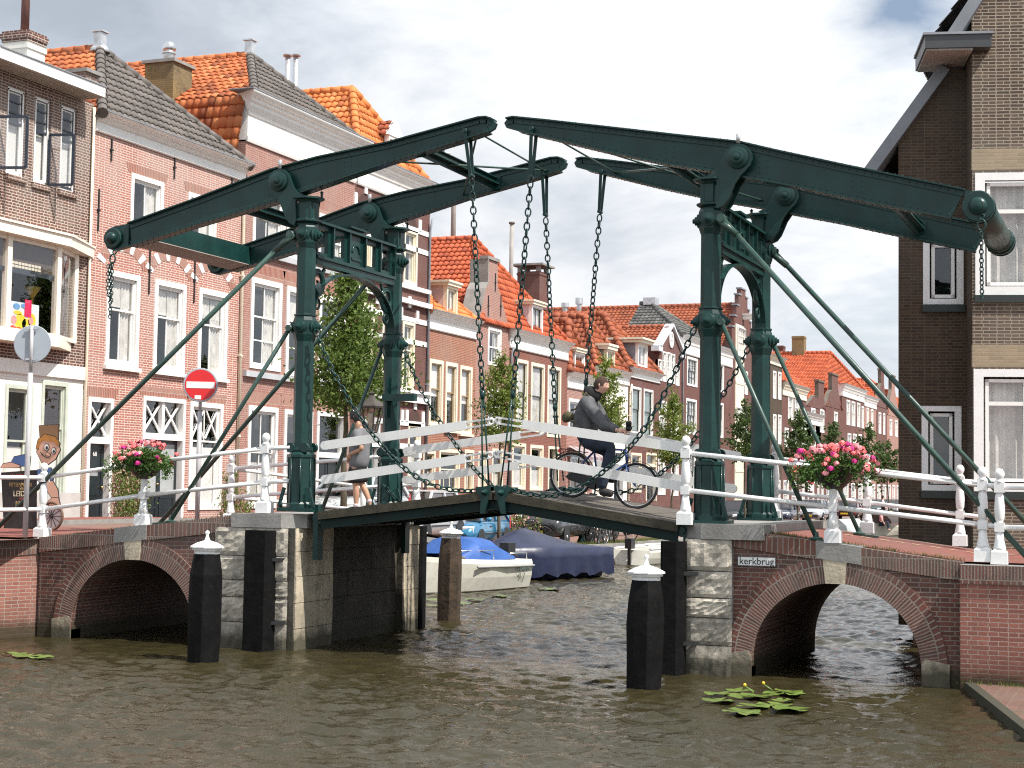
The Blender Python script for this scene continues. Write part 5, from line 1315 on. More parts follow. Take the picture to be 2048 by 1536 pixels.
apD = aty(705, 179, (yD0+yD1)/2)
roof = hip(h, yD0, yD1, zt+.1, apD, XF-11, tile_bright, tile_bright, ov=.1, rr=.15, drop=1.5)
q = rect(775, 262, 802, 340); xd = XF-.4; q = (atx(776, 300, xd).y, atx(803, 300, xd).y, atx(790, 352, xd).z, atx(776, 270, xd).z)
d = dormer(roof, q, xd, 2.2, cheek=mat('red_shingle_cheek', (.22, .06, .045), .8, var=.2), slab=.02, over=.02, slabm=white)
yc = (q[0]+q[1])/2; zk = q[3]
b = MB(); b.prism([(q[0]-.12, zk+.02), (q[1]+.12, zk+.02), (yc, zk+.62)], 'x', xd-.1, xd+.06); b.build('dormer_gable', white, d)
for s in (-1, 1): tiles(d, [(xd, yc+s*((q[1]-q[0])/2+.16), zk), (xd-2.4, yc+s*((q[1]-q[0])/2+.16), zk), (xd-2.4, yc, zk+.60), (xd, yc, zk+.60)], tile_dark, seg=3)

# ---------------------------------------------------------------- E: three tall sash windows with white blinds
yE0, yE1 = yD1, f(952, 690).y
h = house('orange brown brick house with cream cornice, white blinds in three tall windows', yE0, yE1)
zb, zt = f(852, 657).z, f(852, 619).z
w1 = [rect(859, 717, 884, 852), rect(891, 723, 913, 862), rect(920, 730, 942, 869)]
w0 = [rect(846, 900, 869, 975), rect(929, 899, 946, 985)]; s0 = [rect(878, 897, 918, 985)]
facade(h, yE0, yE1, GZ, zb+.05, w1+w0+s0, orange_brick)
tan = mat('tan_sash', (.30, .20, .10), .5)
for q in w1: window(h, q, .13, .43, up=(1, 1), lo=(1, 1), frame=cream, cur='blind', sash=tan, sill=1)
for q in w0: window(h, q, .11, .45, frame=cream, cur='half', sash=tan)
window(h, s0[0], .12, .45, up=(1, 1), lo=(3, 1), frame=cream, cur=None)
cornice(h, yE0+.05, yE1+.02, zb, zt, .30, white, .55)
apE = aty(966, 557, yE0+(yE1-yE0)*.92)
apE = Vector((min(apE.x, XF-1.8), yE0+(yE1-yE0)*.92, aty(966, 557, yE0+(yE1-yE0)*.92).z))
roof = hip(h, yE0, yE1, zt, apE, XF-10, tile_bright, tile_bright, ov=.1)
xd = XF-.05; q = (atx(893, 600, xd).y, atx(914, 600, xd).y, atx(903, 633, xd).z, atx(893, 570, xd).z)
dormer(roof, q, xd, 2.6, frame=cream, cheek=mat('mauve_plaster', (.50, .43, .43), .85, var=.1), lo=(2, 1), cur='both')
p = atx(905, 548, XF-3.4); chimney(roof, (XF-3.4, p.y), .6, .8, p.z-1.2, atx(905, 541, XF-3.4).z, plum_brick, pots=((0, 0, .11, atx(905, 408, XF-3.4).z-p.z, mat('grey_flue', (.30, .28, .26), .7, var=.2)),))

# ---------------------------------------------------------------- F: narrow spout gable
yF0, yF1 = yE1, f(1018, 700).y
h = house('narrow brick spout gable with stone capped top between two orange roofs', yF0, yF1)
wF = [rect(976, 653, 1001, 734)]; w0 = [rect(956, 902, 972, 985), rect(984, 897, 1004, 988)]; w1 = [rect(976, 775, 1001, 860)]
g0 = f(957, 640).z; yt0, yt1 = f(975, 530).y, f(996, 530).y; ztp = f(985, 521).z; zk = f(1018, 655).z
facade(h, yF0, yF1, GZ, zk, wF+w0+w1, rose_brick, gable=[(yF0+.1, zk), (yF1-.02, zk), (yt1+.28, zk+(ztp-zk)*.5), (yt1, ztp-.9), (yt1, ztp), (yt0, ztp), (yt0, ztp-.9), (yt0-.30, zk+(ztp-zk)*.5)])
window(h, wF[0], .11, .5, up=(2, 1), lo=(2, 1), cur='both')
for q in w1: window(h, q, .11, .45, cur='side')
for q in w0: window(h, q, .10, .45, frame=cream, cur='half')
b = MB(); b.box(XF-.30, XF+.06, yt0-.08, yt1+.08, ztp, ztp+.12); b.build('gable_cap', coping, h)
b = MB()
for (pa, pb) in (((yF0+.1, zk), (yt0-.30, zk+(ztp-zk)*.5)), ((yt0-.30, zk+(ztp-zk)*.5), (yt0, ztp-.9)), ((yt0, ztp-.9), (yt0, ztp))): b.bar((XF-.32, pa[0]-.02, pa[1]), (XF-.32, pb[0]-.02, pb[1]), .75, .06, up=(0, -1, .3))
b.build('verge', coping, h)
anchors(h, [(990, 565, .7), (976, 612, .8), (1001, 612, .8)])

# ---------------------------------------------------------------- G: red house with three very tall windows
yG0, yG1 = yF1, f(1135, 720).y
h = house('dark red brick house with three very tall cream windows and long white cornice', yG0, yG1)
zb, zt = f(1020, 696).z, f(1017, 658).z
w1 = [rect(1033, 717, 1054, 857), rect(1062, 724, 1087, 866), rect(1095, 730, 1120, 876)]
w0 = [rect(1024, 885, 1050, 979), rect(1060, 889, 1085, 981)]; d0 = [rect(1096, 892, 1116, 1000)]
red2 = brick('deep_red_brick', (.22, .075, .055), (.17, .06, .045), (.30, .2, .16), ms=.006, var=.2)
facade(h, yG0, yG1, GZ, zb+.05, w1+w0+d0, red2)
dks = mat('dark_sash', (.03, .04, .04), .4)
for q in w1: window(h, q, .13, .47, up=(1, 1), lo=(1, 1), frame=cream, cur='full', sash=dks)
for q in w0: window(h, q, .13, .45, up=(1, 1), lo=(1, 1), frame=cream, cur='half', sash=cream)
door(h, d0[0], .3, frame=cream)
cornice(h, yG0+.03, yG1-.02, zb, zt, .30, white, .55, ret=.5)
yGm = (yF0+yG1)/2; apG = aty(947, 477, yGm)
roof = hip(h, yF0+.3, yG1, zt, apG, XF-14, tile_red, tile_red, ov=.1, rr=.14, drop=1.2)
xd = XF-.02; q = (atx(1063, 640, xd).y, atx(1085, 640, xd).y, atx(1074, 672, xd).z, atx(1063, 608, xd).z)
dormer(roof, q, xd, 3., frame=white, cheek=mat('pale_mauve_plaster', (.58, .50, .50), .85, var=.1), lo=(2, 1), cur='full', sash=dks)
p = atx(1022, 560, XF-4); b = MB(); b.tube([(p.x, p.y, p.z-2), (p.x, p.y, atx(1022, 447, XF-4).z)], .10, 8); b.lathe([(.15, 0), (.15, .08), (0, .12)], (p.x, p.y, atx(1022, 447, XF-4).z), 8); b.build('flue_pipe', MATS['grey_flue'], roof)

# ---------------------------------------------------------------- H, I, J: lower houses with dormers
yH0, yH1 = yG1, f(1187, 800).y
h = house('small pink brick house with a flat dormer right above its white cornice', yH0, yH1)
zb, zt = f(1130, 775).z, f(1126, 743).z
w0 = [rect(1137, 796, 1168, 868)]; d0 = [rect(1140, 900, 1172, 1000)]
facade(h, yH0, yH1, GZ, zb+.05, w0+d0, rose_brick)
window(h, w0[0], .13, 0, lo=(2, 1), cur='both'); door(h, d0[0], .25, frame=cream, glazed=True)
cornice(h, yH0-.02, yH1, zb, zt, .30, white, .55)
apH = aty(1136, 641, (yH0+yH1)/2); roof = hip(h, yH0, yH1, zt, apH, XF-11, tile_dark, tile_dark, ov=.1, rr=.16, seg=4)
xd = XF-.0; q = (atx(1149, 720, xd).y, atx(1169, 720, xd).y, atx(1159, 749, xd).z, atx(1149, 703, xd).z)
dormer(roof, q, xd, 2.2, frame=white, cheek=mat('dark_green_cheek', (.035, .05, .045), .6, var=.2), lo=(1, 1), cur='both')
# red striped awning over the door
b = MB(); ya, yb_ = d0[0][0]-.4, d0[0][1]+.4; za = f(1150, 893).z
for k in range(8):
    y0, y1 = ya+(yb_-ya)*k/8, ya+(yb_-ya)*(k+1)/8
    i = b.add([(XF+.05, y0, za), (XF+.05, y1, za), (XF+.9, y1, za-.45), (XF+.9, y0, za-.45)]); b.face((i, i+1, i+2, i+3), k % 2); i = b.add([(XF+.9, y0, za-.45), (XF+.9, y1, za-.45), (XF+.9, y1, za-.6), (XF+.9, y0, za-.6)]); b.face((i, i+1, i+2, i+3), k % 2)
b.build('awning', [mat('awning_grey', (.30, .28, .28), .8), mat('awning_mauve', (.25, .16, .17), .8)], h)

yI0, yI1 = yH1, f(1256, 800).y
h = house('white plastered house with cream cornice behind the cyclist', yI0, yI1)
zb, zt = f(1256, 772).z, f(1214, 738).z
w1 = [rect(1196, 790, 1212, 872), rect(1228, 797, 1241, 876)]; w0 = [rect(1196, 905, 1214, 985)]; d0 = [rect(1226, 900, 1246, 1000)]
facade(h, yI0, yI1, GZ, zb+.05, w1+w0+d0, plaster)
for q in w1+w0: window(h, q, .10, .45, frame=cream, cur='side', sash=dks)
door(h, d0[0], .25, frame=white)
cornice(h, yI0, yI1+.05, zb, zt, .30, white, .55)
apI = aty(1170, 632, (yI0+yI1)/2); roof = hip(h, yI0, yI1, zt, apI, XF-11, tile_dark, tile_dark, ov=.1, rr=.16, seg=4)
xd = XF-.0; q = (atx(1213, 720, xd).y, atx(1229, 720, xd).y, atx(1221, 738, xd).z, atx(1213, 698, xd).z)
dormer(roof, q, xd, 2.6, frame=cream, cheek=lead, lo=(1, 1), slab=.26, cur='both')

yJ0, yJ1 = yI1, f(1318, 800).y
h = house('brown house with a wide lead dormer and two tall green curtained windows', yJ0, yJ1)
zb, zt = f(1316, 767).z, f(1243, 730).z-.05
w1 = [rect(1263, 772, 1281, 868), rect(1287, 777, 1305, 875)]; d0 = [rect(1292, 905, 1312, 1002)]; w0 = [rect(1262, 905, 1282, 985)]
facade(h, yJ0, yJ1, GZ, zb+.05, w1+d0+w0, plum_brick)
for q in w1: window(h, q, .10, .47, up=(1, 1), lo=(1, 1), frame=white, cur='green', sash=dks)
for q in w0: window(h, q, .12, .4, frame=cream, cur='half')
door(h, d0[0], .25, frame=cream)
cornice(h, yJ0-.1, yJ1, zb, zt, .30, white, .55, ret=.6)
apJ = aty(1208, 628, (yJ0+yJ1)/2); roof = hip(h, yJ0, yJ1, zt, apJ, XF-12, tile_dark, tile_dark, ov=.1, rr=.18, seg=4)
xd = XF-.02; q = (atx(1276, 710, xd).y, atx(1294, 710, xd).y, atx(1285, 734, xd).z, atx(1276, 685, xd).z)
dormer(roof, q, xd, 3.4, frame=white, cheek=lead, lo=(2, 1), slab=.24, over=.25, cur='side', sash=white)
p = atx(1212, 618, XF-6); chimney(roof, (XF-6, apJ.y+.3), 1.2, 1.3, p.z-1.3, atx(1212, 598, XF-6).z, plum_brick)
b = MB()
for sx in (-1, 1):
    for sy in (-1, 1): b.box(XF-6+sx*.5-.1, XF-6+sx*.5+.1, apJ.y+.3+sy*.55-.1, apJ.y+.3+sy*.55+.1, atx(1212, 598, XF-6).z, atx(1212, 588, XF-6).z)
zc_ = atx(1212, 588, XF-6).z; b.box(XF-6.85, XF-5.15, apJ.y-.6, apJ.y+1.2, zc_, zc_+.1); b.build('chimney_cover', coping, roof)
for px, hh in ((1130, 606), (1158, 596)):
    p = atx(px, 628, XF-6.5); b = MB(); zt_ = atx(px, hh, XF-6.5).z; b.lathe([(.14, -1.2), (.14, (zt_-p.z)*.6), (.22, (zt_-p.z)*.62), (.22, zt_-p.z), (0, zt_-p.z+.05)], (p.x, p.y, p.z), 8); b.build('flue_pipe', silver, roof)

# ---------------------------------------------------------------- K: gabled house with an oculus
yK0, yK1 = yJ1, f(1362, 800).y
h = house('dark brick gable house with white coping, round oculus and slim windows', yK0, yK1)
yk = (yK0+yK1)/2; zf0 = f(1303, 686).z; zpk = f(1338, 652).z
w1 = [rect(1316, 718, 1323, 762), rect(1325, 702, 1332, 764), rect(1334, 704, 1341, 766), rect(1342, 707, 1349, 768), rect(1351, 728, 1358, 772)]
w0 = [rect(1318, 800, 1332, 870), rect(1342, 804, 1356, 874)]; g_ = [rect(1316, 905, 1330, 990), rect(1342, 906, 1356, 992)]
facade(h, yK0, yK1, GZ, zf0, w1+w0+g_, plum_brick, gable=[(yK0+.02, zf0), (yK1-.02, zf0), (yk+.3, zpk), (yk-.3, zpk)])
for q in w1: window(h, q, .07, .5, up=(1, 2), lo=(1, 2), cur=None, sash=white)
for q in w0+g_: window(h, q, .09, .45, up=(2, 2), lo=(2, 2), cur='side')
b = MB(); b.lathe([(.42, 0), (.42, .06), (.30, .065), (.30, .02)], (XF, yk, f(1337, 678).z), 20, (1, 0, 0)); b.bar((XF+.04, yk-.3, f(1337, 678).z), (XF+.04, yk+.3, f(1337, 678).z), .04, .04); b.bar((XF+.04, yk, f(1337, 678).z-.3), (XF+.04, yk, f(1337, 678).z+.3), .04, .04, up=(1, 0, 0)); b.build('oculus', white, h)
b = MB()
for s, y in ((-1, yK0-.12), (1, yK1+.12)): b.bar((XF-.06, y, zf0-.02), (XF-.06, yk, zpk+.10), .45, .11, up=(0, s*.7, .7)); b.box(XF-.3, XF+.12, y-.35, y+.35, zf0-.3, zf0-.05)
b.build('gable_coping', mat('blue_white_coping', (.62, .66, .70), .5), h)
for s, y, mm in ((-1, yK0, tile_dark), (1, yK1, tile_dark)): roof = tiles(h, [(XF-.2, y, zf0), (XF-11, y, zf0), (XF-11, yk, zpk), (XF-.2, yk, zpk)], mm, seg=4)
ridge(h, [((XF-.3, yk, zpk), (XF-11, yk, zpk))], tile_dark, .14)

# ---------------------------------------------------------------- L: wide house behind the right tower
yL0, yL1 = yK1, f(1463, 800).y
h = house('wide plum brick house with white cornice and grey slate hip, behind the right tower', yL0, yL1)
zb, zt = f(1364, 706).z, f(1357, 667).z
w1 = [rect(1374, 712, 1394, 775), rect(1405, 718, 1421, 781), rect(1433, 724, 1447, 786)]; w0 = [rect(1372, 796, 1392, 870), rect(1404, 800, 1419, 874), rect(1433, 804, 1446, 876)]
g_ = [rect(1374, 905, 1390, 985), rect(1433, 908, 1446, 1000)]
facade(h, yL0, yL1, GZ, zb+.05, w1+w0+g_, plum_brick)
for q in w1+w0+g_: window(h, q, .12, .45, up=(3, 2), lo=(3, 2), cur='side', sash=dks)
cornice(h, yL0+.1, yL1, zb, zt, .30, white, .55, ret=.5)
apL = aty(1302, 607, (yL0+yL1)/2); apL = Vector((XF-5, (yL0+yL1)/2, f(1357, 667).z+3.4))
apL = aty(1302, 607, yL0+3.3)
roof = hip(h, yL0, yL0+6.6, zt, apL, apL.x-.6, tile_slate, tile_slate, ov=.1, seg=3, rr=.16)
b = MB(); b.box(apL.x-.35, apL.x+.35, apL.y-.35, apL.y+.35, apL.z-.1, apL.z+.3); b.build('roof_cap', silver, roof)

# ---------------------------------------------------------------- M: big warehouse with stepped gable
yM0, yM1 = yL1, f(1506, 800).y
h = house('tall warehouse with stepped brick gable, white loading doors, hoist beam and long red roof', yM0, yM1)
ym = (yM0+yM1)/2; zpk = f(1479, 576).z; zsh = f(1500, 690).z
st = [(yM0, zsh)]; 
for k in range(4):
    fr_ = (k+1)/4.6; st += [(yM0+(ym-.55-yM0)*(k/4), zsh+(zpk-zsh)*fr_*.96) if False else (yM0+(ym-.6-yM0)*k/4, zsh+(zpk-zsh)*fr_), (yM0+(ym-.6-yM0)*(k+1)/4, zsh+(zpk-zsh)*fr_)]
st += [(ym-.6, zpk), (ym+.6, zpk)]
for k in range(3, -1, -1):
    fr_ = (k+1)/4.6; st += [(yM1-(yM1-ym-.6)*(k+1)/4, zsh+(zpk-zsh)*fr_), (yM1-(yM1-ym-.6)*k/4, zsh+(zpk-zsh)*fr_)]
st += [(yM1, zsh)]
ld = (f(1470, 700).y, f(1487, 700).y, f(1480, 1000).z, f(1478, 650).z)
wn = [rect(1489, 742, 1495, 790), rect(1489, 830, 1495, 880)]
facade(h, yM0, yM1, GZ, zsh, wn, plum_brick, gable=st)
for q in wn: window(h, q, .1, .5, up=(2, 1), lo=(2, 1), cur=None)
b = MB(); b.box(XF, XF+.05, ld[0], ld[1], ld[2], ld[3]); n = 6
for k in range(1, n): z = ld[2]+(ld[3]-ld[2])*k/n; b.box(XF+.05, XF+.08, ld[0], ld[1], z-.08, z+.08)
ldo = b.build('loading_doors', cream, h); window(ldo, (ld[0]+.1, ld[1]-.1, ld[3]-1.9, ld[3]-.15), .06, .5, up=(3, 2), lo=(3, 2), x=XF+.16, cur=None)
window(ldo, (ld[0]+.1, ld[1]-.1, f(1478, 872).z, f(1478, 815).z), .06, .5, up=(3, 2), lo=(3, 2), x=XF+.16, cur=None)
zh = f(1480, 632).z; b = MB(); b.box(XF-.2, XF+1.5, ym-.12, ym+.12, zh-.14, zh+.14); b.box(XF-.1, XF+1.55, ym-.22, ym+.22, zh+.14, zh+.2); b.lathe([(.05, -.35), (.05, 0)], (XF+1.35, ym, zh-.14), 6); b.build('hoist_beam', white, h)
b = MB()
for k in range(0, len(st)-1):
    p, q = st[k], st[k+1]
    if abs(p[1]-q[1]) < 1e-3 and abs(p[0]-q[0]) > .1: b.box(XF-.3, XF+.05, min(p[0], q[0])-.05, max(p[0], q[0])+.05, p[1], p[1]+.09)
b.build('step_capping', lead, h)
ze = zsh-.4
for y in (yM0-3.2, yM1+1.5):
    za = zpk-.9; roof = tiles(h, [(XF-.2, y, ze-1.2), (XF-24, y, ze-1.2), (XF-24, ym, za), (XF-.2, ym, za)], tile_dark, seg=3, tw=.26)
ridge(h, [((XF-.3, ym, zpk-.9), (XF-24, ym, zpk-.9))], tile_dark, .16)

# ---------------------------------------------------------------- farther houses beyond the right tower
def simple(label, xl, xr, ytop_l, ybot_l, wins, wall, roofm=None, apx=None, corn=True, frame=None, up=(1, 1), lo=(2, 1), ground=True, p=.32, cur='side', sash=None, gable=None, dep=9.):
    y0, y1 = f(xl, 850).y, f(xr, 850).y; h = house(label, y0, y1)
    zb, zt = f(xl, ybot_l).z, f(xl, ytop_l).z
    W = [rect(*w) for w in wins]; G = []
    if ground:
        n = max(2, int((y1-y0)/2.6)); zg0, zg1 = .9, 3.3
        G = [(y0+(y1-y0)*(k+.18)/n, y0+(y1-y0)*(k+.82)/n, zg0+(0 if k % 3 == 1 else .35), zg1) for k in range(n)]
    gb = None
    if gable: gy0, gy1, gz = f(gable[0], gable[2]).y, f(gable[1], gable[2]).y, f(gable[0], gable[2]).z; gb = [(y0+.02, zb), (y1-.02, zb), (gy1+(y1-gy1)*.35, zb+(gz-zb)*.45), (gy1, gz-1.2), (gy1, gz), (gy0, gz), (gy0, gz-1.2), (gy0-(gy0-y0)*.35, zb+(gz-zb)*.45)]
    facade(h, y0, y1, GZ, zb+.04, W+G, wall, depth=dep, gable=gb)
    for q in W+G: window(h, q, .13, .45, up=up, lo=lo, frame=frame or white, cur=cur, sash=sash)
    if corn: cornice(h, y0+.05, y1-.02, zb, zt, p, cream if not frame else frame, .45, ret=.5)
    if gb:
        b = MB(); b.box(XF-.32, XF+.06, gy0-.1, gy1+.1, gz, gz+.15)
        for k in (5, 6, 7):
            pa, pb = gb[k], gb[(k+1) % 8]; b.bar((XF-.13, pa[0], pa[1]), (XF-.13, pb[0], pb[1]), .30, .06, up=(0, -1, .3))
        b.build('gable_cap', MATS.get('mossy_coping') or mat('mossy_coping', (.12, .10, .08), .9, var=.3), h)
    roof = None
    if roofm:
        if apx: ap = atx(apx[0], apx[1], XF-apx[2]); ap.y = (y0+y1)/2
        elif gb: ap = Vector((XF-.3, (y0+y1)/2, gz-1.3))
        else: ap = Vector((XF-4, (y0+y1)/2, zt+3.2))
        roof = hip(h, y0, y1, zt if corn else zb, ap, XF-11, roofm, roofm, seg=3, ov=.1, rr=.15, front=not gb)
    return h, roof, y0, y1, zb, zt
h, r_, y0, y1, zb, zt = simple('house of dark brick with thin white cornice just right of the right tower', 1506, 1564, 697, 716, [(1512, 735, 1521, 790), (1528, 738, 1537, 793), (1546, 741, 1552, 798), (1556, 743, 1562, 800), (1512, 826, 1521, 885), (1528, 828, 1537, 887), (1546, 828, 1552, 888), (1556, 829, 1562, 889)], dark_brick, up=(1, 2), lo=(1, 2))
b = MB()
for k in range(4): b.lathe([(.4, -2), (.4, .9), (.46, .9), (.46, 1.1)], (XF-4, y0+1+k*.02, zt+.6), 8) if k == 0 else None
b.box(XF-3.2, XF-2.2, y1-1.6, y1-.6, zt-.3, zt+1.9); b.build('chimney', plum_brick, h)
h, r_, *_ = simple('brown house with pale cornice and tilted open windows, second right of the right tower', 1564, 1612, 763, 790, [(1576, 788, 1586, 840), (1589, 791, 1598, 842), (1569, 855, 1577, 895), (1583, 857, 1592, 897)], plum_brick, tile_red, None)
h, r_, y0, y1, zb, zt = simple('low house with a dormer and pale fascia between brown house and spout gables', 1600, 1642, 822, 845, [(1603, 855, 1612, 890), (1622, 858, 1631, 893)], plum_brick, None, frame=white)
h['label'] = 'low house with small orange roof and dormer beside two spout gables'
ap = Vector((XF-4, (y0+y1)/2, zt+2.6))
h, r_, y0, y1, zb, zt = simple('spout gable house with slim stone top, left of a matching pair', 1612, 1650, 800, 812, [(1640, 818, 1648, 866), (1622, 815, 1630, 862)], plum_brick, tile_red, corn=False, gable=(1637, 1648, 763))
h, r_, y0, y1, zb, zt = simple('spout gable house with taller stone top, right of a matching pair', 1650, 1684, 800, 812, [(1668, 823, 1675, 862)], plum_brick, tile_red, corn=False, gable=(1664, 1676, 749))
h, r_, y0, y1, zb, zt = simple('house with pale fascia, four slim white windows and the largest orange roof', 1684, 1728, 767, 792, [(1693, 799, 1700, 851), (1703, 802, 1710, 853), (1714, 805, 1720, 855), (1723, 812, 1727, 857), (1695, 866, 1702, 905), (1706, 867, 1713, 906), (1717, 868, 1723, 907)], plum_brick, None, frame=white)
# its large roof reaches far back
yq = (y0+y1)/2; ap = aty(1660, 706, yq)
rfz = zt; A = ap; XB = ap.x-13
tiles(h, [(XF-.3, y0-9, rfz-3.4), (XB, y0-9, rfz-3.4), (XB, yq, ap.z), A], tile_red, seg=3); tiles(h, [(XF-.3, y0-9, rfz-3.4), (XF+.1, y1, rfz), A], tile_red, seg=3)
ro = tiles(h, [(XF+.1, y1, rfz), (XB, y1, rfz), (XB, yq, ap.z), A], tile_red, seg=3)
ridge(h, [(A, (XB, yq, ap.z)), ((XF+.1, y1, rfz), A)], tile_red, .2)
p = aty(1598, 690, yq); chimney(ro, (p.x, yq), 1.0, 1.0, p.z-2, aty(1598, 673, yq).z, yellow_brick); p = aty(1558, 705, yq+2); chimney(ro, (p.x, yq+2), .9, .9, p.z-2, aty(1558, 692, yq+2).z, plum_brick)
h, r_, *_ = simple('narrow pinkish house with dormer, next beyond the largest orange roof', 1728, 1752, 790, 812, [(1733, 815, 1737, 862), (1742, 818, 1746, 866)], rose_brick, tile_red, frame=white)
h, r_, *_ = simple('spout gable house near the far end of the left row', 1752, 1774, 800, 812, [(1757, 824, 1762, 868), (1766, 826, 1770, 870)], plum_brick, tile_red, corn=False, gable=(1762, 1768, 740))
h, r_, *_ = simple('last house of the left row showing beside the dark right building', 1774, 1800, 815, 830, [(1779, 838, 1784, 872), (1790, 840, 1795, 874)], rose_brick, tile_red, corn=False, gable=(1783, 1790, 752))
h, r_, *_ = simple('house hidden behind the far end of the row', 1800, 1835, 815, 835, [(1808, 840, 1814, 874)], plum_brick, tile_red)

for y, z1, mm in ((yB1-.12, f(488, 362).z, cream), (yD1-.10, f(856, 440).z, lead), (yG0+.12, f(1019, 696).z, lead), (yJ0+.1, f(1258, 770).z, cream), (yL0+.12, f(1363, 706).z, lead)):
    hs_ = [o for o in COL.objects if o.parent is None and o.get('category') == 'house' and abs(o.location.y-y) < 6]; own = min(hs_, key=lambda o: abs(o.location.y-y)); b = MB()
    b.tube([(XF+.16, y, z1+.05), (XF+.07, y, z1-.35), (XF+.07, y, .6)], .045, 8)
    for k in range(4): b.box(XF, XF+.12, y-.06, y+.06, 1.6+k*2.2, 1.65+k*2.2)
    b.build('rain_pipe', mm, own)
# ================================================================== RIGHT BUILDING
eR = Vector((math.cos(R(13.5)), math.sin(R(13.5)), 0)); nR = Vector((eR.y, -eR.x, 0)); O_R = Vector((-4.19, 28.75, 0))
th = thing('corner_house', 'tall grey brown brick building on the right bank with a projecting bay and white windows', 'building', O_R)
def rp(px, py, off=0.):
    """point on the right building's front, off metres in front of the recessed wall"""
    o = O_R+nR*off; rr_ = ray(px, py); t = ((o-Vector((0, 0, EYE))).dot(nR))/rr_.dot(nR); p = Vector((0, 0, EYE))+rr_*t; return p
def L2(px, py, off=0.): p = rp(px, py, off); return ((p-O_R).dot(eR), p.z)
def RW(s, d, z): return O_R+eR*s+nR*max(d, -.5)+Vector((0, max(0, -.5-d), 0))+Vector((0, 0, z))       # d = metres in front of the recessed wall
class RB(MB):
    def rbox(s, s0, s1, d0, d1, z0, z1, m=0):
        i = s.add([RW(a, c, e) for e in (z0, z1) for a, c in ((s0, d0), (s1, d0), (s1, d1), (s0, d1))])
        for q in ((0,1,2,3), (7,6,5,4), (0,4,5,1), (1,5,6,2), (2,6,7,3), (3,7,4,0)): s.face([i+k for k in q], m)
def rwall(name, s0, s1, d, outline_top, z0, op, matl):
    """wall in the building's own plane; outline_top is a list of (s,z) from left to right"""
    b = RB(); ss = sorted(set([s0, s1]+[v for o_ in op for v in o_[:2]]+[p[0] for p in outline_top])); ss = [v for v in ss if s0-1e-6 <= v <= s1+1e-6]
    zt_ = lambda s: float(np.interp(s, [p[0] for p in outline_top], [p[1] for p in outline_top]))
    for a, c in zip(ss[:-1], ss[1:]):
        m_ = (a+c)/2; cuts = sorted([(o_[2], o_[3]) for o_ in op if o_[0] < m_ < o_[1]]); z = z0
        for (e, g) in cuts: b.poly([RW(a, d, z), RW(c, d, z), RW(c, d, e), RW(a, d, e)]); z = g
        b.poly([RW(a, d, z), RW(c, d, z), RW(c, d, zt_(c)), RW(a, d, zt_(a))])
    for (a, c, e, g) in op:
        k = .2
        for q in (((a, e), (a, g)), ((a, g), (c, g)), ((c, g), (c, e)), ((c, e), (a, e))):
            b.poly([RW(q[0][0], d, q[0][1]), RW(q[1][0], d, q[1][1]), RW(q[1][0], d-k, q[1][1]), RW(q[0][0], d-k, q[0][1])])
        b.poly([RW(a-.3, d-.9, e), RW(c+.3, d-.9, e), RW(c+.3, d-.9, g), RW(a-.3, d-.9, g)], 1)
    return b.build(name, [matl, room], th)
PB = .75         # how far the bay stands forward
sB = L2(1945, 700, PB)[0]
def wrect(xl, yt, xr, yb, off=0.): a, c = L2(xl, yt, off), L2(xr, yb, off); return (a[0], c[0], c[1], a[1])
wr = [wrect(1846, 474, 1927, 609), wrect(1843, 812, 1923, 982)]
zA = L2(1893, 140)[1]; zL = L2(1797, 283)[1]
rwall('recessed_wall', 0, sB+.02, 0, [(0, L2(1797, 276)[1]), (L2(1893, 140)[0], zA), (sB+.1, zA)], .3, wr, dark_brick)
sE = sB+4.2
wb = [wrect(1950, 346, 2130, 590, PB), wrect(1947, 738, 2130, 985, PB)]
gz0 = L2(1905, 88, PB); gz1 = L2(1965, -5, PB); sl = (gz1[1]-gz0[1])/(gz1[0]-gz0[0])
topb = [(sB, gz0[1]+sl*(sB-gz0[0])), (sB+2.1, gz0[1]+sl*(sB+2.1-gz0[0])), (sE, gz0[1]+.2)]
rwall('bay_wall', sB, sE, PB, topb, .3, wb, right_brick)
b = RB(); b.poly([RW(sB, 0, .3), RW(sB, PB, .3), RW(sB, PB, topb[0][1]), RW(sB, 0, topb[0][1])]); b.poly([RW(sE, PB, .3), RW(sE, -8, .3), RW(sE, -8, gz0[1]), RW(sE, PB, gz0[1])])
b.poly([RW(0, -9, .3), RW(0, 0, .3), RW(0, 0, L2(1797, 276)[1]), RW(0, -9, L2(1797, 276)[1])]); b.poly([RW(sE, -9, .3), RW(0, -9, .3), RW(0, -9, 9), RW(sE, -9, 9)]); b.build('side_wall', dark_brick, th)
for (za, zb_) in ((L2(1950, 340, PB)[1], L2(1950, 298, PB)[1]), (L2(1950, 734, PB)[1], L2(1950, 690, PB)[1])):
    b = RB(); b.rbox(sB-.004, sE, PB-.1, PB+.006, za, zb_); b.build('pale_brick_band', band_brick, th)
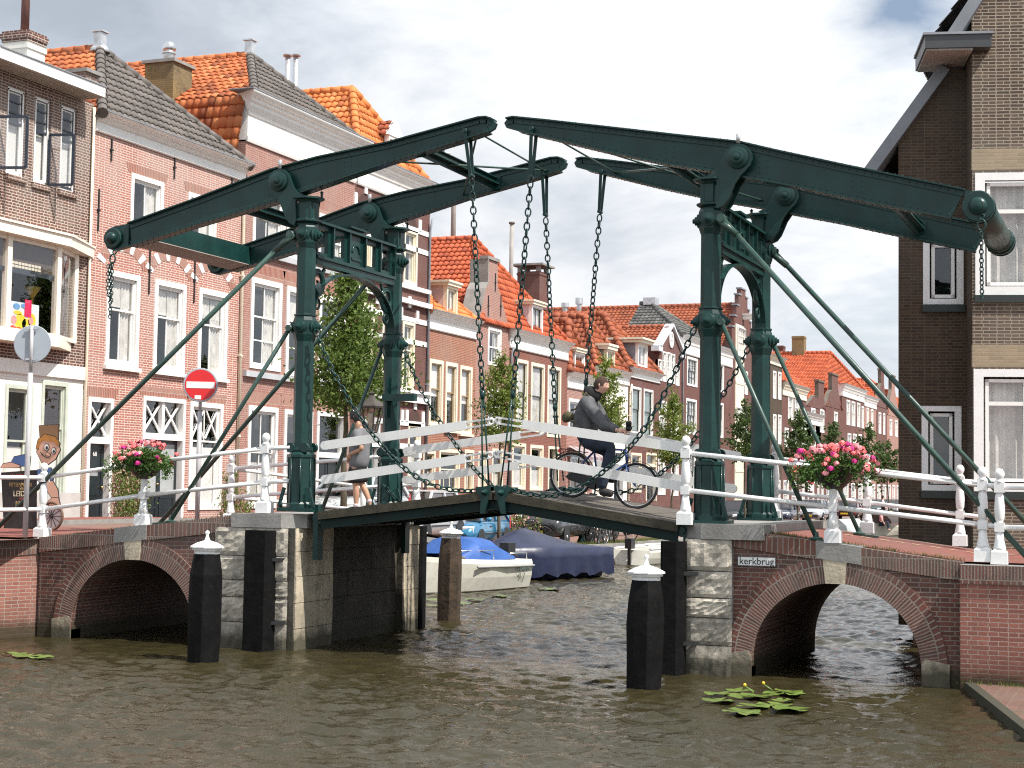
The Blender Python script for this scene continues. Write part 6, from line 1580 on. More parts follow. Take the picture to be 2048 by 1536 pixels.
def rwin(q, d, fw, vs=(), hs=(), cur=True, ledge=True):
    a, c, e, g = q; b = RB(); x0, x1 = d-.12, d+.015
    b.rbox(a, a+fw, x0, x1, e, g); b.rbox(c-fw, c, x0, x1, e, g); b.rbox(a+fw, c-fw, x0, x1, g-fw*.8, g); b.rbox(a+fw, c-fw, x0, x1, e, e+fw*.9)
    w = b.build('window', whitem, th); b = RB(); i_ = .035; t = .055
    A, C_, E_, G_ = a+fw+i_, c-fw-i_, e+fw*.9+.02, g-fw*.8-i_
    b.rbox(A, A+t, x0, d-.03, E_, G_); b.rbox(C_-t, C_, x0, d-.03, E_, G_); b.rbox(A, C_, x0, d-.03, E_, E_+t); b.rbox(A, C_, x0, d-.03, G_-t, G_)
    for v in vs: s = A+(C_-A)*v; b.rbox(s-t/2, s+t/2, x0, d-.035, E_, G_)
    for v in hs: z = E_+(G_-E_)*v; b.rbox(A, C_, x0, d-.035, z-t*.6, z+t*.6)
    b.build('sash', white, w)
    b = RB(); b.poly([RW(A, d-.09, E_), RW(C_, d-.09, E_), RW(C_, d-.09, G_), RW(A, d-.09, G_)]); b.build('pane', glass, w)
    if cur:
        b = RB(); n = int((C_-A)/.03)
        for k in range(n):
            s0, s1 = A+(C_-A)*k/n, A+(C_-A)*(k+1)/n; i = b.add([RW(s0, d-.2+.025*math.sin(k*1.3), E_), RW(s1, d-.2+.025*math.sin(k*1.3+1.3), E_), RW(s1, d-.2+.025*math.sin(k*1.3+1.3), G_), RW(s0, d-.2+.025*math.sin(k*1.3), G_)]); b.face((i, i+1, i+2, i+3), 0, True)
        b.build('curtain', curtain, w)
    if ledge: b = RB(); b.rbox(a-.02, c+.02, d-.05, d+.06, e-.13, e-.003); b.build('ledge', mat('green_tile_ledge', (.02, .028, .025), .4) if 'green_tile_ledge' not in MATS else MATS['green_tile_ledge'], w)
rwin(wr[0], 0, .11, cur=False); rwin(wr[1], 0, .11, cur=False)
rwin(wb[0], PB, .16, vs=(.6,), hs=(.72,)); rwin(wb[1], PB, .16, vs=(.6,), hs=(.76,))
# eaves box and sloping verges
zE0, zE1 = L2(1850, 96, PB+.35)[1], L2(1850, 70, PB+.35)[1]; s0 = L2(1850, 80, PB+.35)[0]; s1 = L2(1983, 80, PB+.35)[0]
b = RB(); b.rbox(s0, s1, PB-.1, PB+.35, zE0, zE1); b.rbox(s0, sB-.01, -.45, PB-.1, zE0, zE1); eb = b.build('eaves_box', mat('dark_fascia', (.045, .047, .05), .4), th)
b = RB(); b.rbox(s0+.03, sB-.02, -.4, PB+.3, zE0-.03, zE0-.001); b.build('soffit', mat('pale_soffit', (.42, .39, .36), .7), eb)
b = RB(); b.rbox(s0-.03, s1+.03, -.45, PB+.38, zE1, zE1+.04); b.build('gutter_edge', lead, eb)
vm = mat('grey_verge_board', (.17, .18, .195), .5, var=.12)
b = RB(); q0, q1 = L2(1893, 142, .1), L2(1742, 350, .1); b.bar(RW(q0[0], -.1, q0[1]+.05), RW(q1[0], -.1, q1[1]+.05), .45, .20, up=(-.7, 0, .7)); b.build('verge_board', vm, th)
b = RB(); q0, q1 = L2(1897, 92, PB), L2(1963, -10, PB); b.bar(RW(q0[0], PB-.1, q0[1]), RW(q1[0], PB-.1, q1[1]), .45, .2, up=(-.7, 0, .7)); p2_ = (sB+2.1, topb[1][1]+.1); b.bar(RW(q1[0], PB-.1, q1[1]), RW(p2_[0], PB-.1, p2_[1]), .45, .2, up=(-.7, 0, .7)); b.build('verge_board', vm, th)
rf = [RW(q1[0]+1.5, PB, topb[1][1]), RW(q1[0]+1.5, -9, topb[1][1]), RW(s0, -9, zE1), RW(s0, -.4, zE1)]
a0 = L2(1742, 350); a1 = L2(1893, 142)
tiles(th, [RW(a0[0], -.25, a0[1]), RW(a0[0], -9, a0[1]), RW(a1[0], -9, a1[1]), RW(a1[0], -.25, a1[1])], tile_slate, seg=3)
tiles(th, [RW(s0, -.3, zE1), RW(s0, -9, zE1), RW(sB+2.1, -9, topb[1][1]), RW(sB+2.1, -.3, topb[1][1])], tile_slate, seg=3)
tiles(th, [RW(sE+.4, PB, gz0[1]), RW(sE+.4, -9, gz0[1]), RW(sB+2.1, -9, topb[1][1]), RW(sB+2.1, PB, topb[1][1])], tile_slate, seg=3)
b = RB(); q = L2(1897, 40, -1.5); b.lathe([(.16, -1), (.16, .1), (.2, .1), (.2, .16)], RW(q[0], -1.5, q[1]), 10); b.build('chimney_pot', darkm, th)
# ================================================================== MOORING PILES
def pile(px, py, h, r, label, wood, cap_h, lean=0.):
    p = atz(px, py, 0); th = thing('mooring_pile', label, 'mooring pile', (p.x, p.y, 0), group='tarred mooring piles with white caps')
    b = MB(); n = 8; rg = random.Random(int(px))
    prof = [(-1, .92), (0, .95), (h*.25, 1.0), (h*.6, 1.02), (h*.82, .98), (h+.02, .80)]
    rings = []
    for z, k in prof: rings.append(b.add([(p.x+r*k*math.cos(2*math.pi*q/n+.39)*(1+rg.uniform(-.03, .03))+lean*z, p.y+r*k*math.sin(2*math.pi*q/n+.39), z) for q in range(n)]))
    for a, c in zip(rings[:-1], rings[1:]):
        for q in range(n): b.face((a+q, a+(q+1) % n, c+(q+1) % n, c+q))
    b.face([rings[-1]+q for q in range(n)])
    b.build('timber', wood, th)
    b = MB(); c = (p.x+lean*h, p.y, h); R1 = r*.86
    b.lathe([(R1*.90, -.005), (R1*.90, .065), (R1*1.05, .07), (R1*1.08, .09), (R1*1.0, .105)], c, n, sm=False, ph=.39)
    b.lathe([(R1*1.02, .10), (R1*1.2, .105), (R1*1.2, .125), (R1*.75, .175), (R1*.28, .205)], c, n, sm=False, ph=.39)
    b.lathe([(R1*.30, .198), (R1*.17, .225), (R1*.11, .27), (R1*.10, .30)], c, 12); b.sphere((c[0], c[1], c[2]+.318), .034, 10)
    b.build('cap', whitem, th)
ztop = lambda px, pyb, pyt: aty(px, pyt, atz(px, pyb, 0).y).z
pile(1288, 1376, ztop(1290, 1376, 1163), .235, 'black mooring pile with white cap right of the bridge opening', timber, .3, .012)
pile(406, 1322, ztop(408, 1322, 1110), .235, 'black mooring pile with white cap before the left arch', timber, .3, .012)
pile(897, 1240, ztop(897, 1240, 1078), .225, 'rotten brown mooring pile with white cap beside the white motor boat', rotwood, .3, .015)

# ================================================================== LEAVES, TREES, FLOWERS
leafA = leafmat('linden_leaves', (.10, .165, .03), (.19, .27, .06), .45)
leafB = leafmat('light_leaves', (.15, .21, .035), (.25, .31, .07), .42)
leafD = leafmat('dark_leaves', (.06, .105, .03), (.105, .16, .042))
def leaf_cloud(C, s, seed, fold=True):
    """one small pointed leaf (two triangles sharing the midrib) at each centre"""
    r = np.random.RandomState(seed); n = len(C); s = s*r.uniform(.6, 1.25, n)[:, None]
    d = r.normal(size=(n, 3)); d[:, 2] -= .35; d /= np.linalg.norm(d, axis=1, keepdims=True)
    a = r.normal(size=(n, 3)); w = np.cross(d, a); w /= np.linalg.norm(w, axis=1, keepdims=True); nn = np.cross(d, w)
    base, tip = C-d*s*.5, C+d*s*.5; l = C+w*s*.32+nn*s*.10; q = C-w*s*.32+nn*s*.10
    V = np.stack([base, l, tip, q], 1).reshape(-1, 3); Q = np.arange(4*n).reshape(n, 4); return V, Q
def crown_points(base, axis_h, prof, n, seed, nb=26):
    """points in clumps at the ends of branches; prof(t) gives the crown radius at relative height t"""
    r = np.random.RandomState(seed); pts = []; br = []
    for k in range(nb):
        t = (k+r.uniform(.1, .9))/nb; R_ = prof(t); a = k*2.4+r.uniform(-.5, .5); rr = R_*r.uniform(.55, 1.0)
        o = np.array([base[0], base[1], base[2]+axis_h*max(0, t-.12-.08*r.rand())]); e = np.array([base[0]+rr*math.cos(a), base[1]+rr*math.sin(a), base[2]+axis_h*t]); br.append((o, e))
        m = int(n/nb*(.18+1.5*R_/max(prof(x) for x in (.2, .35, .5)))); u = r.uniform(.35, 1.05, m)[:, None]
        g = r.normal(size=(m, 3))*np.array([1, 1, .8])*(.10+.21*R_); pts.append(o+(e-o)*u+g*r.uniform(.3, 1, m)[:, None])
    return np.concatenate(pts), br
def tree(label, base, ztrunk, ztop_, R_, n, lm, seed, leaf=.10, rt=.06, nb=26, prof=None, group='young street trees on the left quay'):
    th = thing('street_tree', label, 'tree', base, group=group)
    prof = prof or (lambda t: R_*(max(0., math.sin(math.pi*min(1, .12+.86*t)))**.8*(1.05-.62*t)))
    P, br = crown_points((base[0], base[1], ztrunk), ztop_-ztrunk, prof, n, seed, nb)
    b = MB(); rg = random.Random(seed); pts = []; H = ztop_-base[2]
    for k in range(9): t = k/8; pts.append(Vector((base[0]+rg.uniform(-.05, .05)*(k > 0), base[1]+rg.uniform(-.05, .05)*(k > 0), base[2]+H*.95*t)))
    b.tube(pts, [rt*(1.25-1.1*k/8) for k in range(9)], 8); b.build('trunk', bark, th)
    b = MB()
    for o, e in br: b.tube([Vector(o), Vector((o+e)/2)+Vector((0, 0, .05)), Vector(e)], [rt*.32, rt*.22, rt*.08], 5, cap=False)
    b.build('branches', bark, th)
    V, Q = leaf_cloud(P, leaf, seed+1); npmesh('crown', V, Q, lm, th)
def tr(px, xw): p = atx(px, 940, xw); return (xw, p.y, zs(p.y))
def zt_(px, py, xw): return atx(px, py, xw).z
x = -18.5; B0 = tr(688, x)
tree('leafy street tree in front of the tall red house, seen through the left gateway', B0, zt_(690, 808, x), zt_(690, 512, x), 1.5, 8200, leafA, 21, .12, .075, 52, prof=lambda t: 1.55*float(np.interp(t, [0, .06, .2, .36, .55, .78, 1.], [.5, .82, 1., .86, .55, .30, .08])))
x = -18.4
tree('light green young tree in front of the narrow spout gable', tr(1000, x), zt_(1000, 880, x), zt_(1000, 700, x), .95, 3600, leafB, 31, .105, .05, 20)
tree('thin young tree right behind the cyclist', tr(1208, x), zt_(1208, 880, x), zt_(1208, 702, x), .85, 2600, leafB, 41, .12, .05, 18)
tree('young tree with light top before the gabled house with an oculus', tr(1345, x), zt_(1345, 925, x), zt_(1345, 775, x), 1.1, 2600, leafB, 51, .13, .05, 18)
tree('dark green young tree seen between the two right tower columns', tr(1490, x), zt_(1490, 915, x), zt_(1490, 800, x), 1.15, 1800, leafD, 61, .17, .05, 16)
tree('dark slim tree left of the right flower bowl', tr(1597, x), zt_(1597, 940, x), zt_(1600, 818, x), 1.35, 1600, leafD, 71, .2, .05, 16)
tree('dark tree directly above the right flower bowl', tr(1667, x), zt_(1667, 950, x), zt_(1668, 838, x), 1.35, 1500, leafD, 81, .22, .05, 14)
tree('dark tree further along, above the bowl right edge', tr(1738, x), zt_(1738, 950, x), zt_(1738, 845, x), 1.5, 1400, leafD, 91, .24, .05, 14)
tree('small dark tree at the corner of the right brick building', tr(1776, x), zt_(1776, 960, x), zt_(1776, 880, x), 1.5, 1000, leafD, 95, .25, .05, 12)

gerL = leafmat('geranium_leaves', (.05, .11, .02), (.10, .19, .035), .3)
pinks = [mat('salmon_petals', (.80, .20, .20), .6, var=.15, vscale=20), mat('pink_petals', (.82, .33, .36), .6, var=.15, vscale=20), mat('magenta_petals', (.55, .025, .22), .6, var=.15)]
bowlm = mat('dark_plastic_bowl', (.016, .013, .012), .45, var=.3)
def flower_bowl(label, c, sx, seed, dens=1., nf=86):
    th = thing('flower_bowl', label, 'flower bowl', c, group='flower bowls on the bridge railings'); r = np.random.RandomState(seed); c = Vector(c)
    b = MB(); b.lathe([(.07, 0), (.13, .03), (.21, .11), (.27, .22), (.30, .31), (.285, .31), (.25, .27), (0, .26)], c, 22); b.build('bowl', bowlm, th)
    n = int(2300*dens); a = r.uniform(0, 2*math.pi, n); rad = np.sqrt(r.rand(n))*.52*sx; z = .30+.20*(1-(rad/(.55*sx))**2)*r.rand(n)-.42*np.clip(rad/(.52*sx)-.52, 0, 1)*r.rand(n)*1.6+r.normal(0, .03, n)
    lump = 1+.25*np.sin(a*3+seed)+.15*np.sin(a*7)
    C = np.stack([c.x+rad*lump*np.cos(a), c.y+rad*lump*np.sin(a)*.8, c.z+z], 1)
    V, Q = leaf_cloud(C, .055, seed); npmesh('foliage', V, Q, gerL, th)
    b = MB()
    for k in range(nf):          # flower heads: balls of small petals on short stalks
        a = r.uniform(0, 6.28); rad = math.sqrt(r.rand())*.54*sx; zz_ = .40+.24*(1-(rad/(.6*sx))**2)*r.uniform(.6, 1.1)-(.25*r.rand() if rad > .4*sx else 0)
        q = c+Vector((rad*math.cos(a)*1.05, rad*math.sin(a)*.8, zz_)); m = r.choice(3, p=[.5, .34, .16]); R1 = r.uniform(.024, .046)
        for j in range(22):
            d = Vector(r.normal(size=3)).normalized(); d.z = abs(d.z)*.9-.15; o_ = q+d*R1; u = d.orthogonal().normalized()*.018; w = d.cross(u).normalized()*.018
            i = b.add([o_-u-w, o_+u-w, o_+u+w+d*.008, o_-u+w+d*.008]); b.face((i, i+1, i+2, i+3), m)
    b.build('blossoms', pinks, th)
flower_bowl('dark bowl of pink geraniums on the left ramp railing, greener with trailing leaves', (-15.16, 22.5, 2.58), 1.0, 3, 1.2, 52)
flower_bowl('dark bowl overflowing with salmon pink geraniums on the right ramp railing', (-4.14, 22.5, 2.56), 1.08, 8)
# climbing plants against the pink house
def climber(label, px0, px1, py0, py1, n, seed, stems=4, lm=None):
    a, c = f(px0, py1), f(px1, py0); th = thing('climbing_plant', label, 'plant', (XF+.1, (a.y+c.y)/2, 1.6)); r = np.random.RandomState(seed)
    P = []; b = MB()
    for k in range(stems):
        y = a.y+(c.y-a.y)*(k+.5)/stems; pts = []
        for j in range(7): pts.append(Vector((XF+.08+.04*r.rand(), y+r.normal(0, .08)*j/3, 1.6+(c.z-1.6)*j/6*(.7+.3*r.rand()))))
        b.tube(pts, .012, 5)
        for q in pts: m = n//stems//7; P.append(np.array(q)+r.normal(size=(m, 3))*np.array([.06, .16, .16])+np.array([.05, 0, 0]))
    b.build('stems', bark, th); V, Q = leaf_cloud(np.concatenate(P), .075, seed); npmesh('foliage', V, Q, lm or leafA, th)
climber('leafy climbing plant on the pink wall beside its double door', 222, 282, 930, 1045, 1500, 5)
climber('small climber at the right corner of the pink house', 438, 462, 940, 1040, 600, 6, 2)
climber('pale flowering climber by the white window of the tall house', 468, 492, 985, 1040, 300, 7, 2, leafB)
# tall flowering weeds on the quay
r = np.random.RandomState(4); b = MB(); P = []; q = []
for k in range(46):
    p0 = atz(r.uniform(985, 1065), 1092, .64); x, y = p0.x+r.normal(0, .3), p0.y+r.normal(0, .5); h_ = r.uniform(.6, 1.35)
    b.tube([(x, y, .62), (x+r.normal(0, .05), y+r.normal(0, .05), .62+h_)], .008, 4)
    P.append(np.array([x, y, .62])+np.stack([r.normal(0, .09, 22), r.normal(0, .09, 22), r.uniform(.05, h_, 22)], 1))
    for j in range(10): q.append((x+r.normal(0, .06), y+r.normal(0, .06), .62+h_*r.uniform(.55, 1.02)))
th = thing('flowering_weeds', 'tall pink flowering plants on the quay edge behind the covered boat', 'plant', (p0.x, p0.y, .62))
b.build('stems', gerL, th); V, Q = leaf_cloud(np.concatenate(P), .11, 3); npmesh('foliage', V, Q, leafB, th)
V, Q = leaf_cloud(np.array(q), .07, 5); npmesh('blossoms', V, Q, pinks[1], th)
# water lilies
lily = mat('lily_leaf', (.10, .155, .03), .35, var=.3, vscale=5, dirt=((.22, .20, .06), .5)); lilyy = mat('lily_yellow', (.75, .5, .03), .5)
def lilies(label, spots, buds=()):
    ps = [atz(a, c, .035) for a, c, *_ in spots]; cen = sum(ps, Vector())/len(ps); th = thing('water_lily', label, 'water lily', (cen.x, cen.y, 0)); rg = random.Random(len(spots))
    for (a, c, s), p in zip(spots, ps):
        b = MB(); n = 20; an = rg.uniform(0, 6.28); pts = []
        for k in range(n+1):
            t = .22+(2*math.pi-.44)*k/n; rr = s*(1+.04*math.sin(5*t)); pts.append((p.x+rr*1.15*math.cos(t+an), p.y+rr*1.0*math.sin(t+an), .040+.010*math.sin(3*t+an)+.012*rg.random()))
        i = b.add([(p.x+.06*math.cos(an), p.y+.06*math.sin(an), .036)]+pts)
        for k in range(n): b.face((i, i+1+k, i+2+k), 0, True)
        b.build('lily_pad', lily, th)
    for (a, c, h_) in buds:
        p = atz(a, c, 0); b = MB(); b.tube([p, p+Vector((.02, 0, h_*.5)), p+Vector((-.08, -.02, h_))], .012, 6); st_ = b.build('stalk', lily, th); b = MB(); b.sphere(p+Vector((-.08, -.02, h_+.015)), .022, 8); b.build('bud', lilyy, st_)
lilies('group of green lily pads with two yellow buds before the right pier', [(1438, 1388, .16), (1436, 1401, .17), (1480, 1381, .17), (1478, 1393, .17), (1512, 1392, .18), (1507, 1412, .17), (1548, 1410, .19), (1546, 1388, .12), (1575, 1384, .17), (1592, 1389, .12), (1563, 1401, .13), (1484, 1423, .19), (1583, 1418, .19), (1498, 1428, .12)], [(1503, 1394, .13), (1540, 1390, .13)])
lilies('lily pads floating near the left quay wall', [(55, 1312, .2), (82, 1315, .17), (30, 1308, .16)])
lilies('green lily pads floating beside the white boat and pile', [(870, 1200, .22), (925, 1207, .2), (950, 1199, .2), (880, 1212, .25), (1000, 1192, .18), (1095, 1178, .25)])

# ================================================================== SIGNS AND STREET THINGS
signred = mat('sign_red', (.62, .018, .022), .3, var=.05); signgrey = mat('sign_grey_back', (.34, .38, .42), .45, var=.06); polem = mat('grey_pole', (.42, .41, .42), .5, var=.1)
def disc_sign(name, label, c, rad, ground, face_n, front, back, bar=False, pole_off=.05):
    th = thing(name, label, 'sign', (c.x, c.y, ground)); nv = Vector(face_n).normalized(); b = MB()
    b.lathe([(rad, -.012), (rad, .012)], c, 40, nv); b.lathe([(rad-.02, .012), (rad-.02, .016)], c, 40, nv, m=1) if front else None
    b.torus(c, nv, rad, .012, 40, 5, m=0); b.build('disc', [back, front or back], th)
    pc = c-nv*pole_off; b = MB(); b.tube([(pc.x, pc.y, ground), (pc.x, pc.y, c.z-rad*1.6), ], .042, 10); b.tube([(pc.x, pc.y, c.z-rad*1.6), (pc.x, pc.y, c.z+rad*.95)], .03, 10); b.build('pole', polem, th)
    b = MB(); sd = nv.cross(Vector((0, 0, 1)))
    for z in (.85, -.85): b.bar(pc+sd*-.09+Vector((0, 0, rad*z)), pc+sd*.09+Vector((0, 0, rad*z)), .03, .03)
    b.build('clamps', silver, th)
    return th, nv, sd
c = aty(401, 770, 25.2); c = atx(401, 770, -15.9)
th, nv, sd = disc_sign('no_entry_sign', 'round red no entry sign with white bar on a grey pole', c, .30*.98, topz_left(-15.9), (_F.x*-1+.15, -_F.y, 0), signred, signgrey)
b = MB(); b.obox(c+nv*.018, (sd*.245, Vector((0, 0, .058)), nv*.002)); b.build('white_bar', white, th)
b = MB(); b.obox(c+nv*.018+sd*.04+Vector((0, 0, -.22)), (sd*.055, Vector((0, 0, .035)), nv*.002)); b.build('sticker', white, th)
c = aty(65, 688, 22.25)
th, nv, sd = disc_sign('traffic_sign', 'round traffic sign seen from its plain grey back, on a tall pole', c, .30, 1.58, (_F.x+.05, _F.y, 0), None, signgrey, pole_off=.05)
# street name plate
a, c2 = aty(1475, 1112, YF-.02), aty(1552, 1134, YF-.02)
th = thing('name_sign', 'white enamel plate lettered kerkbrug on the right spandrel', 'sign', ((a.x+c2.x)/2, YF-.02, c2.z))
b = MB(); b.box(a.x, c2.x, YF-.022, YF-.001, c2.z, a.z, 0); b.box(a.x+.012, c2.x-.012, YF-.026, YF-.021, c2.z+.012, a.z-.012, 1); b.build('plate', [mat('plate_edge', (.10, .10, .11), .5), white], th)
text('kerkbrug', .135, ((a.x+c2.x)/2, YF-.029, (a.z+c2.z)/2-.0), ROT_Y, darkm, th, ext=.002, sx=.98)
# lamp post
p = atx(742, 832, -17.4); gz = zs(p.y); th = thing('street_lamp', 'old lantern on a dark green post behind the walking man', 'street lamp', (p.x, p.y, gz))
b = MB(); b.lathe([(.14, 0), (.14, .5), (.09, .6), (.06, .7), (.045, 1.6), (.04, p.z-gz-.45), (.07, p.z-gz-.42)], (p.x, p.y, gz), 10); b.bar((p.x-.3, p.y, p.z-.75), (p.x+.3, p.y, p.z-.75), .03, .03); b.build('post', green, th)
b = MB(); z0, z1 = p.z-.38, p.z+.20
for k in range(6):
    an = k*math.pi/3+.2; b.bar((p.x+.15*math.cos(an), p.y+.15*math.sin(an), z0), (p.x+.31*math.cos(an), p.y+.31*math.sin(an), z1), .03, .03)
b.lathe([(.16, -.40), (.16, -.36)], p, 6, ph=.2); b.lathe([(.36, .19), (.37, .23), (.22, .35), (.10, .42), (.06, .50), (.08, .54), (0, .60)], p, 6, sm=False, ph=.2); b.build('lantern_frame', mat('lantern_bronze', (.06, .05, .045), .5), th)
b = MB(); b.lathe([(.14, -.37), (.29, .19)], p, 6, sm=False, ph=.2); b.build('lantern_glass', glassmat('lantern_pane', clear=.82), th)
b = MB(); b.lathe([(.05, -.35), (.05, -.2), (.085, -.15), (.085, .05), (.05, .1), (0, .12)], p, 10); b.build('bulb', mat('milk_glass', (.75, .68, .55), .4), th)
# painted board of the bicycle repairer, with a cut-out mechanic and wheel
o = atz(70, 1062, 1.585); yq = o.y
def bp(px, py): q = aty(px, py, yq); return (q.x, q.z)
th = thing('advertising_board', 'black hand lettered bicycle repair board leaning over the left quay', 'sign', (o.x, yq, 1.585))
b = MB(); b.prism([bp(4, 945), bp(72, 940), bp(72, 1062), bp(10, 1066)], 'y', yq-.03, yq+.03); b.build('panel', mat('blackboard', (.018, .014, .013), .6, var=.4, vscale=6, dirt=((.06, .045, .035), .5)), th)
gold = mat('gold_lettering', (.42, .30, .12), .6); redl = mat('red_lettering', (.30, .07, .05), .6); cre = mat('cream_lettering', (.60, .52, .36), .6)
for t, s, px, py, m_ in (('OUDSTE', .13, 41, 953, redl), ('FIETSENMAKER', .105, 44, 970, gold), ('VAN', .075, 48, 978, gold), ('LEIDEN', .15, 48, 988, cre), ('ANNO', .08, 50, 998, redl), ('190', .14, 40, 1008, gold)):
    q = bp(px, py); text(t, s, (q[0], yq-.036, q[1]), ROT_Y, m_, th, sx=.75 if len(t) > 7 else .9)
th = thing('cutout_figure', 'painted wooden cut-out of a mechanic in blue shirt holding a spoked wheel', 'sign', (atz(105, 1058, 1.585).x, yq-.08, 1.585))
yq2 = yq-.10; skinp = mat('painted_skin', (.62, .36, .25), .5, var=.05); bluep = mat('painted_blue', (.06, .12, .30), .5, var=.25); hairp = mat('painted_hair', (.40, .17, .03), .5, var=.3); linep = mat('painted_line', (.02, .015, .015), .5); capp = mat('painted_brown_cap', (.22, .12, .05), .5, var=.3); whp = mat('painted_white', (.75, .72, .68), .5)
def flat(name, pts, m, lay, par=th, line=True):
    q = [bp(*p) for p in pts]; b = MB(); y0 = yq2-.004*lay
    if line:
        cx = sum(p[0] for p in q)/len(q); cz = sum(p[1] for p in q)/len(q)
        big = []
        for k in range(len(q)):
            p0, p1, p2 = Vector(q[k-1]), Vector(q[k]), Vector(q[(k+1) % len(q)]); d = ((p1-p0).normalized().orthogonal()+(p2-p1).normalized().orthogonal()); d = d.normalized() if d.length > 1e-6 else Vector((0, 0))
            if (Vector(q[k])-Vector((cx, cz))).dot(d) < 0: d = -d
            big.append((q[k][0]+d.x*.014, q[k][1]+d.y*.014))
        b.prism(big, 'y', y0-.0, y0+.02, 1)
    b.prism(q, 'y', y0-.002, y0+.01, 0); return b.build(name, [m, linep], par)
flat('cap', [(85, 852), (124, 850), (123, 880), (87, 876)], capp, 1)
flat('face', [(82, 885), (96, 878), (122, 884), (127, 900), (118, 918), (103, 929), (92, 927), (81, 905)], skinp, 2)
flat('hair', [(80, 897), (84, 880), (97, 869), (118, 874), (127, 888), (125, 893), (114, 884), (92, 881), (87, 890), (84, 899)], hairp, 4)
flat('shirt', [(82, 940), (108, 936), (116, 946), (112, 962), (98, 958), (90, 970), (82, 960)], bluep, 2)
flat('sleeve', [(30, 925), (36, 914), (56, 910), (68, 914), (66, 932), (50, 932)], bluep, 3); flat('forearm', [(8, 936), (14, 928), (31, 925), (48, 930), (46, 935)], skinp, 3)
flat('arm', [(99, 964), (112, 962), (122, 978), (125, 1000), (114, 1000), (104, 985)], skinp, 3); flat('hand', [(104, 1003), (112, 996), (124, 996), (130, 1016), (122, 1018), (116, 1014), (108, 1014)], skinp, 5)
for px, py, rr in ((101, 895, 5), (115, 902, 4.5)):
    flat('eye', [(px+rr*.9*math.cos(k*.7), py+rr*1.3*math.sin(k*.7)) for k in range(9)], whp, 5); flat('pupil', [(px+1+rr*.45*math.cos(k*.7), py+1+rr*.7*math.sin(k*.7)) for k in range(9)], linep, 7, line=False)
flat('nose', [(102, 905), (108, 909), (107, 913), (99, 910)], skinp, 5)
flat('mouth', [(88, 903), (92, 911), (101, 916), (108, 916), (100, 914), (93, 909)], linep, 6, line=False)
cw = bp(110, 1032); b = MB(); b.torus((cw[0], yq2-.02, cw[1]), (0, 1, 0), .255, .028, 28, 6); b.build('wheel_rim', mat('painted_tyre', (.16, .09, .06), .6), th)
b = MB(); b.lathe([(.235, -.004), (.235, .004)], (cw[0], yq2, cw[1]), 28, (0, 1, 0)); b.build('wheel_disc', mat('painted_wheel', (.50, .42, .40), .6), th)
b = MB()
for k in range(12): an = k*math.pi/6; b.bar((cw[0], yq2-.012, cw[1]), (cw[0]+.23*math.cos(an), yq2-.012, cw[1]+.23*math.sin(an)), .010, .006, up=(0, 1, 0))
b.lathe([(.035, -.03), (.035, 0)], (cw[0], yq2, cw[1]), 12, (0, 1, 0)); b.build('spokes', linep, th)
# gull
p = aty(883, 306, 40); th = thing('gull', 'white gull gliding beyond the bridge beams', 'bird', p); gm = mat('gull_white', (.75, .74, .72), .6); gg = mat('gull_grey', (.42, .42, .44), .6)
b = MB(); b.tube([p+Vector((-.16, -.06, .02)), p+Vector((-.1, -.04, .02)), p, p+Vector((.14, .05, -.01)), p+Vector((.24, .08, 0))], [.012, .035, .05, .03, .012], 8); body = b.build('body', gm, th)
b = MB()
for s, ex, ez in ((1, (.18, -.28, .10), .04), (-1, (-.10, .30, .10), .10)):
    e = Vector(ex); i = b.add([p+Vector((-.07, -.02, .03)), p+Vector((.07, .02, .03)), p+e*.6+Vector((.05, .02, ez)), p+e*1.5+Vector((.05, .02, 0)), p+e*.6+Vector((-.06, -.02, ez))]); b.face((i, i+1, i+2, i+3, i+4)); b.face((i+4, i+3, i+2, i+1, i))
b.build('wings', gg, th)
# for-sale board on a far house
p = atx(1622, 972, XF+.3); th = thing('house_sign', 'small red and white board on the house behind the silver car', 'sign', (p.x, p.y, p.z-.4)); b = MB(); b.box(p.x-.03, p.x, p.y-.95, p.y+.95, p.z-.35, p.z+.12); b.build('board', white, th); b = MB(); b.box(p.x-.0, p.x+.01, p.y-.95, p.y+.95, p.z+.12, p.z+.36); b.build('red_strip', signred, th)
# bag hung: white chair-like stacks and odds at the tall house are left out where they cannot be made out

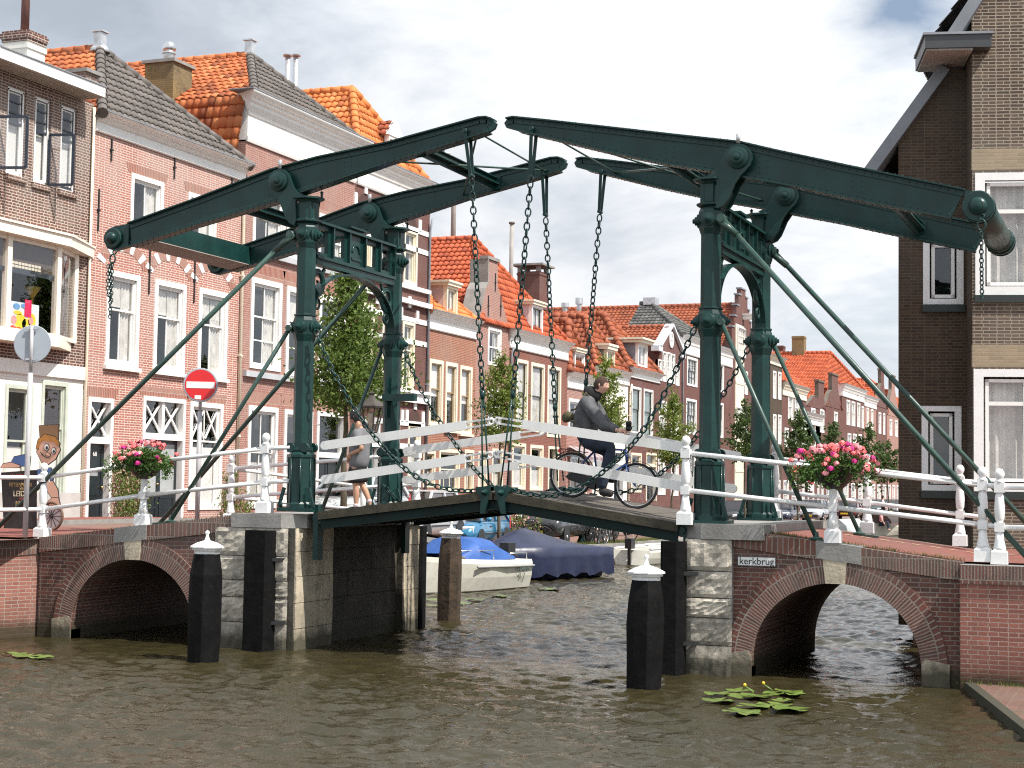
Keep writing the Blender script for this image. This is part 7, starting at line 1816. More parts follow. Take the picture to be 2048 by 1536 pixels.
# ================================================================== BOATS
hullw = mat('white_gelcoat', (.70, .68, .60), .28, var=.06, coat=.3, dirt=((.35, .33, .24), .25)); navy = mat('navy_tarpaulin', (.014, .019, .050), .38, var=.25, bump=.35, bscale=4); bluec = mat('blue_canvas', (.022, .085, .30), .55, var=.15, bump=.3, bscale=5)
motorm = mat('outboard_black', (.02, .02, .022), .35)
class LB(MB):       # boat-local builder: s along the boat, w across, z up
    def __init__(s, o, a): MB.__init__(s); s.o = Vector(o); s.a = Vector((a[0], a[1], 0)).normalized(); s.w = Vector((s.a.y, -s.a.x, 0))
    def P(s, l, w, z): return s.o+s.a*l+s.w*w+Vector((0, 0, z))
def hull(th, o, a, L, B, hz, m, name='hull', deck=None, sternw=.85):
    """stern at l = L, bow at l = 0; w > 0 is the side towards the water"""
    b = LB(o, a); N = 12; rows = []
    for k in range(N+1):
        t = k/N; wd = B/2*min(1, (1-(1-min(1, t*1.7))**2))*(1-(1-sternw)*max(0, t-.6)/.4); sh = hz*(1+.28*(1-t)**2); l = L*t-(0 if k else .12)
        ring = []
        for w_, z in ((-1, sh), (-1.02, sh*.86), (-.93, sh*.45), (-.80, .04), (-.5, -.14), (0, -.22), (.5, -.14), (.80, .04), (.93, sh*.45), (1.02, sh*.86), (1, sh)):
            ll = l+(.16*(1-z/sh) if t == 1 else -.0-.25*(1-t)**3*(1-z/sh)*-1); ring.append(b.add([b.P(ll, w_*wd, z)]))
        rows.append(ring)
    for p, q in zip(rows[:-1], rows[1:]):
        for j in range(10): b.face((p[j], p[j+1], q[j+1], q[j]), 0, False)
    b.face(rows[-1]); b.face(rows[0][::-1])
    for p, q in zip(rows[:-1], rows[1:]): b.face((p[0], q[0], q[10], p[10]), 0)
    h = b.build(name, m, th)
    b = LB(o, a)       # rubbing strake
    for k in range(N):
        for s in (0, 10):
            p, q = Vector(b.o), None
    return h, rows
# white motor boat
A1 = Vector((.22, .975, 0)).normalized(); ST = Vector((-15.62, 39.35, 0)); L1 = 4.7; O1 = ST-A1*L1
th = thing('motor_boat', 'white motor boat with blue canvas hood moored under the bridge', 'boat', (O1.x, O1.y, 0))
hull(th, O1, A1, L1, 1.95, .74, hullw)
b = LB(O1, A1)
for s in (-1, 1): b.tube([b.P(L1*.45, s*.99, .62), b.P(L1*.75, s*.97, .60), b.P(L1+.06, s*.86, .58)], .03, 6)
b.build('rubbing_strake', mat('grey_rubber', (.35, .35, .34), .6), th)
b = LB(O1, A1); C_ = [(L1*.40, .16), (L1*.52, .56), (L1*.68, .54), (L1*.84, .12)]
for k in range(3):
    (l0, h0), (l1, h1) = C_[k], C_[k+1]; z = .76
    n = 8; r0 = [b.P(l0, .85*math.cos(math.pi*j/n), z+h0*max(0, math.sin(math.pi*j/n))**.5) for j in range(n+1)]; r1 = [b.P(l1, .85*math.cos(math.pi*j/n), z+h1*max(0, math.sin(math.pi*j/n))**.5) for j in range(n+1)]
    i = b.add(r0); j_ = b.add(r1)
    for j in range(n): b.face((i+j, i+j+1, j_+j+1, j_+j), 0, True)
b.build('canvas_hood', bluec, th)
b = LB(O1, A1)
for s in (-1, 1): b.tube([b.P(L1*.30, s*.6, .8), b.P(L1*.30, s*.6, 1.0), b.P(L1*.62, s*.9, 1.0), b.P(L1*.62, s*.9, .78)], .014, 6)
b.tube([b.P(L1*.80, .8, .75), b.P(L1*.80, .8, .9), b.P(L1*.96, .8, .9), b.P(L1*.96, .8, .74)], .014, 6); b.build('hand_rail', steel, th)
b = LB(O1, A1); b.obox(b.P(L1+.12, 0, .92), (b.a*.16, b.w*.14, Vector((0, 0, .20)))); b.obox(b.P(L1+.16, 0, .45), (b.a*.06, b.w*.06, Vector((0, 0, .4)))); b.obox(b.P(L1-.02, 0, .86), (b.a*.12, b.w*.05, Vector((0, 0, .05)))); b.build('outboard_motor', motorm, th)
wv = Vector((A1.y, -A1.x, 0)); rt_ = ((A1.x, 0, wv.x), (A1.y, 0, wv.y), (0, 1, 0)); b = LB(O1, A1)
text('11-46-15', .15, b.P(L1-.52, .925, .50), rt_, mat('boat_number', (.10, .13, .12), .5), th, 'lettering', ext=.010)
# covered boat
A2 = Vector((.30, .954, 0)).normalized(); ST2 = Vector((-15.75, 45.6, 0)); L2_ = 4.6; O2 = ST2-A2*L2_
th = thing('covered_boat', 'boat under a navy blue tent tarpaulin behind the white motor boat', 'boat', (O2.x, O2.y, 0)); hull(th, O2, A2, L2_, 2.0, .55, mat('dark_hull', (.02, .025, .05), .4))
b = LB(O2, A2); N = 22; K = 16; rows = []; rg = np.random.RandomState(6)
for k in range(N+1):
    t = k/N; l = -.1+(L2_+.25)*t; hw = 1.08*min(1, .25+t*2.2); rid = np.interp(t, [0, .38, .45, 1], [.80, 1.42, 1.40, .84]); row = []
    for j in range(K+1):
        u = -1+2*j/K; au = abs(u)
        if au < .62: w = u/.62*hw; z = rid-(rid-.88)*(au/.62)**1.1
        else: q = (au-.62)/.38; w = math.copysign(hw*(1.0+.03*math.sin(k*2.1)*q), u); z = .88-(.74+.06*math.sin(k*1.7+j))*q
        fold = .025*math.sin(k*1.9+(3 if u > 0 else 0))*max(0, au-.5)
        row.append(b.add([b.P(l, w+fold*(1 if u > 0 else -1)*2, z+.008*rg.normal())]))
    rows.append(row)
for p, q in zip(rows[:-1], rows[1:]):
    for j in range(K): b.face((p[j], p[j+1], q[j+1], q[j]), 0, True)
b.face(rows[0]); 
i = b.add([b.v[q] for q in rows[-1]]); 
for j in range(K//2): b.face((i+j, i+j+1, i+K-j-1, i+K-j) if j < K//2-1 else (i+j, i+j+1, i+K-j), 0, False)
b.build('tarpaulin', navy, th)
# small white boat with outboard
P3 = atz(1290, 1124, 0); A3 = Vector((-.15, -.99, 0)).normalized(); O3 = Vector((-16.0, 57.2, 0)); th = thing('rowing_boat', 'small open white boat with black outboard motor at the quay', 'boat', (O3.x, O3.y, 0)); L3 = 3.9
hull(th, O3, A3, L3, 1.6, .50, hullw, deck=True)
b = LB(O3, A3)
for t in (.3, .55, .8): b.obox(b.P(L3*t, 0, .56), (b.a*.13, b.w*.62, Vector((0, 0, .025))))
for s in (-1, 1): b.tube([b.P(.2, s*.2, .64), b.P(L3*.3, s*.72, .60), b.P(L3*.6, s*.78, .56), b.P(L3, s*.68, .54)], .035, 6)
b.build('thwarts', white, th)
b = LB(O3, A3); b.obox(b.P(L3+.15, 0, .72), (b.a*.15, b.w*.12, Vector((0, 0, .17)))); b.obox(b.P(L3+.18, 0, .3), (b.a*.05, b.w*.05, Vector((0, 0, .35)))); b.build('outboard_motor', motorm, th)
# two small boats far along the quay
O4 = Vector((-15.9, 86, 0)); th = thing('covered_boat', 'boat under a pale sheet far along the left quay', 'boat', O4); hull(th, O4, (.1, 1), 4., 1.5, .5, mat('brown_hull', (.06, .04, .03), .5))
b = LB(O4, (.1, 1)); b.prism([(0, 0), (1, 0), (1, 1), (0, 1)], 'z', 0, 1) if False else None
sec = [(-.8, .45), (-.7, .8), (-.3, 1.12), (.3, 1.15), (.7, .82), (.8, .45)]
i = b.add([b.P(.1, w, z) for w, z in sec]); j = b.add([b.P(3.9, w, z) for w, z in sec])
for k in range(5): b.face((i+k, i+k+1, j+k+1, j+k), 0, True)
b.face(range(i, i+6)); b.face(list(range(j, j+6))[::-1]); b.build('sheet', mat('pale_tarpaulin', (.42, .45, .46), .5, var=.15), th)
O5 = Vector((-15.7, 98, 0)); th = thing('cabin_boat', 'open boat with arched brown canopy and a seated passenger', 'boat', O5); hull(th, O5, (.1, 1), 4.5, 1.8, .6, mat('cream_hull', (.55, .50, .42), .5))
b = LB(O5, (.1, 1)); sec = [(.95*math.cos(math.pi*k/8), .75+.62*math.sin(math.pi*k/8)) for k in range(9)]
i = b.add([b.P(.4, w, z) for w, z in sec]); j = b.add([b.P(3., w, z) for w, z in sec])
for k in range(8): b.face((i+k, i+k+1, j+k+1, j+k), 0, True)
b.face(range(i, i+9)); b.build('canopy', mat('brown_canopy', (.045, .03, .025), .6), th)
# ================================================================== BICYCLES
def bicycle(label, col, tilt=0., ladies=False, group=None, parts=True):
    """built at the origin, rear wheel touching (0,0,0), riding towards +x"""
    th = thing('bicycle', label, 'bicycle', (0, 0, 0), group=group)
    fm = mat('frame_paint', col, .3, var=.1, coat=.3)
    for k, x in enumerate((0, 1.06)):
        b = MB(); b.torus((x, 0, .345), (0, 1, 0), .332, .019, 32, 6); wh = b.build('wheel', rubber, th)
        b = MB(); b.torus((x, 0, .345), (0, 1, 0), .308, .011, 32, 5)
        for q in range(18):
            a = q*math.pi/9; s = .03 if q % 2 else -.03; b.tube([(x+.02*math.cos(a+1.2), s, .345+.02*math.sin(a+1.2)), (x+.305*math.cos(a), 0, .345+.305*math.sin(a))], .0022, 3, cap=False)
        b.lathe([(.022, -.045), (.022, .045)], (x, 0, .345), 8, (0, 1, 0)); b.build('rim', steel, wh)
    b = MB(); bb = (.45, 0, .29); st = (.30, 0, .80); hb = (.86, 0, .66); ht = (.81, 0, .86)
    b.tube([bb, st, (.27, 0, .92)], .016, 8); b.tube([bb, hb], .019, 8); b.tube([(.345, 0, .66) if ladies else st, ht if not ladies else (.855, 0, .70)], .016, 8); b.tube([hb, ht], .021, 8)
    for s in (-.06, .06):
        b.tube([(.45, s*.6, .29), (0, s, .345)], .011, 6); b.tube([(.31, s*.4, .76), (0, s, .345)], .009, 6)
        b.tube([(.865, s*.6, .63), (.90, s, .50), (1.06, s*.9, .345)], .013, 6)
    b.build('frame', fm, th)
    b = MB()
    for x, a0, a1, m in ((0, -.15, 2.5, 0), (1.06, .5, 2.7, 0)):
        pts = [(x+.375*math.cos(a0+(a1-a0)*k/12), 0, .345+.375*math.sin(a0+(a1-a0)*k/12)) for k in range(13)]
        for p, q in zip(pts[:-1], pts[1:]): b.bar(p, q, .05, .006)
    b.build('mudguard', darkm, th)
    b = MB(); b.prism([(-.07, .31), (.02, .40), (.45, .37), (.54, .30), (.50, .22), (.40, .20), (.0, .27)], 'y', -.075, -.045); b.lathe([(.09, 0), (.09, .02)], (.45, -.08, .29), 14, (0, -1, 0)); b.build('chain_case', darkm, th)
    b = MB()
    for s in (-1, 1): b.bar((.45, s*.09, .29), (.45-s*.0+(.0), s*.09, .29+s*.17), .02, .02); b.box(.40, .50, s*.10, s*.19, .28+s*.17, .30+s*.17)
    b.build('pedals', darkm, th)
    b = MB(); b.tube([ht, (.79, 0, 1.03)], .012, 8); b.tube([(.62, -.27, 1.04), (.70, -.24, 1.05), (.80, -.12, 1.06), (.80, .12, 1.06), (.70, .24, 1.05), (.62, .27, 1.04)], .011, 6)
    for s in (-1, 1): b.tube([(.56, s*.275, 1.035), (.68, s*.25, 1.05)], .016, 8)
    b.lathe([(.03, 0), (.025, .04), (0, .05)], (.76, .12, 1.07), 8); b.build('handlebar', steel, th)
    b = MB(); b.prism([(.14, -.09), (.14, .09), (.24, .07), (.40, .02), (.40, -.02), (.24, -.07)], 'z', .93, .985); b.build('saddle', rubber, th)
    b = MB(); b.box(-.22, .20, -.06, -.05, .72, .73); b.box(-.22, .20, .05, .06, .72, .73); 
    for x in (-.2, 0, .18): b.box(x-.006, x+.006, -.06, .06, .72, .73)
    for s in (-.065, .065): b.tube([(-.18, s, .72), (0, s, .345)], .006, 4)
    b.build('luggage_rack', darkm, th)
    b = MB(); b.lathe([(.03, -.05), (.045, .0), (.0, .01)], (.90, 0, .78), 10, (1, 0, 0)); b.build('headlight', silver, th)
    b = MB(); b.box(-.26, -.23, -.03, .03, .66, .72); b.build('tail_light', signred, th)
    return th
deckz = lambda x: 2.12+(x+12.0)/2.86*.355 if x < -9.11 else 2.07+(-6.3-x)/2.78*.405
BX = aty(1136, 985, 24.1); BP = Vector((BX.x, 24.1, deckz(BX.x)))
bike = bicycle('blue city bicycle ridden down the right bridge leaf', (.015, .05, .20)); bike.location = BP; tlt = math.atan(.405/2.78); bike.rotation_euler = (0, tlt, 0)
proto = bicycle('black parked bicycle, first of the row at the quay edge', (.02, .02, .022), group='bicycles parked on the left quay')
spots = [(1178, 1088, 1.5, 'black parked bicycle left in the row near the dark car'), (1202, 1091, 1.6, 'parked bicycle with pale tyres in the middle of the quay row'), (1218, 1091, 1.75, 'parked bicycle in the quay row just right of the middle'), (1238, 1088, 1.9, 'last bicycle of the quay row towards the small white boat'), (1262, 1082, 2.6, 'pink parked bicycle standing alone by the brick street'), (992, 1093, .5, 'bicycle with turquoise frame leaning behind the covered boat'), (1022, 1092, .4, 'parked bicycle among the pink flowering weeds'), (1208, 1087, 1.7, 'parked bicycle crossing its neighbours in the quay row'), (1224, 1086, 1.95, 'dark bicycle second from the right in the quay row'), (970, 1094, .8, 'bicycle by the rear of the blue hatchback')]
for k, (px, py, rz, lab) in enumerate(spots):
    p = atz(px, py, .63); o = proto if k == 0 else copy_tree(proto)
    o.location = (min(p.x, -17.75), p.y, .63); o.rotation_euler = (R(8), 0, rz); o['label'] = lab
for px, py, xx, rz, lab in ((648, 1000, -19.6, .9, 'white parked bicycle behind the left tower'), (672, 1005, -19.2, .7, 'second bicycle behind the left tower, nearer the walking man')):
    o = copy_tree(proto); p = atx(px, py, xx); o.location = (xx, p.y, zs(p.y)); o.rotation_euler = (R(6), 0, rz); o['label'] = lab
th = thing('bollard', 'dark green iron bollard between dark car and bicycles', 'bollard', atz(1163, 1088, .63)); q = atz(1163, 1088, .63); b = MB(); b.lathe([(.16, 0), (.16, .12), (.11, .2), (.09, .75), (.12, .78), (.12, .86), (.05, .95), (0, .97)], q, 10); b.build('shaft', green, th)

# ================================================================== CARS
carglass = glassmat('car_glass', clear=.35); lampm = mat('lamp_glass', (.70, .70, .70), .15); tailm = mat('tail_red', (.45, .02, .02), .2); platem = mat('yellow_plate', (.70, .48, .03), .5); plast = mat('black_plastic', (.02, .02, .022), .6)
def car(label, col, loc, rz=0., L=4.1, Wd=1.70, H=1.46, style='hatch'):
    """front towards local -y"""
    th = thing('parked_car', label, 'car', (0, 0, 0), group='cars parked along the left quay'); pm_ = mat('car_paint', col, .28, var=.04, coat=.7, metal=.25)
    hw = Wd/2; zb_ = .24; belt = .62*H
    st = {'hatch': [(0, .42, .56, .78), (.10, .30, .70, .90), (.30, .27, .80, .96), (.95, .25, .90*.62*H/.62/1.0 if False else belt*.97, 1.), (1.3, .25, belt, 1.), (2.6, .25, belt, 1.), (L-.35, .27, belt*1.02, .98), (L-.08, .34, belt*.98, .92), (L, .45, belt*.80, .84)],
          'suv': [(0, .45, .70, .82), (.08, .34, .86, .92), (.3, .3, .96, .97), (1., .28, belt*.98, 1.), (1.3, .28, belt, 1.), (2.8, .28, belt, 1.), (L-.3, .3, belt*1.02, .99), (L-.05, .36, belt, .95), (L, .45, belt*.85, .9)]}[style]
    b = MB(); rows = []
    for (y, zl, zt, k) in st:
        w = hw*k; zt = min(zt, belt*1.02); pr = [(-w*.80, zl), (-w*.97, zl+.08), (-w, (zl+zt)/2), (-w*.985, zt-.10), (-w*.90, zt-.015), (-w*.45, zt+.02), (w*.45, zt+.02), (w*.90, zt-.015), (w*.985, zt-.10), (w, (zl+zt)/2), (w*.97, zl+.08), (w*.80, zl)]
        rows.append(b.add([(p[0], y-L/2, p[1]) for p in pr]))
    n = 12
    for p, q in zip(rows[:-1], rows[1:]):
        for j in range(n-1): b.face((p+j, p+j+1, q+j+1, q+j), 0, True)
        b.face((p+n-1, p, q, q+n-1), 0)
    b.face([rows[0]+j for j in range(n)][::-1]); b.face([rows[-1]+j for j in range(n)])
    # cabin: roof and pillars in body colour
    y0, y1, y2, y3 = (-L/2+.92, -L/2+1.75, L/2-.55, L/2-.12) if style == 'hatch' else (-L/2+1.0, -L/2+1.7, L/2-.35, L/2-.1)
    wb, wr_ = hw*.90, hw*.70; zt = H
    roof = [(-wr_, y1, zt-.04), (wr_, y1, zt-.04), (wr_, y2, zt-.03), (-wr_, y2, zt-.03)]; m1 = [(-wr_*.8, y1+.2, zt), (wr_*.8, y1+.2, zt), (wr_*.8, y2-.2, zt), (-wr_*.8, y2-.2, zt)]
    i = b.add(roof); j = b.add(m1)
    for k in range(4): b.face((i+k, i+(k+1) % 4, j+(k+1) % 4, j+k), 0, True)
    b.face((j, j+1, j+2, j+3), 0, True)
    for s in (-1, 1):
        for p, q, w in (((s*wb, y0, belt), (s*wr_, y1, zt-.05), .07), ((s*wb*1.0, (y0+y3)/2+.1, belt), (s*wr_, (y1+y2)/2, zt-.05), .09), ((s*wb, y3, belt), (s*wr_, y2, zt-.05), .12)): b.bar(p, q, w, .05, up=(s, 0, .3))
        b.bar((s*wr_, y1, zt-.05), (s*wr_, y2, zt-.05), .06, .05)
    b.build('body', pm_, th)
    b = MB(); g = .015
    b.poly([(-wb+.03, y0+.02, belt), (wb-.03, y0+.02, belt), (wr_-.02, y1, zt-.06), (-wr_+.02, y1, zt-.06)]); b.build('windscreen', carglass, th)
    b = MB(); b.poly([(wb-.03, y3-.02, belt), (-wb+.03, y3-.02, belt), (-wr_+.02, y2, zt-.06), (wr_-.02, y2, zt-.06)]); b.build('rear_window', carglass, th)
    for s in (-1, 1):
        b = MB(); q = [(s*(wb-g), y0+.06, belt), (s*(wb-g), y3-.06, belt), (s*(wr_-g), y2-.03, zt-.07), (s*(wr_-g), y1+.02, zt-.07)]; b.poly(q if s > 0 else q[::-1]); b.build('side_window', carglass, th)
        for y in (-L/2+.78, L/2-.72):
            b = MB(); c = (s*(hw-.10), y, .31); b.lathe([(.20, -.0), (.305, .01), (.31, .04), (.31, .15), (.29, .18), (.2, .185)], (c[0]-s*.09, c[1], c[2]), 20, (s, 0, 0)); w_ = b.build('wheel', rubber, th)
            b = MB(); b.lathe([(.20, 0), (.19, .01), (.06, .015), (.05, .03), (0, .03)], (c[0]+s*.088, c[1], c[2]), 14, (s, 0, 0)); b.build('rim', silver, w_)
            b = MB(); b.lathe([(.345, 0), (.345, .012)], (s*(hw*.992), y, .33), 20, (s, 0, 0)); b.build('wheel_arch', plast, th)
        b = MB(); b.obox((s*hw*.68, -L/2+.15, .66), ((.20, s*.06, 0), (0, .06, .02), (0, -.01, .075))); b.build('headlight', lampm, th)
        b = MB(); b.obox((s*hw*.86, L/2-.10, .80), ((.06, 0, 0), (0, .06, 0), (0, 0, .16))); b.build('tail_light', tailm, th)
        b = MB(); b.sphere((s*(hw+.09), y0+.25, belt+.06), .09, 8, sc=(1, .6, .8)); b.build('mirror', pm_ if style == 'hatch' else plast, th)
        b = MB(); b.box(s*hw*1.0, s*(hw+.012), y0+.7, y0+.9, belt-.17, belt-.14); b.box(s*hw*1.0, s*(hw+.006), y0+.2, y3-.4, .50, .54); b.build('door_trim', plast, th)
    b = MB(); b.box(-hw*.72, hw*.72, -L/2-.03, -L/2+.1, .34, .50); b.box(-hw*.35, hw*.35, -L/2-.02, -L/2+.1, .58, .68); b.build('grille', plast, th)
    b = MB(); b.box(-.26, .26, -L/2-.045, -L/2-.03, .40, .51); b.box(-.26, .26, L/2+.0, L/2+.012, .55, .66); b.build('number_plate', platem, th)
    b = MB(); b.box(-.6, .6, -L/2+1.5, -L/2+2.4, .5, .98); b.box(-.6, .6, L/2-1.4, L/2-1.0, .5, 1.0); b.build('seats', plast, th)
    th.location = loc; th.rotation_euler = (0, 0, rz); return th
def park(px, xx, dz=0): p = atx(px, 1000, xx); return (xx, p.y, zs(p.y)+dz)
q = atz(965, 1097, .62)
car('metallic blue hatchback parked above the white motor boat', (.02, .16, .30), (-19.3, atx(935, 1000, -19.3).y, zs(atx(935, 1000, -19.3).y)), .10, H=1.42)
car('dark grey estate car behind the covered boat and pink flowers', (.035, .037, .04), (-19.2, atx(1112, 1000, -19.2).y, .63), .06, L=4.6, H=1.56, style='suv')
car('silver car whose windscreen shows behind the walking man', (.50, .53, .54), park(712, -19.3), .1)
car('pale car under a light cover beside the left tower back column', (.55, .57, .60), park(832, -19.4), .05, H=1.5)
car('black hatchback between the two right tower columns', (.015, .018, .022), park(1466, -20.3), .05)
car('dark blue car just right of the right tower', (.02, .025, .05), park(1562, -20.4), .05)
car('silver hatchback with lit front under the right flower bowl', (.45, .48, .52), park(1626, -20.5), .04)
car('burgundy car right of the flower bowl pedestal', (.12, .015, .025), park(1697, -20.6), .03)
car('dark green car near the street end', (.03, .06, .06), park(1752, -20.7), .02)
car('grey car half hidden by the corner of the right building', (.18, .20, .21), park(1784, -20.7), .02)

# ================================================================== PEOPLE
def skin(name, J, bones, root, sub=2):
    """continuous limb-and-trunk surface grown round a skeleton; J: name -> (point, (rx, ry))"""
    names = list(J); me = bpy.data.meshes.new(name); me.from_pydata([tuple(J[n][0]) for n in names], [(names.index(a), names.index(c)) for a, c in bones], [])
    o = bpy.data.objects.new(name, me); COL.objects.link(o); m = o.modifiers.new('skin', 'SKIN'); m.use_smooth_shade = True; m.branch_smoothing = .6
    s = o.modifiers.new('sub', 'SUBSURF'); s.levels = sub; s.render_levels = sub
    for k, n in enumerate(names):
        v = me.skin_vertices[0].data[k]; r = J[n][1]; v.radius = r if hasattr(r, '__len__') else (r, r); v.use_root = (n == root)
    dg = bpy.context.evaluated_depsgraph_get(); out_ = bpy.data.meshes.new_from_object(o.evaluated_get(dg)); bpy.data.objects.remove(o)
    return out_
def head_mesh(b, c, fwd, up, s, m_skin, m_eye, m_lip, m_hair=None, hair=None):
    """skull with brow, nose, lips, chin, ears and eyes; fwd/up orient it; s is head height"""
    fwd, up = Vector(fwd).normalized(), Vector(up).normalized(); rt = fwd.cross(up).normalized(); up = rt.cross(fwd).normalized(); c = Vector(c)
    def P(f_, r_, u_): return c+fwd*f_*s+rt*r_*s+up*u_*s
    n, k = 26, 20; rings = []
    for i in range(k+1):
        a = math.pi*i/k; z = -math.cos(a); rr = math.sin(a); row = []
        for q in range(n):
            t = 2*math.pi*q/n; f_ = math.cos(t)*rr; r_ = math.sin(t)*rr
            jaw = 1-.28*max(0, -z-.1)-(.10 if z < -.55 else 0)*rr; X_, Y_ = f_*.40*(1 if f_ > 0 else 1.08), r_*.33*jaw; Z_ = z*.5
            fr_ = max(0, math.cos(t))**6*rr
            Z0 = Z_
            X_ += fr_*(.095*math.exp(-((Z0+.08)/.07)**2)+.035*math.exp(-((Z0-.04)/.05)**2)*0+.025*math.exp(-((Z0-.10)/.05)**2)+.035*math.exp(-((Z0+.23)/.045)**2)+.05*math.exp(-((Z0+.37)/.06)**2))
            X_ += max(0, math.cos(t))**2*rr*(-.02*math.exp(-((Z0-.02)/.06)**2))
            if f_ < 0 and z < -.3: X_ *= .72
            row.append(P(X_, Y_, Z_))
        rings.append(b.add(row))
    for i in range(k):
        for q in range(n): b.face((rings[i]+q, rings[i]+(q+1) % n, rings[i+1]+(q+1) % n, rings[i+1]+q), m_skin, True)
    for sg in (-1, 1):
        b.sphere(P(.345, sg*.125, .02), .032*s, 8, m_eye, (1, 1.3, .8)); b.sphere(P(-.02, sg*.325, -.02), .085*s, 8, m_skin, (.7, .35, 1.15)); b.obox(P(.375, sg*.13, .10), (fwd*.01*s, rt*.075*s, up*.014*s), m_eye)
    b.obox(P(.40, 0, -.235), (fwd*.018*s, rt*.085*s, up*.016*s), m_lip)
    return P
def hair_cap(P, s, low, name, m, parent, thick=.03, seed=1):
    b = MB(); n, k = 24, 12; rings = []; rg = random.Random(seed)
    for i in range(k+1):
        a = (math.pi*.5+.55)*(1-i/k); row = []
        for q in range(n):
            t = 2*math.pi*q/n; aa = a*(low(t)); rr = math.sin(min(aa, 2.3)); z = math.cos(aa); f_, r_ = math.cos(t)*rr, math.sin(t)*rr
            kk = 1+thick*(1+rg.uniform(-.5, .5)); row.append(P(f_*.40*(1 if f_ > 0 else 1.1)*kk, r_*.335*kk, z*.5*kk))
        rings.append(b.add(row))
    for i in range(k):
        for q in range(n): b.face((rings[i]+q, rings[i]+(q+1) % n, rings[i+1]+(q+1) % n, rings[i+1]+q), 0, True)
    b.build(name, m, parent)
def hand(b, wr, d, palm_n, s=1., curl=.8, m=0, side=1):
    """palm, four curled fingers of different length and a thumb on its side"""
    d = Vector(d).normalized(); pn = Vector(palm_n); pn = (pn-d*pn.dot(d)).normalized(); w = d.cross(pn).normalized()*side; wr = Vector(wr)
    b.tube([wr-d*.02*s, wr+d*.02*s, wr+d*.06*s, wr+d*.095*s], [.026*s, .032*s, .038*s, .034*s], 8, m)
    for k, (o_, L) in enumerate(((-.030, .072), (-.010, .082), (.010, .076), (.030, .060))):
        p0 = wr+d*.09*s+w*o_*s; a1, a2, a3 = curl*.5, curl*1.2, curl*1.9; p = [p0]
        for a_, l in ((a1, .42), (a2, .34), (a3, .26)): p.append(p[-1]+(d*math.cos(a_)+pn*math.sin(a_))*L*l*s)
        b.tube(p, [.0105*s, .010*s, .009*s, .007*s], 6, m)
    p0 = wr+d*.03*s-w*.036*s; b.tube([p0, p0+(d*.6-w*.6+pn*.4).normalized()*.035*s, p0+(d*.6-w*.6+pn*.4).normalized()*.035*s+(d*.8+pn*.5).normalized()*.032*s], [.013*s, .012*s, .009*s], 6, m)
def join_to(b, me, m=0):
    i = len(b.v); b.v += [tuple(v.co) for v in me.vertices]
    for p in me.polygons: b.face([i+q for q in p.vertices], m, True)
def garment(name, J, bones, root, m, parent, sub=2):
    me = skin(name, J, bones, root, sub); b = MB(); join_to(b, me); return b.build(name, m, parent)
skin_l = mat('skin_light', (.64, .37, .28), .55, var=.08, vscale=12); skin_t = mat('skin_tan', (.45, .25, .16), .55, var=.08, vscale=12); eyem = mat('eye_dark', (.02, .015, .012), .4); lipm = mat('lips', (.38, .14, .11), .5)
# ---- cyclist
def C_(px, py, dy=0.): return aty(px, py, 24.1+dy)
jk = mat('grey_black_jacket', (.085, .087, .094), .8, var=.45, vscale=8, bump=1., bscale=9); hood = mat('black_hood', (.010, .010, .012), .85, var=.3, bump=.3); jean = mat('dark_jeans', (.018, .028, .048), .85, var=.35, vscale=9, bump=.3, bscale=14); shoe = mat('dark_shoe', (.015, .014, .014), .6)
H = C_(1203, 770); N1 = C_(1190, 788); SH = C_(1177, 801); CH = C_(1172, 822); WA = C_(1169, 854); HP = C_(1170, 878)
pers = {'hip': (HP, (.15, .17)), 'waist': (WA, (.13, .155)), 'chest': (CH, (.14, .175)), 'neck0': (SH+Vector((.05, 0, .03)), (.085, .09)), 'neck': (N1, .066), 'skull': (H+Vector((-.01, 0, -.03)), .07)}
bones = [('hip', 'waist'), ('waist', 'chest'), ('chest', 'neck0'), ('neck0', 'neck'), ('neck', 'skull')]
for s, nm in ((-1, 'r'), (1, 'l')):
    dy = .19*s; el = C_(1207 if s < 0 else 1212, 853, dy*1.25); wr = C_(1236 if s < 0 else 1243, 861, .25*s)
    kn = C_(1224, 893, .11*s) if s < 0 else C_(1219, 905, .12*s); an = C_(1203, 978, .11*s) if s < 0 else C_(1208, 950, .12*s)
    pers.update({'sh'+nm: (SH+Vector((.02, dy, -.02)), .072), 'el'+nm: (el, .05), 'wr'+nm: (wr, .030), 'th'+nm: (HP+Vector((.03, .10*s, -.04)), .095), 'kn'+nm: (kn, .062), 'an'+nm: (an, .042), 'to'+nm: (an+Vector((.14, 0, -.06)), .035)})
    bones += [('chest', 'sh'+nm), ('sh'+nm, 'el'+nm), ('el'+nm, 'wr'+nm), ('hip', 'th'+nm), ('th'+nm, 'kn'+nm), ('kn'+nm, 'an'+nm), ('an'+nm, 'to'+nm)]
b = MB(); join_to(b, skin('body', pers, bones, 'hip'), 0); hs = .272
PH = head_mesh(b, H, (1, .0, -.10), (.06, 0, 1), hs, 0, 1, 2)
for s, nm in ((-1, 'r'), (1, 'l')): wr = pers['wr'+nm][0]; hand(b, wr, (1, 0, -.10), (0, 0, -1), 1.0, 1.15, 0, side=-s)
cyc = b.build('person', [skin_l, eyem, lipm], props=dict(label='young man with cropped hair in a grey black hooded jacket riding the blue bicycle', cat='person'))
hair_cap(PH, hs, lambda t: .60 if math.cos(t) > .6 else (.80 if math.cos(t) > -.1 else 1.02), 'hair', mat('cropped_brown_hair', (.055, .032, .022), .9, var=.3), cyc, .018)
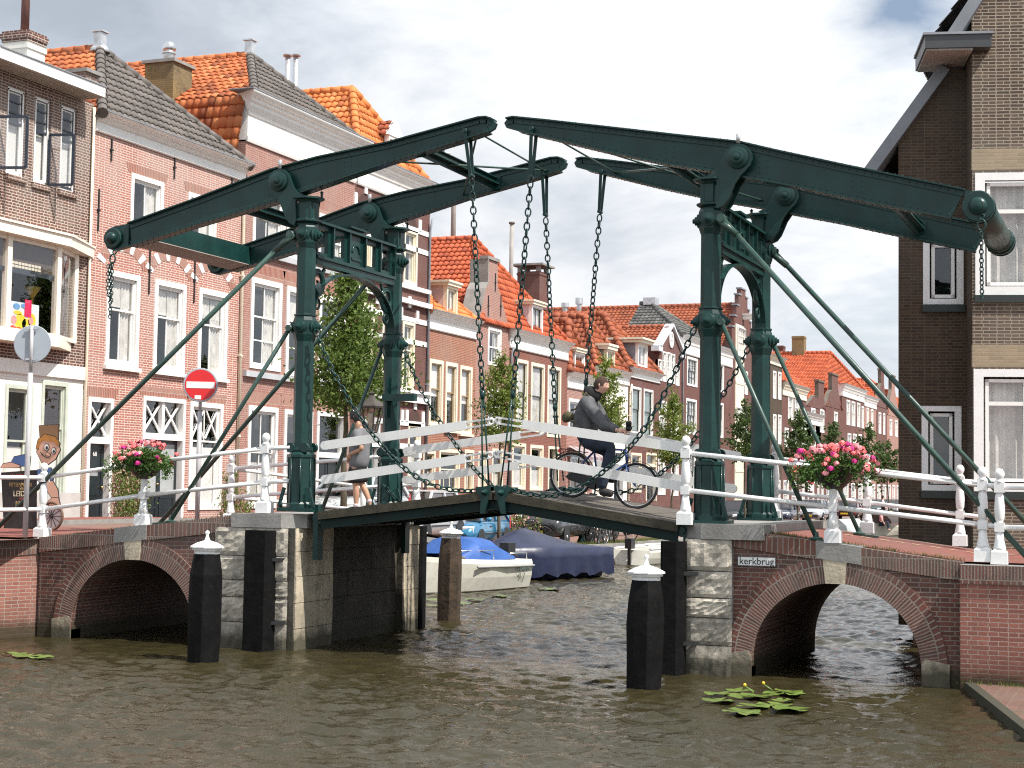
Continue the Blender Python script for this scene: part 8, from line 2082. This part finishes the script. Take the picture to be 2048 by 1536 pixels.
J = {'hem': (HP+Vector((.0, 0, .0)), (.25, .25)), 'waist': (WA, (.25, .245)), 'chest': (CH, (.26, .26)), 'coll': (SH+Vector((.03, 0, .02)), (.17, .17)), 'top': (N1+Vector((-.01, 0, -.02)), (.09, .095))}; B_ = [('hem', 'waist'), ('waist', 'chest'), ('chest', 'coll'), ('coll', 'top')]
for s, nm in ((-1, 'r'), (1, 'l')):
    e, w = pers['el'+nm][0], pers['wr'+nm][0]; sh = pers['sh'+nm][0]
    J.update({'s'+nm: (sh, .135), 'm'+nm: ((sh+e)/2, .115), 'e'+nm: (e, .10), 'f'+nm: ((e*.45+w*.55), .078), 'w'+nm: (w-(w-e)*.10, .054)}); B_ += [('chest', 's'+nm), ('s'+nm, 'm'+nm), ('m'+nm, 'e'+nm), ('e'+nm, 'f'+nm), ('f'+nm, 'w'+nm)]
garment('jacket', J, B_, 'hem', jk, cyc)
hq = C_(1176, 786); garment('hood', {'a': (hq+Vector((-.05, 0, -.05)), (.10, .15)), 'b': (hq+Vector((.03, 0, .0)), (.115, .15)), 'c': (hq+Vector((.14, 0, -.05)), (.09, .13)), 'd': (hq+Vector((.20, 0, -.09)), (.06, .10))}, [('a', 'b'), ('b', 'c'), ('c', 'd')], 'a', hood, cyc)
J = {'w': (HP+Vector((-.01, 0, .10)), (.20, .21)), 'h': (HP+Vector((-.01, 0, -.02)), (.235, .235))}; B_ = [('w', 'h')]
for s, nm in ((-1, 'r'), (1, 'l')):
    t_, k_, a_ = pers['th'+nm][0], pers['kn'+nm][0], pers['an'+nm][0]
    J.update({'t'+nm: (t_+Vector((.02, 0, 0)), .150), 'u'+nm: ((t_+k_)/2, .130), 'k'+nm: (k_, .094), 'c'+nm: (k_*.5+a_*.5, .086), 'a'+nm: (a_+Vector((0, 0, -.01)), .076)}); B_ += [('h', 't'+nm), ('t'+nm, 'u'+nm), ('u'+nm, 'k'+nm), ('k'+nm, 'c'+nm), ('c'+nm, 'a'+nm)]
garment('trousers', J, B_, 'w', jean, cyc)
for s, nm in ((-1, 'r'), (1, 'l')):
    a_ = pers['an'+nm][0]; garment('shoe', {'h': (a_+Vector((-.04, 0, -.03)), (.075, .075)), 'm': (a_+Vector((.06, 0, -.05)), (.065, .07)), 't': (a_+Vector((.19, 0, -.075)), (.05, .06))}, [('h', 'm'), ('m', 't')], 'h', shoe, cyc)
q = C_(1139, 834, -.05); th = thing('shoulder_bag', 'olive canvas bag slung on the back of the cyclist', 'bag', q); olive = mat('olive_canvas', (.075, .065, .03), .85, var=.35, vscale=9, bump=.5, bscale=12)
b = MB(); me = skin('bag', {'a': (q+Vector((.05, .0, .07)), (.075, .12)), 'b': (q+Vector((-.02, 0, -.01)), (.085, .15)), 'c': (q+Vector((.02, 0, -.07)), (.07, .13))}, [('a', 'b'), ('b', 'c')], 'a'); join_to(b, me); b.build('bag_body', olive, th)
b = MB(); b.tube([q+Vector((.06, -.1, .10)), CH+Vector((-.1, -.2, .02)), SH+Vector((.0, -.13, .115)), CH+Vector((.2, -.03, .02))], .016, 6); b.tube([q+Vector((.05, -.12, -.05)), WA+Vector((.02, -.205, -.02)), CH+Vector((.19, -.08, -.05))], .016, 6); b.build('strap', olive, th)
q = C_(1250, 858, -.05); b = MB(); b.sphere(q+Vector((.06, 0, .015)), .062, 10, 0, (.9, 1, .9)); b.lathe([(.05, 0), (.05, .05), (.03, .07)], q+Vector((.07, -.04, .05)), 8); b.build('bicycle_bag', darkm, props=dict(label='small black pouch on the handlebar of the blue bicycle', cat='bag'))
# ---- walking man
WY = 24.9
def Wk(px, py, dy=0.): return aty(px, py, WY+dy)
gt = mat('grey_tshirt', (.15, .15, .16), .85, var=.12, vscale=8, bump=.3, bscale=9); sht = mat('black_shorts', (.014, .014, .016), .85, var=.3, bump=.3); sock = mat('pinkish_sock', (.62, .50, .54), .85)
feet_z = deckz(Wk(720, 1000).x)
H = Wk(710, 833); N1 = Wk(716, 848); SH = Wk(721, 861); CH = Wk(721, 880); WA = Wk(718, 912); HP = Wk(715, 935)
pers = {'hip': (HP, (.13, .15)), 'waist': (WA, (.115, .14)), 'chest': (CH, (.125, .165)), 'neck0': (SH+Vector((-.02, 0, .03)), (.07, .08)), 'neck': (N1, .05), 'skull': (H+Vector((.01, 0, -.03)), .065)}
bones = [('hip', 'waist'), ('waist', 'chest'), ('chest', 'neck0'), ('neck0', 'neck'), ('neck', 'skull')]
zk = feet_z
for s, nm in ((-1, 'l'), (1, 'r')):
    sh = SH+Vector((.01, .18*s, -.015)); el = Wk(724 if s < 0 else 718, 898, .24*s); wr = Wk(701, 908, .16*s) if s < 0 else Wk(705, 912, .2*s)
    if s < 0: kn = Wk(711, 968, -.09); an = Vector((Wk(717, 990).x, WY-.09, zk+.09)); to = an+Vector((-.15, 0, -.055))
    else: kn = Wk(723, 968, .09); an = Vector((Wk(736, 990).x, WY+.09, zk+.17)); to = an+Vector((-.07, 0, -.13))
    pers.update({'sh'+nm: (sh, .062), 'el'+nm: (el, .043), 'wr'+nm: (wr, .028), 'th'+nm: (HP+Vector((0, .09*s, -.05)), .085), 'kn'+nm: (kn, .055), 'ca'+nm: (kn*.62+an*.38+Vector((.015, 0, 0)), .058), 'an'+nm: (an, .036), 'to'+nm: (to, .03)})
    bones += [('chest', 'sh'+nm), ('sh'+nm, 'el'+nm), ('el'+nm, 'wr'+nm), ('hip', 'th'+nm), ('th'+nm, 'kn'+nm), ('kn'+nm, 'ca'+nm), ('ca'+nm, 'an'+nm), ('an'+nm, 'to'+nm)]
b = MB(); join_to(b, skin('body', pers, bones, 'hip'), 0); hs = .235
PH = head_mesh(b, H, (-1, 0, -.04), (-.10, 0, 1), hs, 0, 1, 2)
for s, nm in ((-1, 'l'), (1, 'r')): hand(b, pers['wr'+nm][0], (-.6, .2*-s, -.7), (.3, -s*.6, -.3), .95, .7, 0, side=s)
wk = b.build('person', [skin_t, eyem, lipm], props=dict(label='man with black hair in grey t-shirt and black shorts walking left across the bridge', cat='person'))
hair_cap(PH, hs, lambda t: .62 if math.cos(t) > .55 else (.92 if math.cos(t) > -.1 else 1.22), 'hair', mat('black_hair', (.012, .010, .010), .6, var=.3), wk, .10, 3)
J = {'hem': (HP+Vector((.02, 0, -.07)), (.225, .225)), 'waist': (WA, (.195, .21)), 'chest': (CH, (.185, .215)), 'coll': (SH+Vector((-.015, 0, .03)), (.095, .11))}; B_ = [('hem', 'waist'), ('waist', 'chest'), ('chest', 'coll')]
for s, nm in ((-1, 'l'), (1, 'r')):
    sh, e = pers['sh'+nm][0], pers['el'+nm][0]; J.update({'s'+nm: (sh, .092), 'm'+nm: (sh*.5+e*.5, .088), 'e'+nm: (sh*.1+e*.9, .084)}); B_ += [('chest', 's'+nm), ('s'+nm, 'm'+nm), ('m'+nm, 'e'+nm)]
garment('tshirt', J, B_, 'hem', gt, wk)
b = MB(); q = CH+Vector((.10, -.13, .06)); b.obox(q+Vector((.035, -.01, 0)), ((.045, .02, 0), (-.004, .01, 0), (0, 0, .018))); b.build('shirt_print', signred, wk)
J = {'w': (HP+Vector((0, 0, .12)), (.18, .19)), 'h': (HP+Vector((0, 0, -.03)), (.20, .21))}; B_ = [('w', 'h')]
for s, nm in ((-1, 'l'), (1, 'r')):
    t_, k_ = pers['th'+nm][0], pers['kn'+nm][0]; J.update({'t'+nm: (t_, .15), 'u'+nm: (t_*.4+k_*.6, .14), 'k'+nm: (t_*.02+k_*.98, .13)}); B_ += [('h', 't'+nm), ('t'+nm, 'u'+nm), ('u'+nm, 'k'+nm)]
garment('shorts', J, B_, 'w', sht, wk)
for s, nm in ((-1, 'l'), (1, 'r')):
    a_, to = pers['an'+nm][0], pers['to'+nm][0]; c_ = pers['ca'+nm][0]
    garment('sock', {'a': (a_+(c_-a_)*.42, .056), 'b': (a_, .056)}, [('a', 'b')], 'a', sock, wk)
    d = (to-a_).normalized(); garment('shoe', {'h': (a_+Vector((.03, 0, -.03)), (.07, .07)), 'm': (a_*.5+to*.5, (.065, .065)), 't': (to+(to-a_)*.25, (.05, .055))}, [('h', 'm'), ('m', 't')], 'h', shoe, wk)
# ---- distant people
def small_person(label, base, h, shirt, legs, hairm, seated=False, face=(1, 0, 0)):
    b = MB(); z = base[2]; k = h/1.75; B0 = Vector(base)
    def Q(x, y, zz_): return B0+Vector((x*k, y*k, zz_*k))
    lift_ = -.45 if seated else 0
    J = {'hip': (Q(0, 0, .92+lift_), .12*k), 'chest': (Q(0, 0, 1.28+lift_), .14*k), 'neck': (Q(0, 0, 1.50+lift_), .055*k), 'skull': (Q(0, 0, 1.6+lift_), .07*k)}; Bn = [('hip', 'chest'), ('chest', 'neck'), ('neck', 'skull')]
    for s in (-1, 1):
        J.update({'s%d' % s: (Q(0, .19*s, 1.40+lift_), .06*k), 'e%d' % s: (Q(.05, .24*s, 1.12+lift_), .045*k), 'w%d' % s: (Q(.18, .2*s, .92+lift_), .03*k)}); Bn += [('chest', 's%d' % s), ('s%d' % s, 'e%d' % s), ('e%d' % s, 'w%d' % s)]
        kn = Q(.42, .1*s, .50) if seated else Q(.02, .1*s, .5); an = Q(.42, .1*s, .08) if seated else Q(0, .1*s, .08)
        J.update({'t%d' % s: (Q(.02, .1*s, .86+lift_), .085*k), 'k%d' % s: (kn, .06*k), 'a%d' % s: (an, .04*k), 'f%d' % s: (an+Vector((.12*k, 0, -.04*k)), .035*k)}); Bn += [('hip', 't%d' % s), ('t%d' % s, 'k%d' % s), ('k%d' % s, 'a%d' % s), ('a%d' % s, 'f%d' % s)]
    join_to(b, skin('body', J, Bn, 'hip', 1), 0)
    PH = head_mesh(b, Q(0, 0, 1.63+lift_), face, (0, 0, 1), .235*k, 0, 1, 2)
    for s in (-1, 1): hand(b, J['w%d' % s][0], (.5, 0, -.8), (0, -s, 0), k, .6)
    p = b.build('person', [skin_l, eyem, lipm], props=dict(label=label, cat='person'))
    hair_cap(PH, .235*k, lambda t: .65 if math.cos(t) > .5 else 1.1, 'hair', hairm, p, .06)
    JJ = {n: (v[0], v[1]*1.25 if not hasattr(v[1], '__len__') else v[1]) for n, v in J.items() if n in ('hip', 'chest', 's-1', 's1', 'e-1', 'e1')}; garment('shirt', JJ, [q for q in Bn if q[0] in JJ and q[1] in JJ], 'hip', shirt, p, 1)
    JJ = {n: (v[0], v[1]*1.2) for n, v in J.items() if n == 'hip' or n[0] in 'tka'}; garment('trousers', JJ, [q for q in Bn if q[0] in JJ and q[1] in JJ], 'hip', legs, p, 1)
p = atx(1766, 1000, -18.2); small_person('person in a white shirt standing on the far left quay', (-18.2, p.y, zs(p.y)), 1.75, white, jean, eyem)
small_person('person in a pink top seated in the boat with the brown canopy', (-15.3, 98.2, .35), 1.7, pinks[1], jean, MATS['cropped_brown_hair'], True)
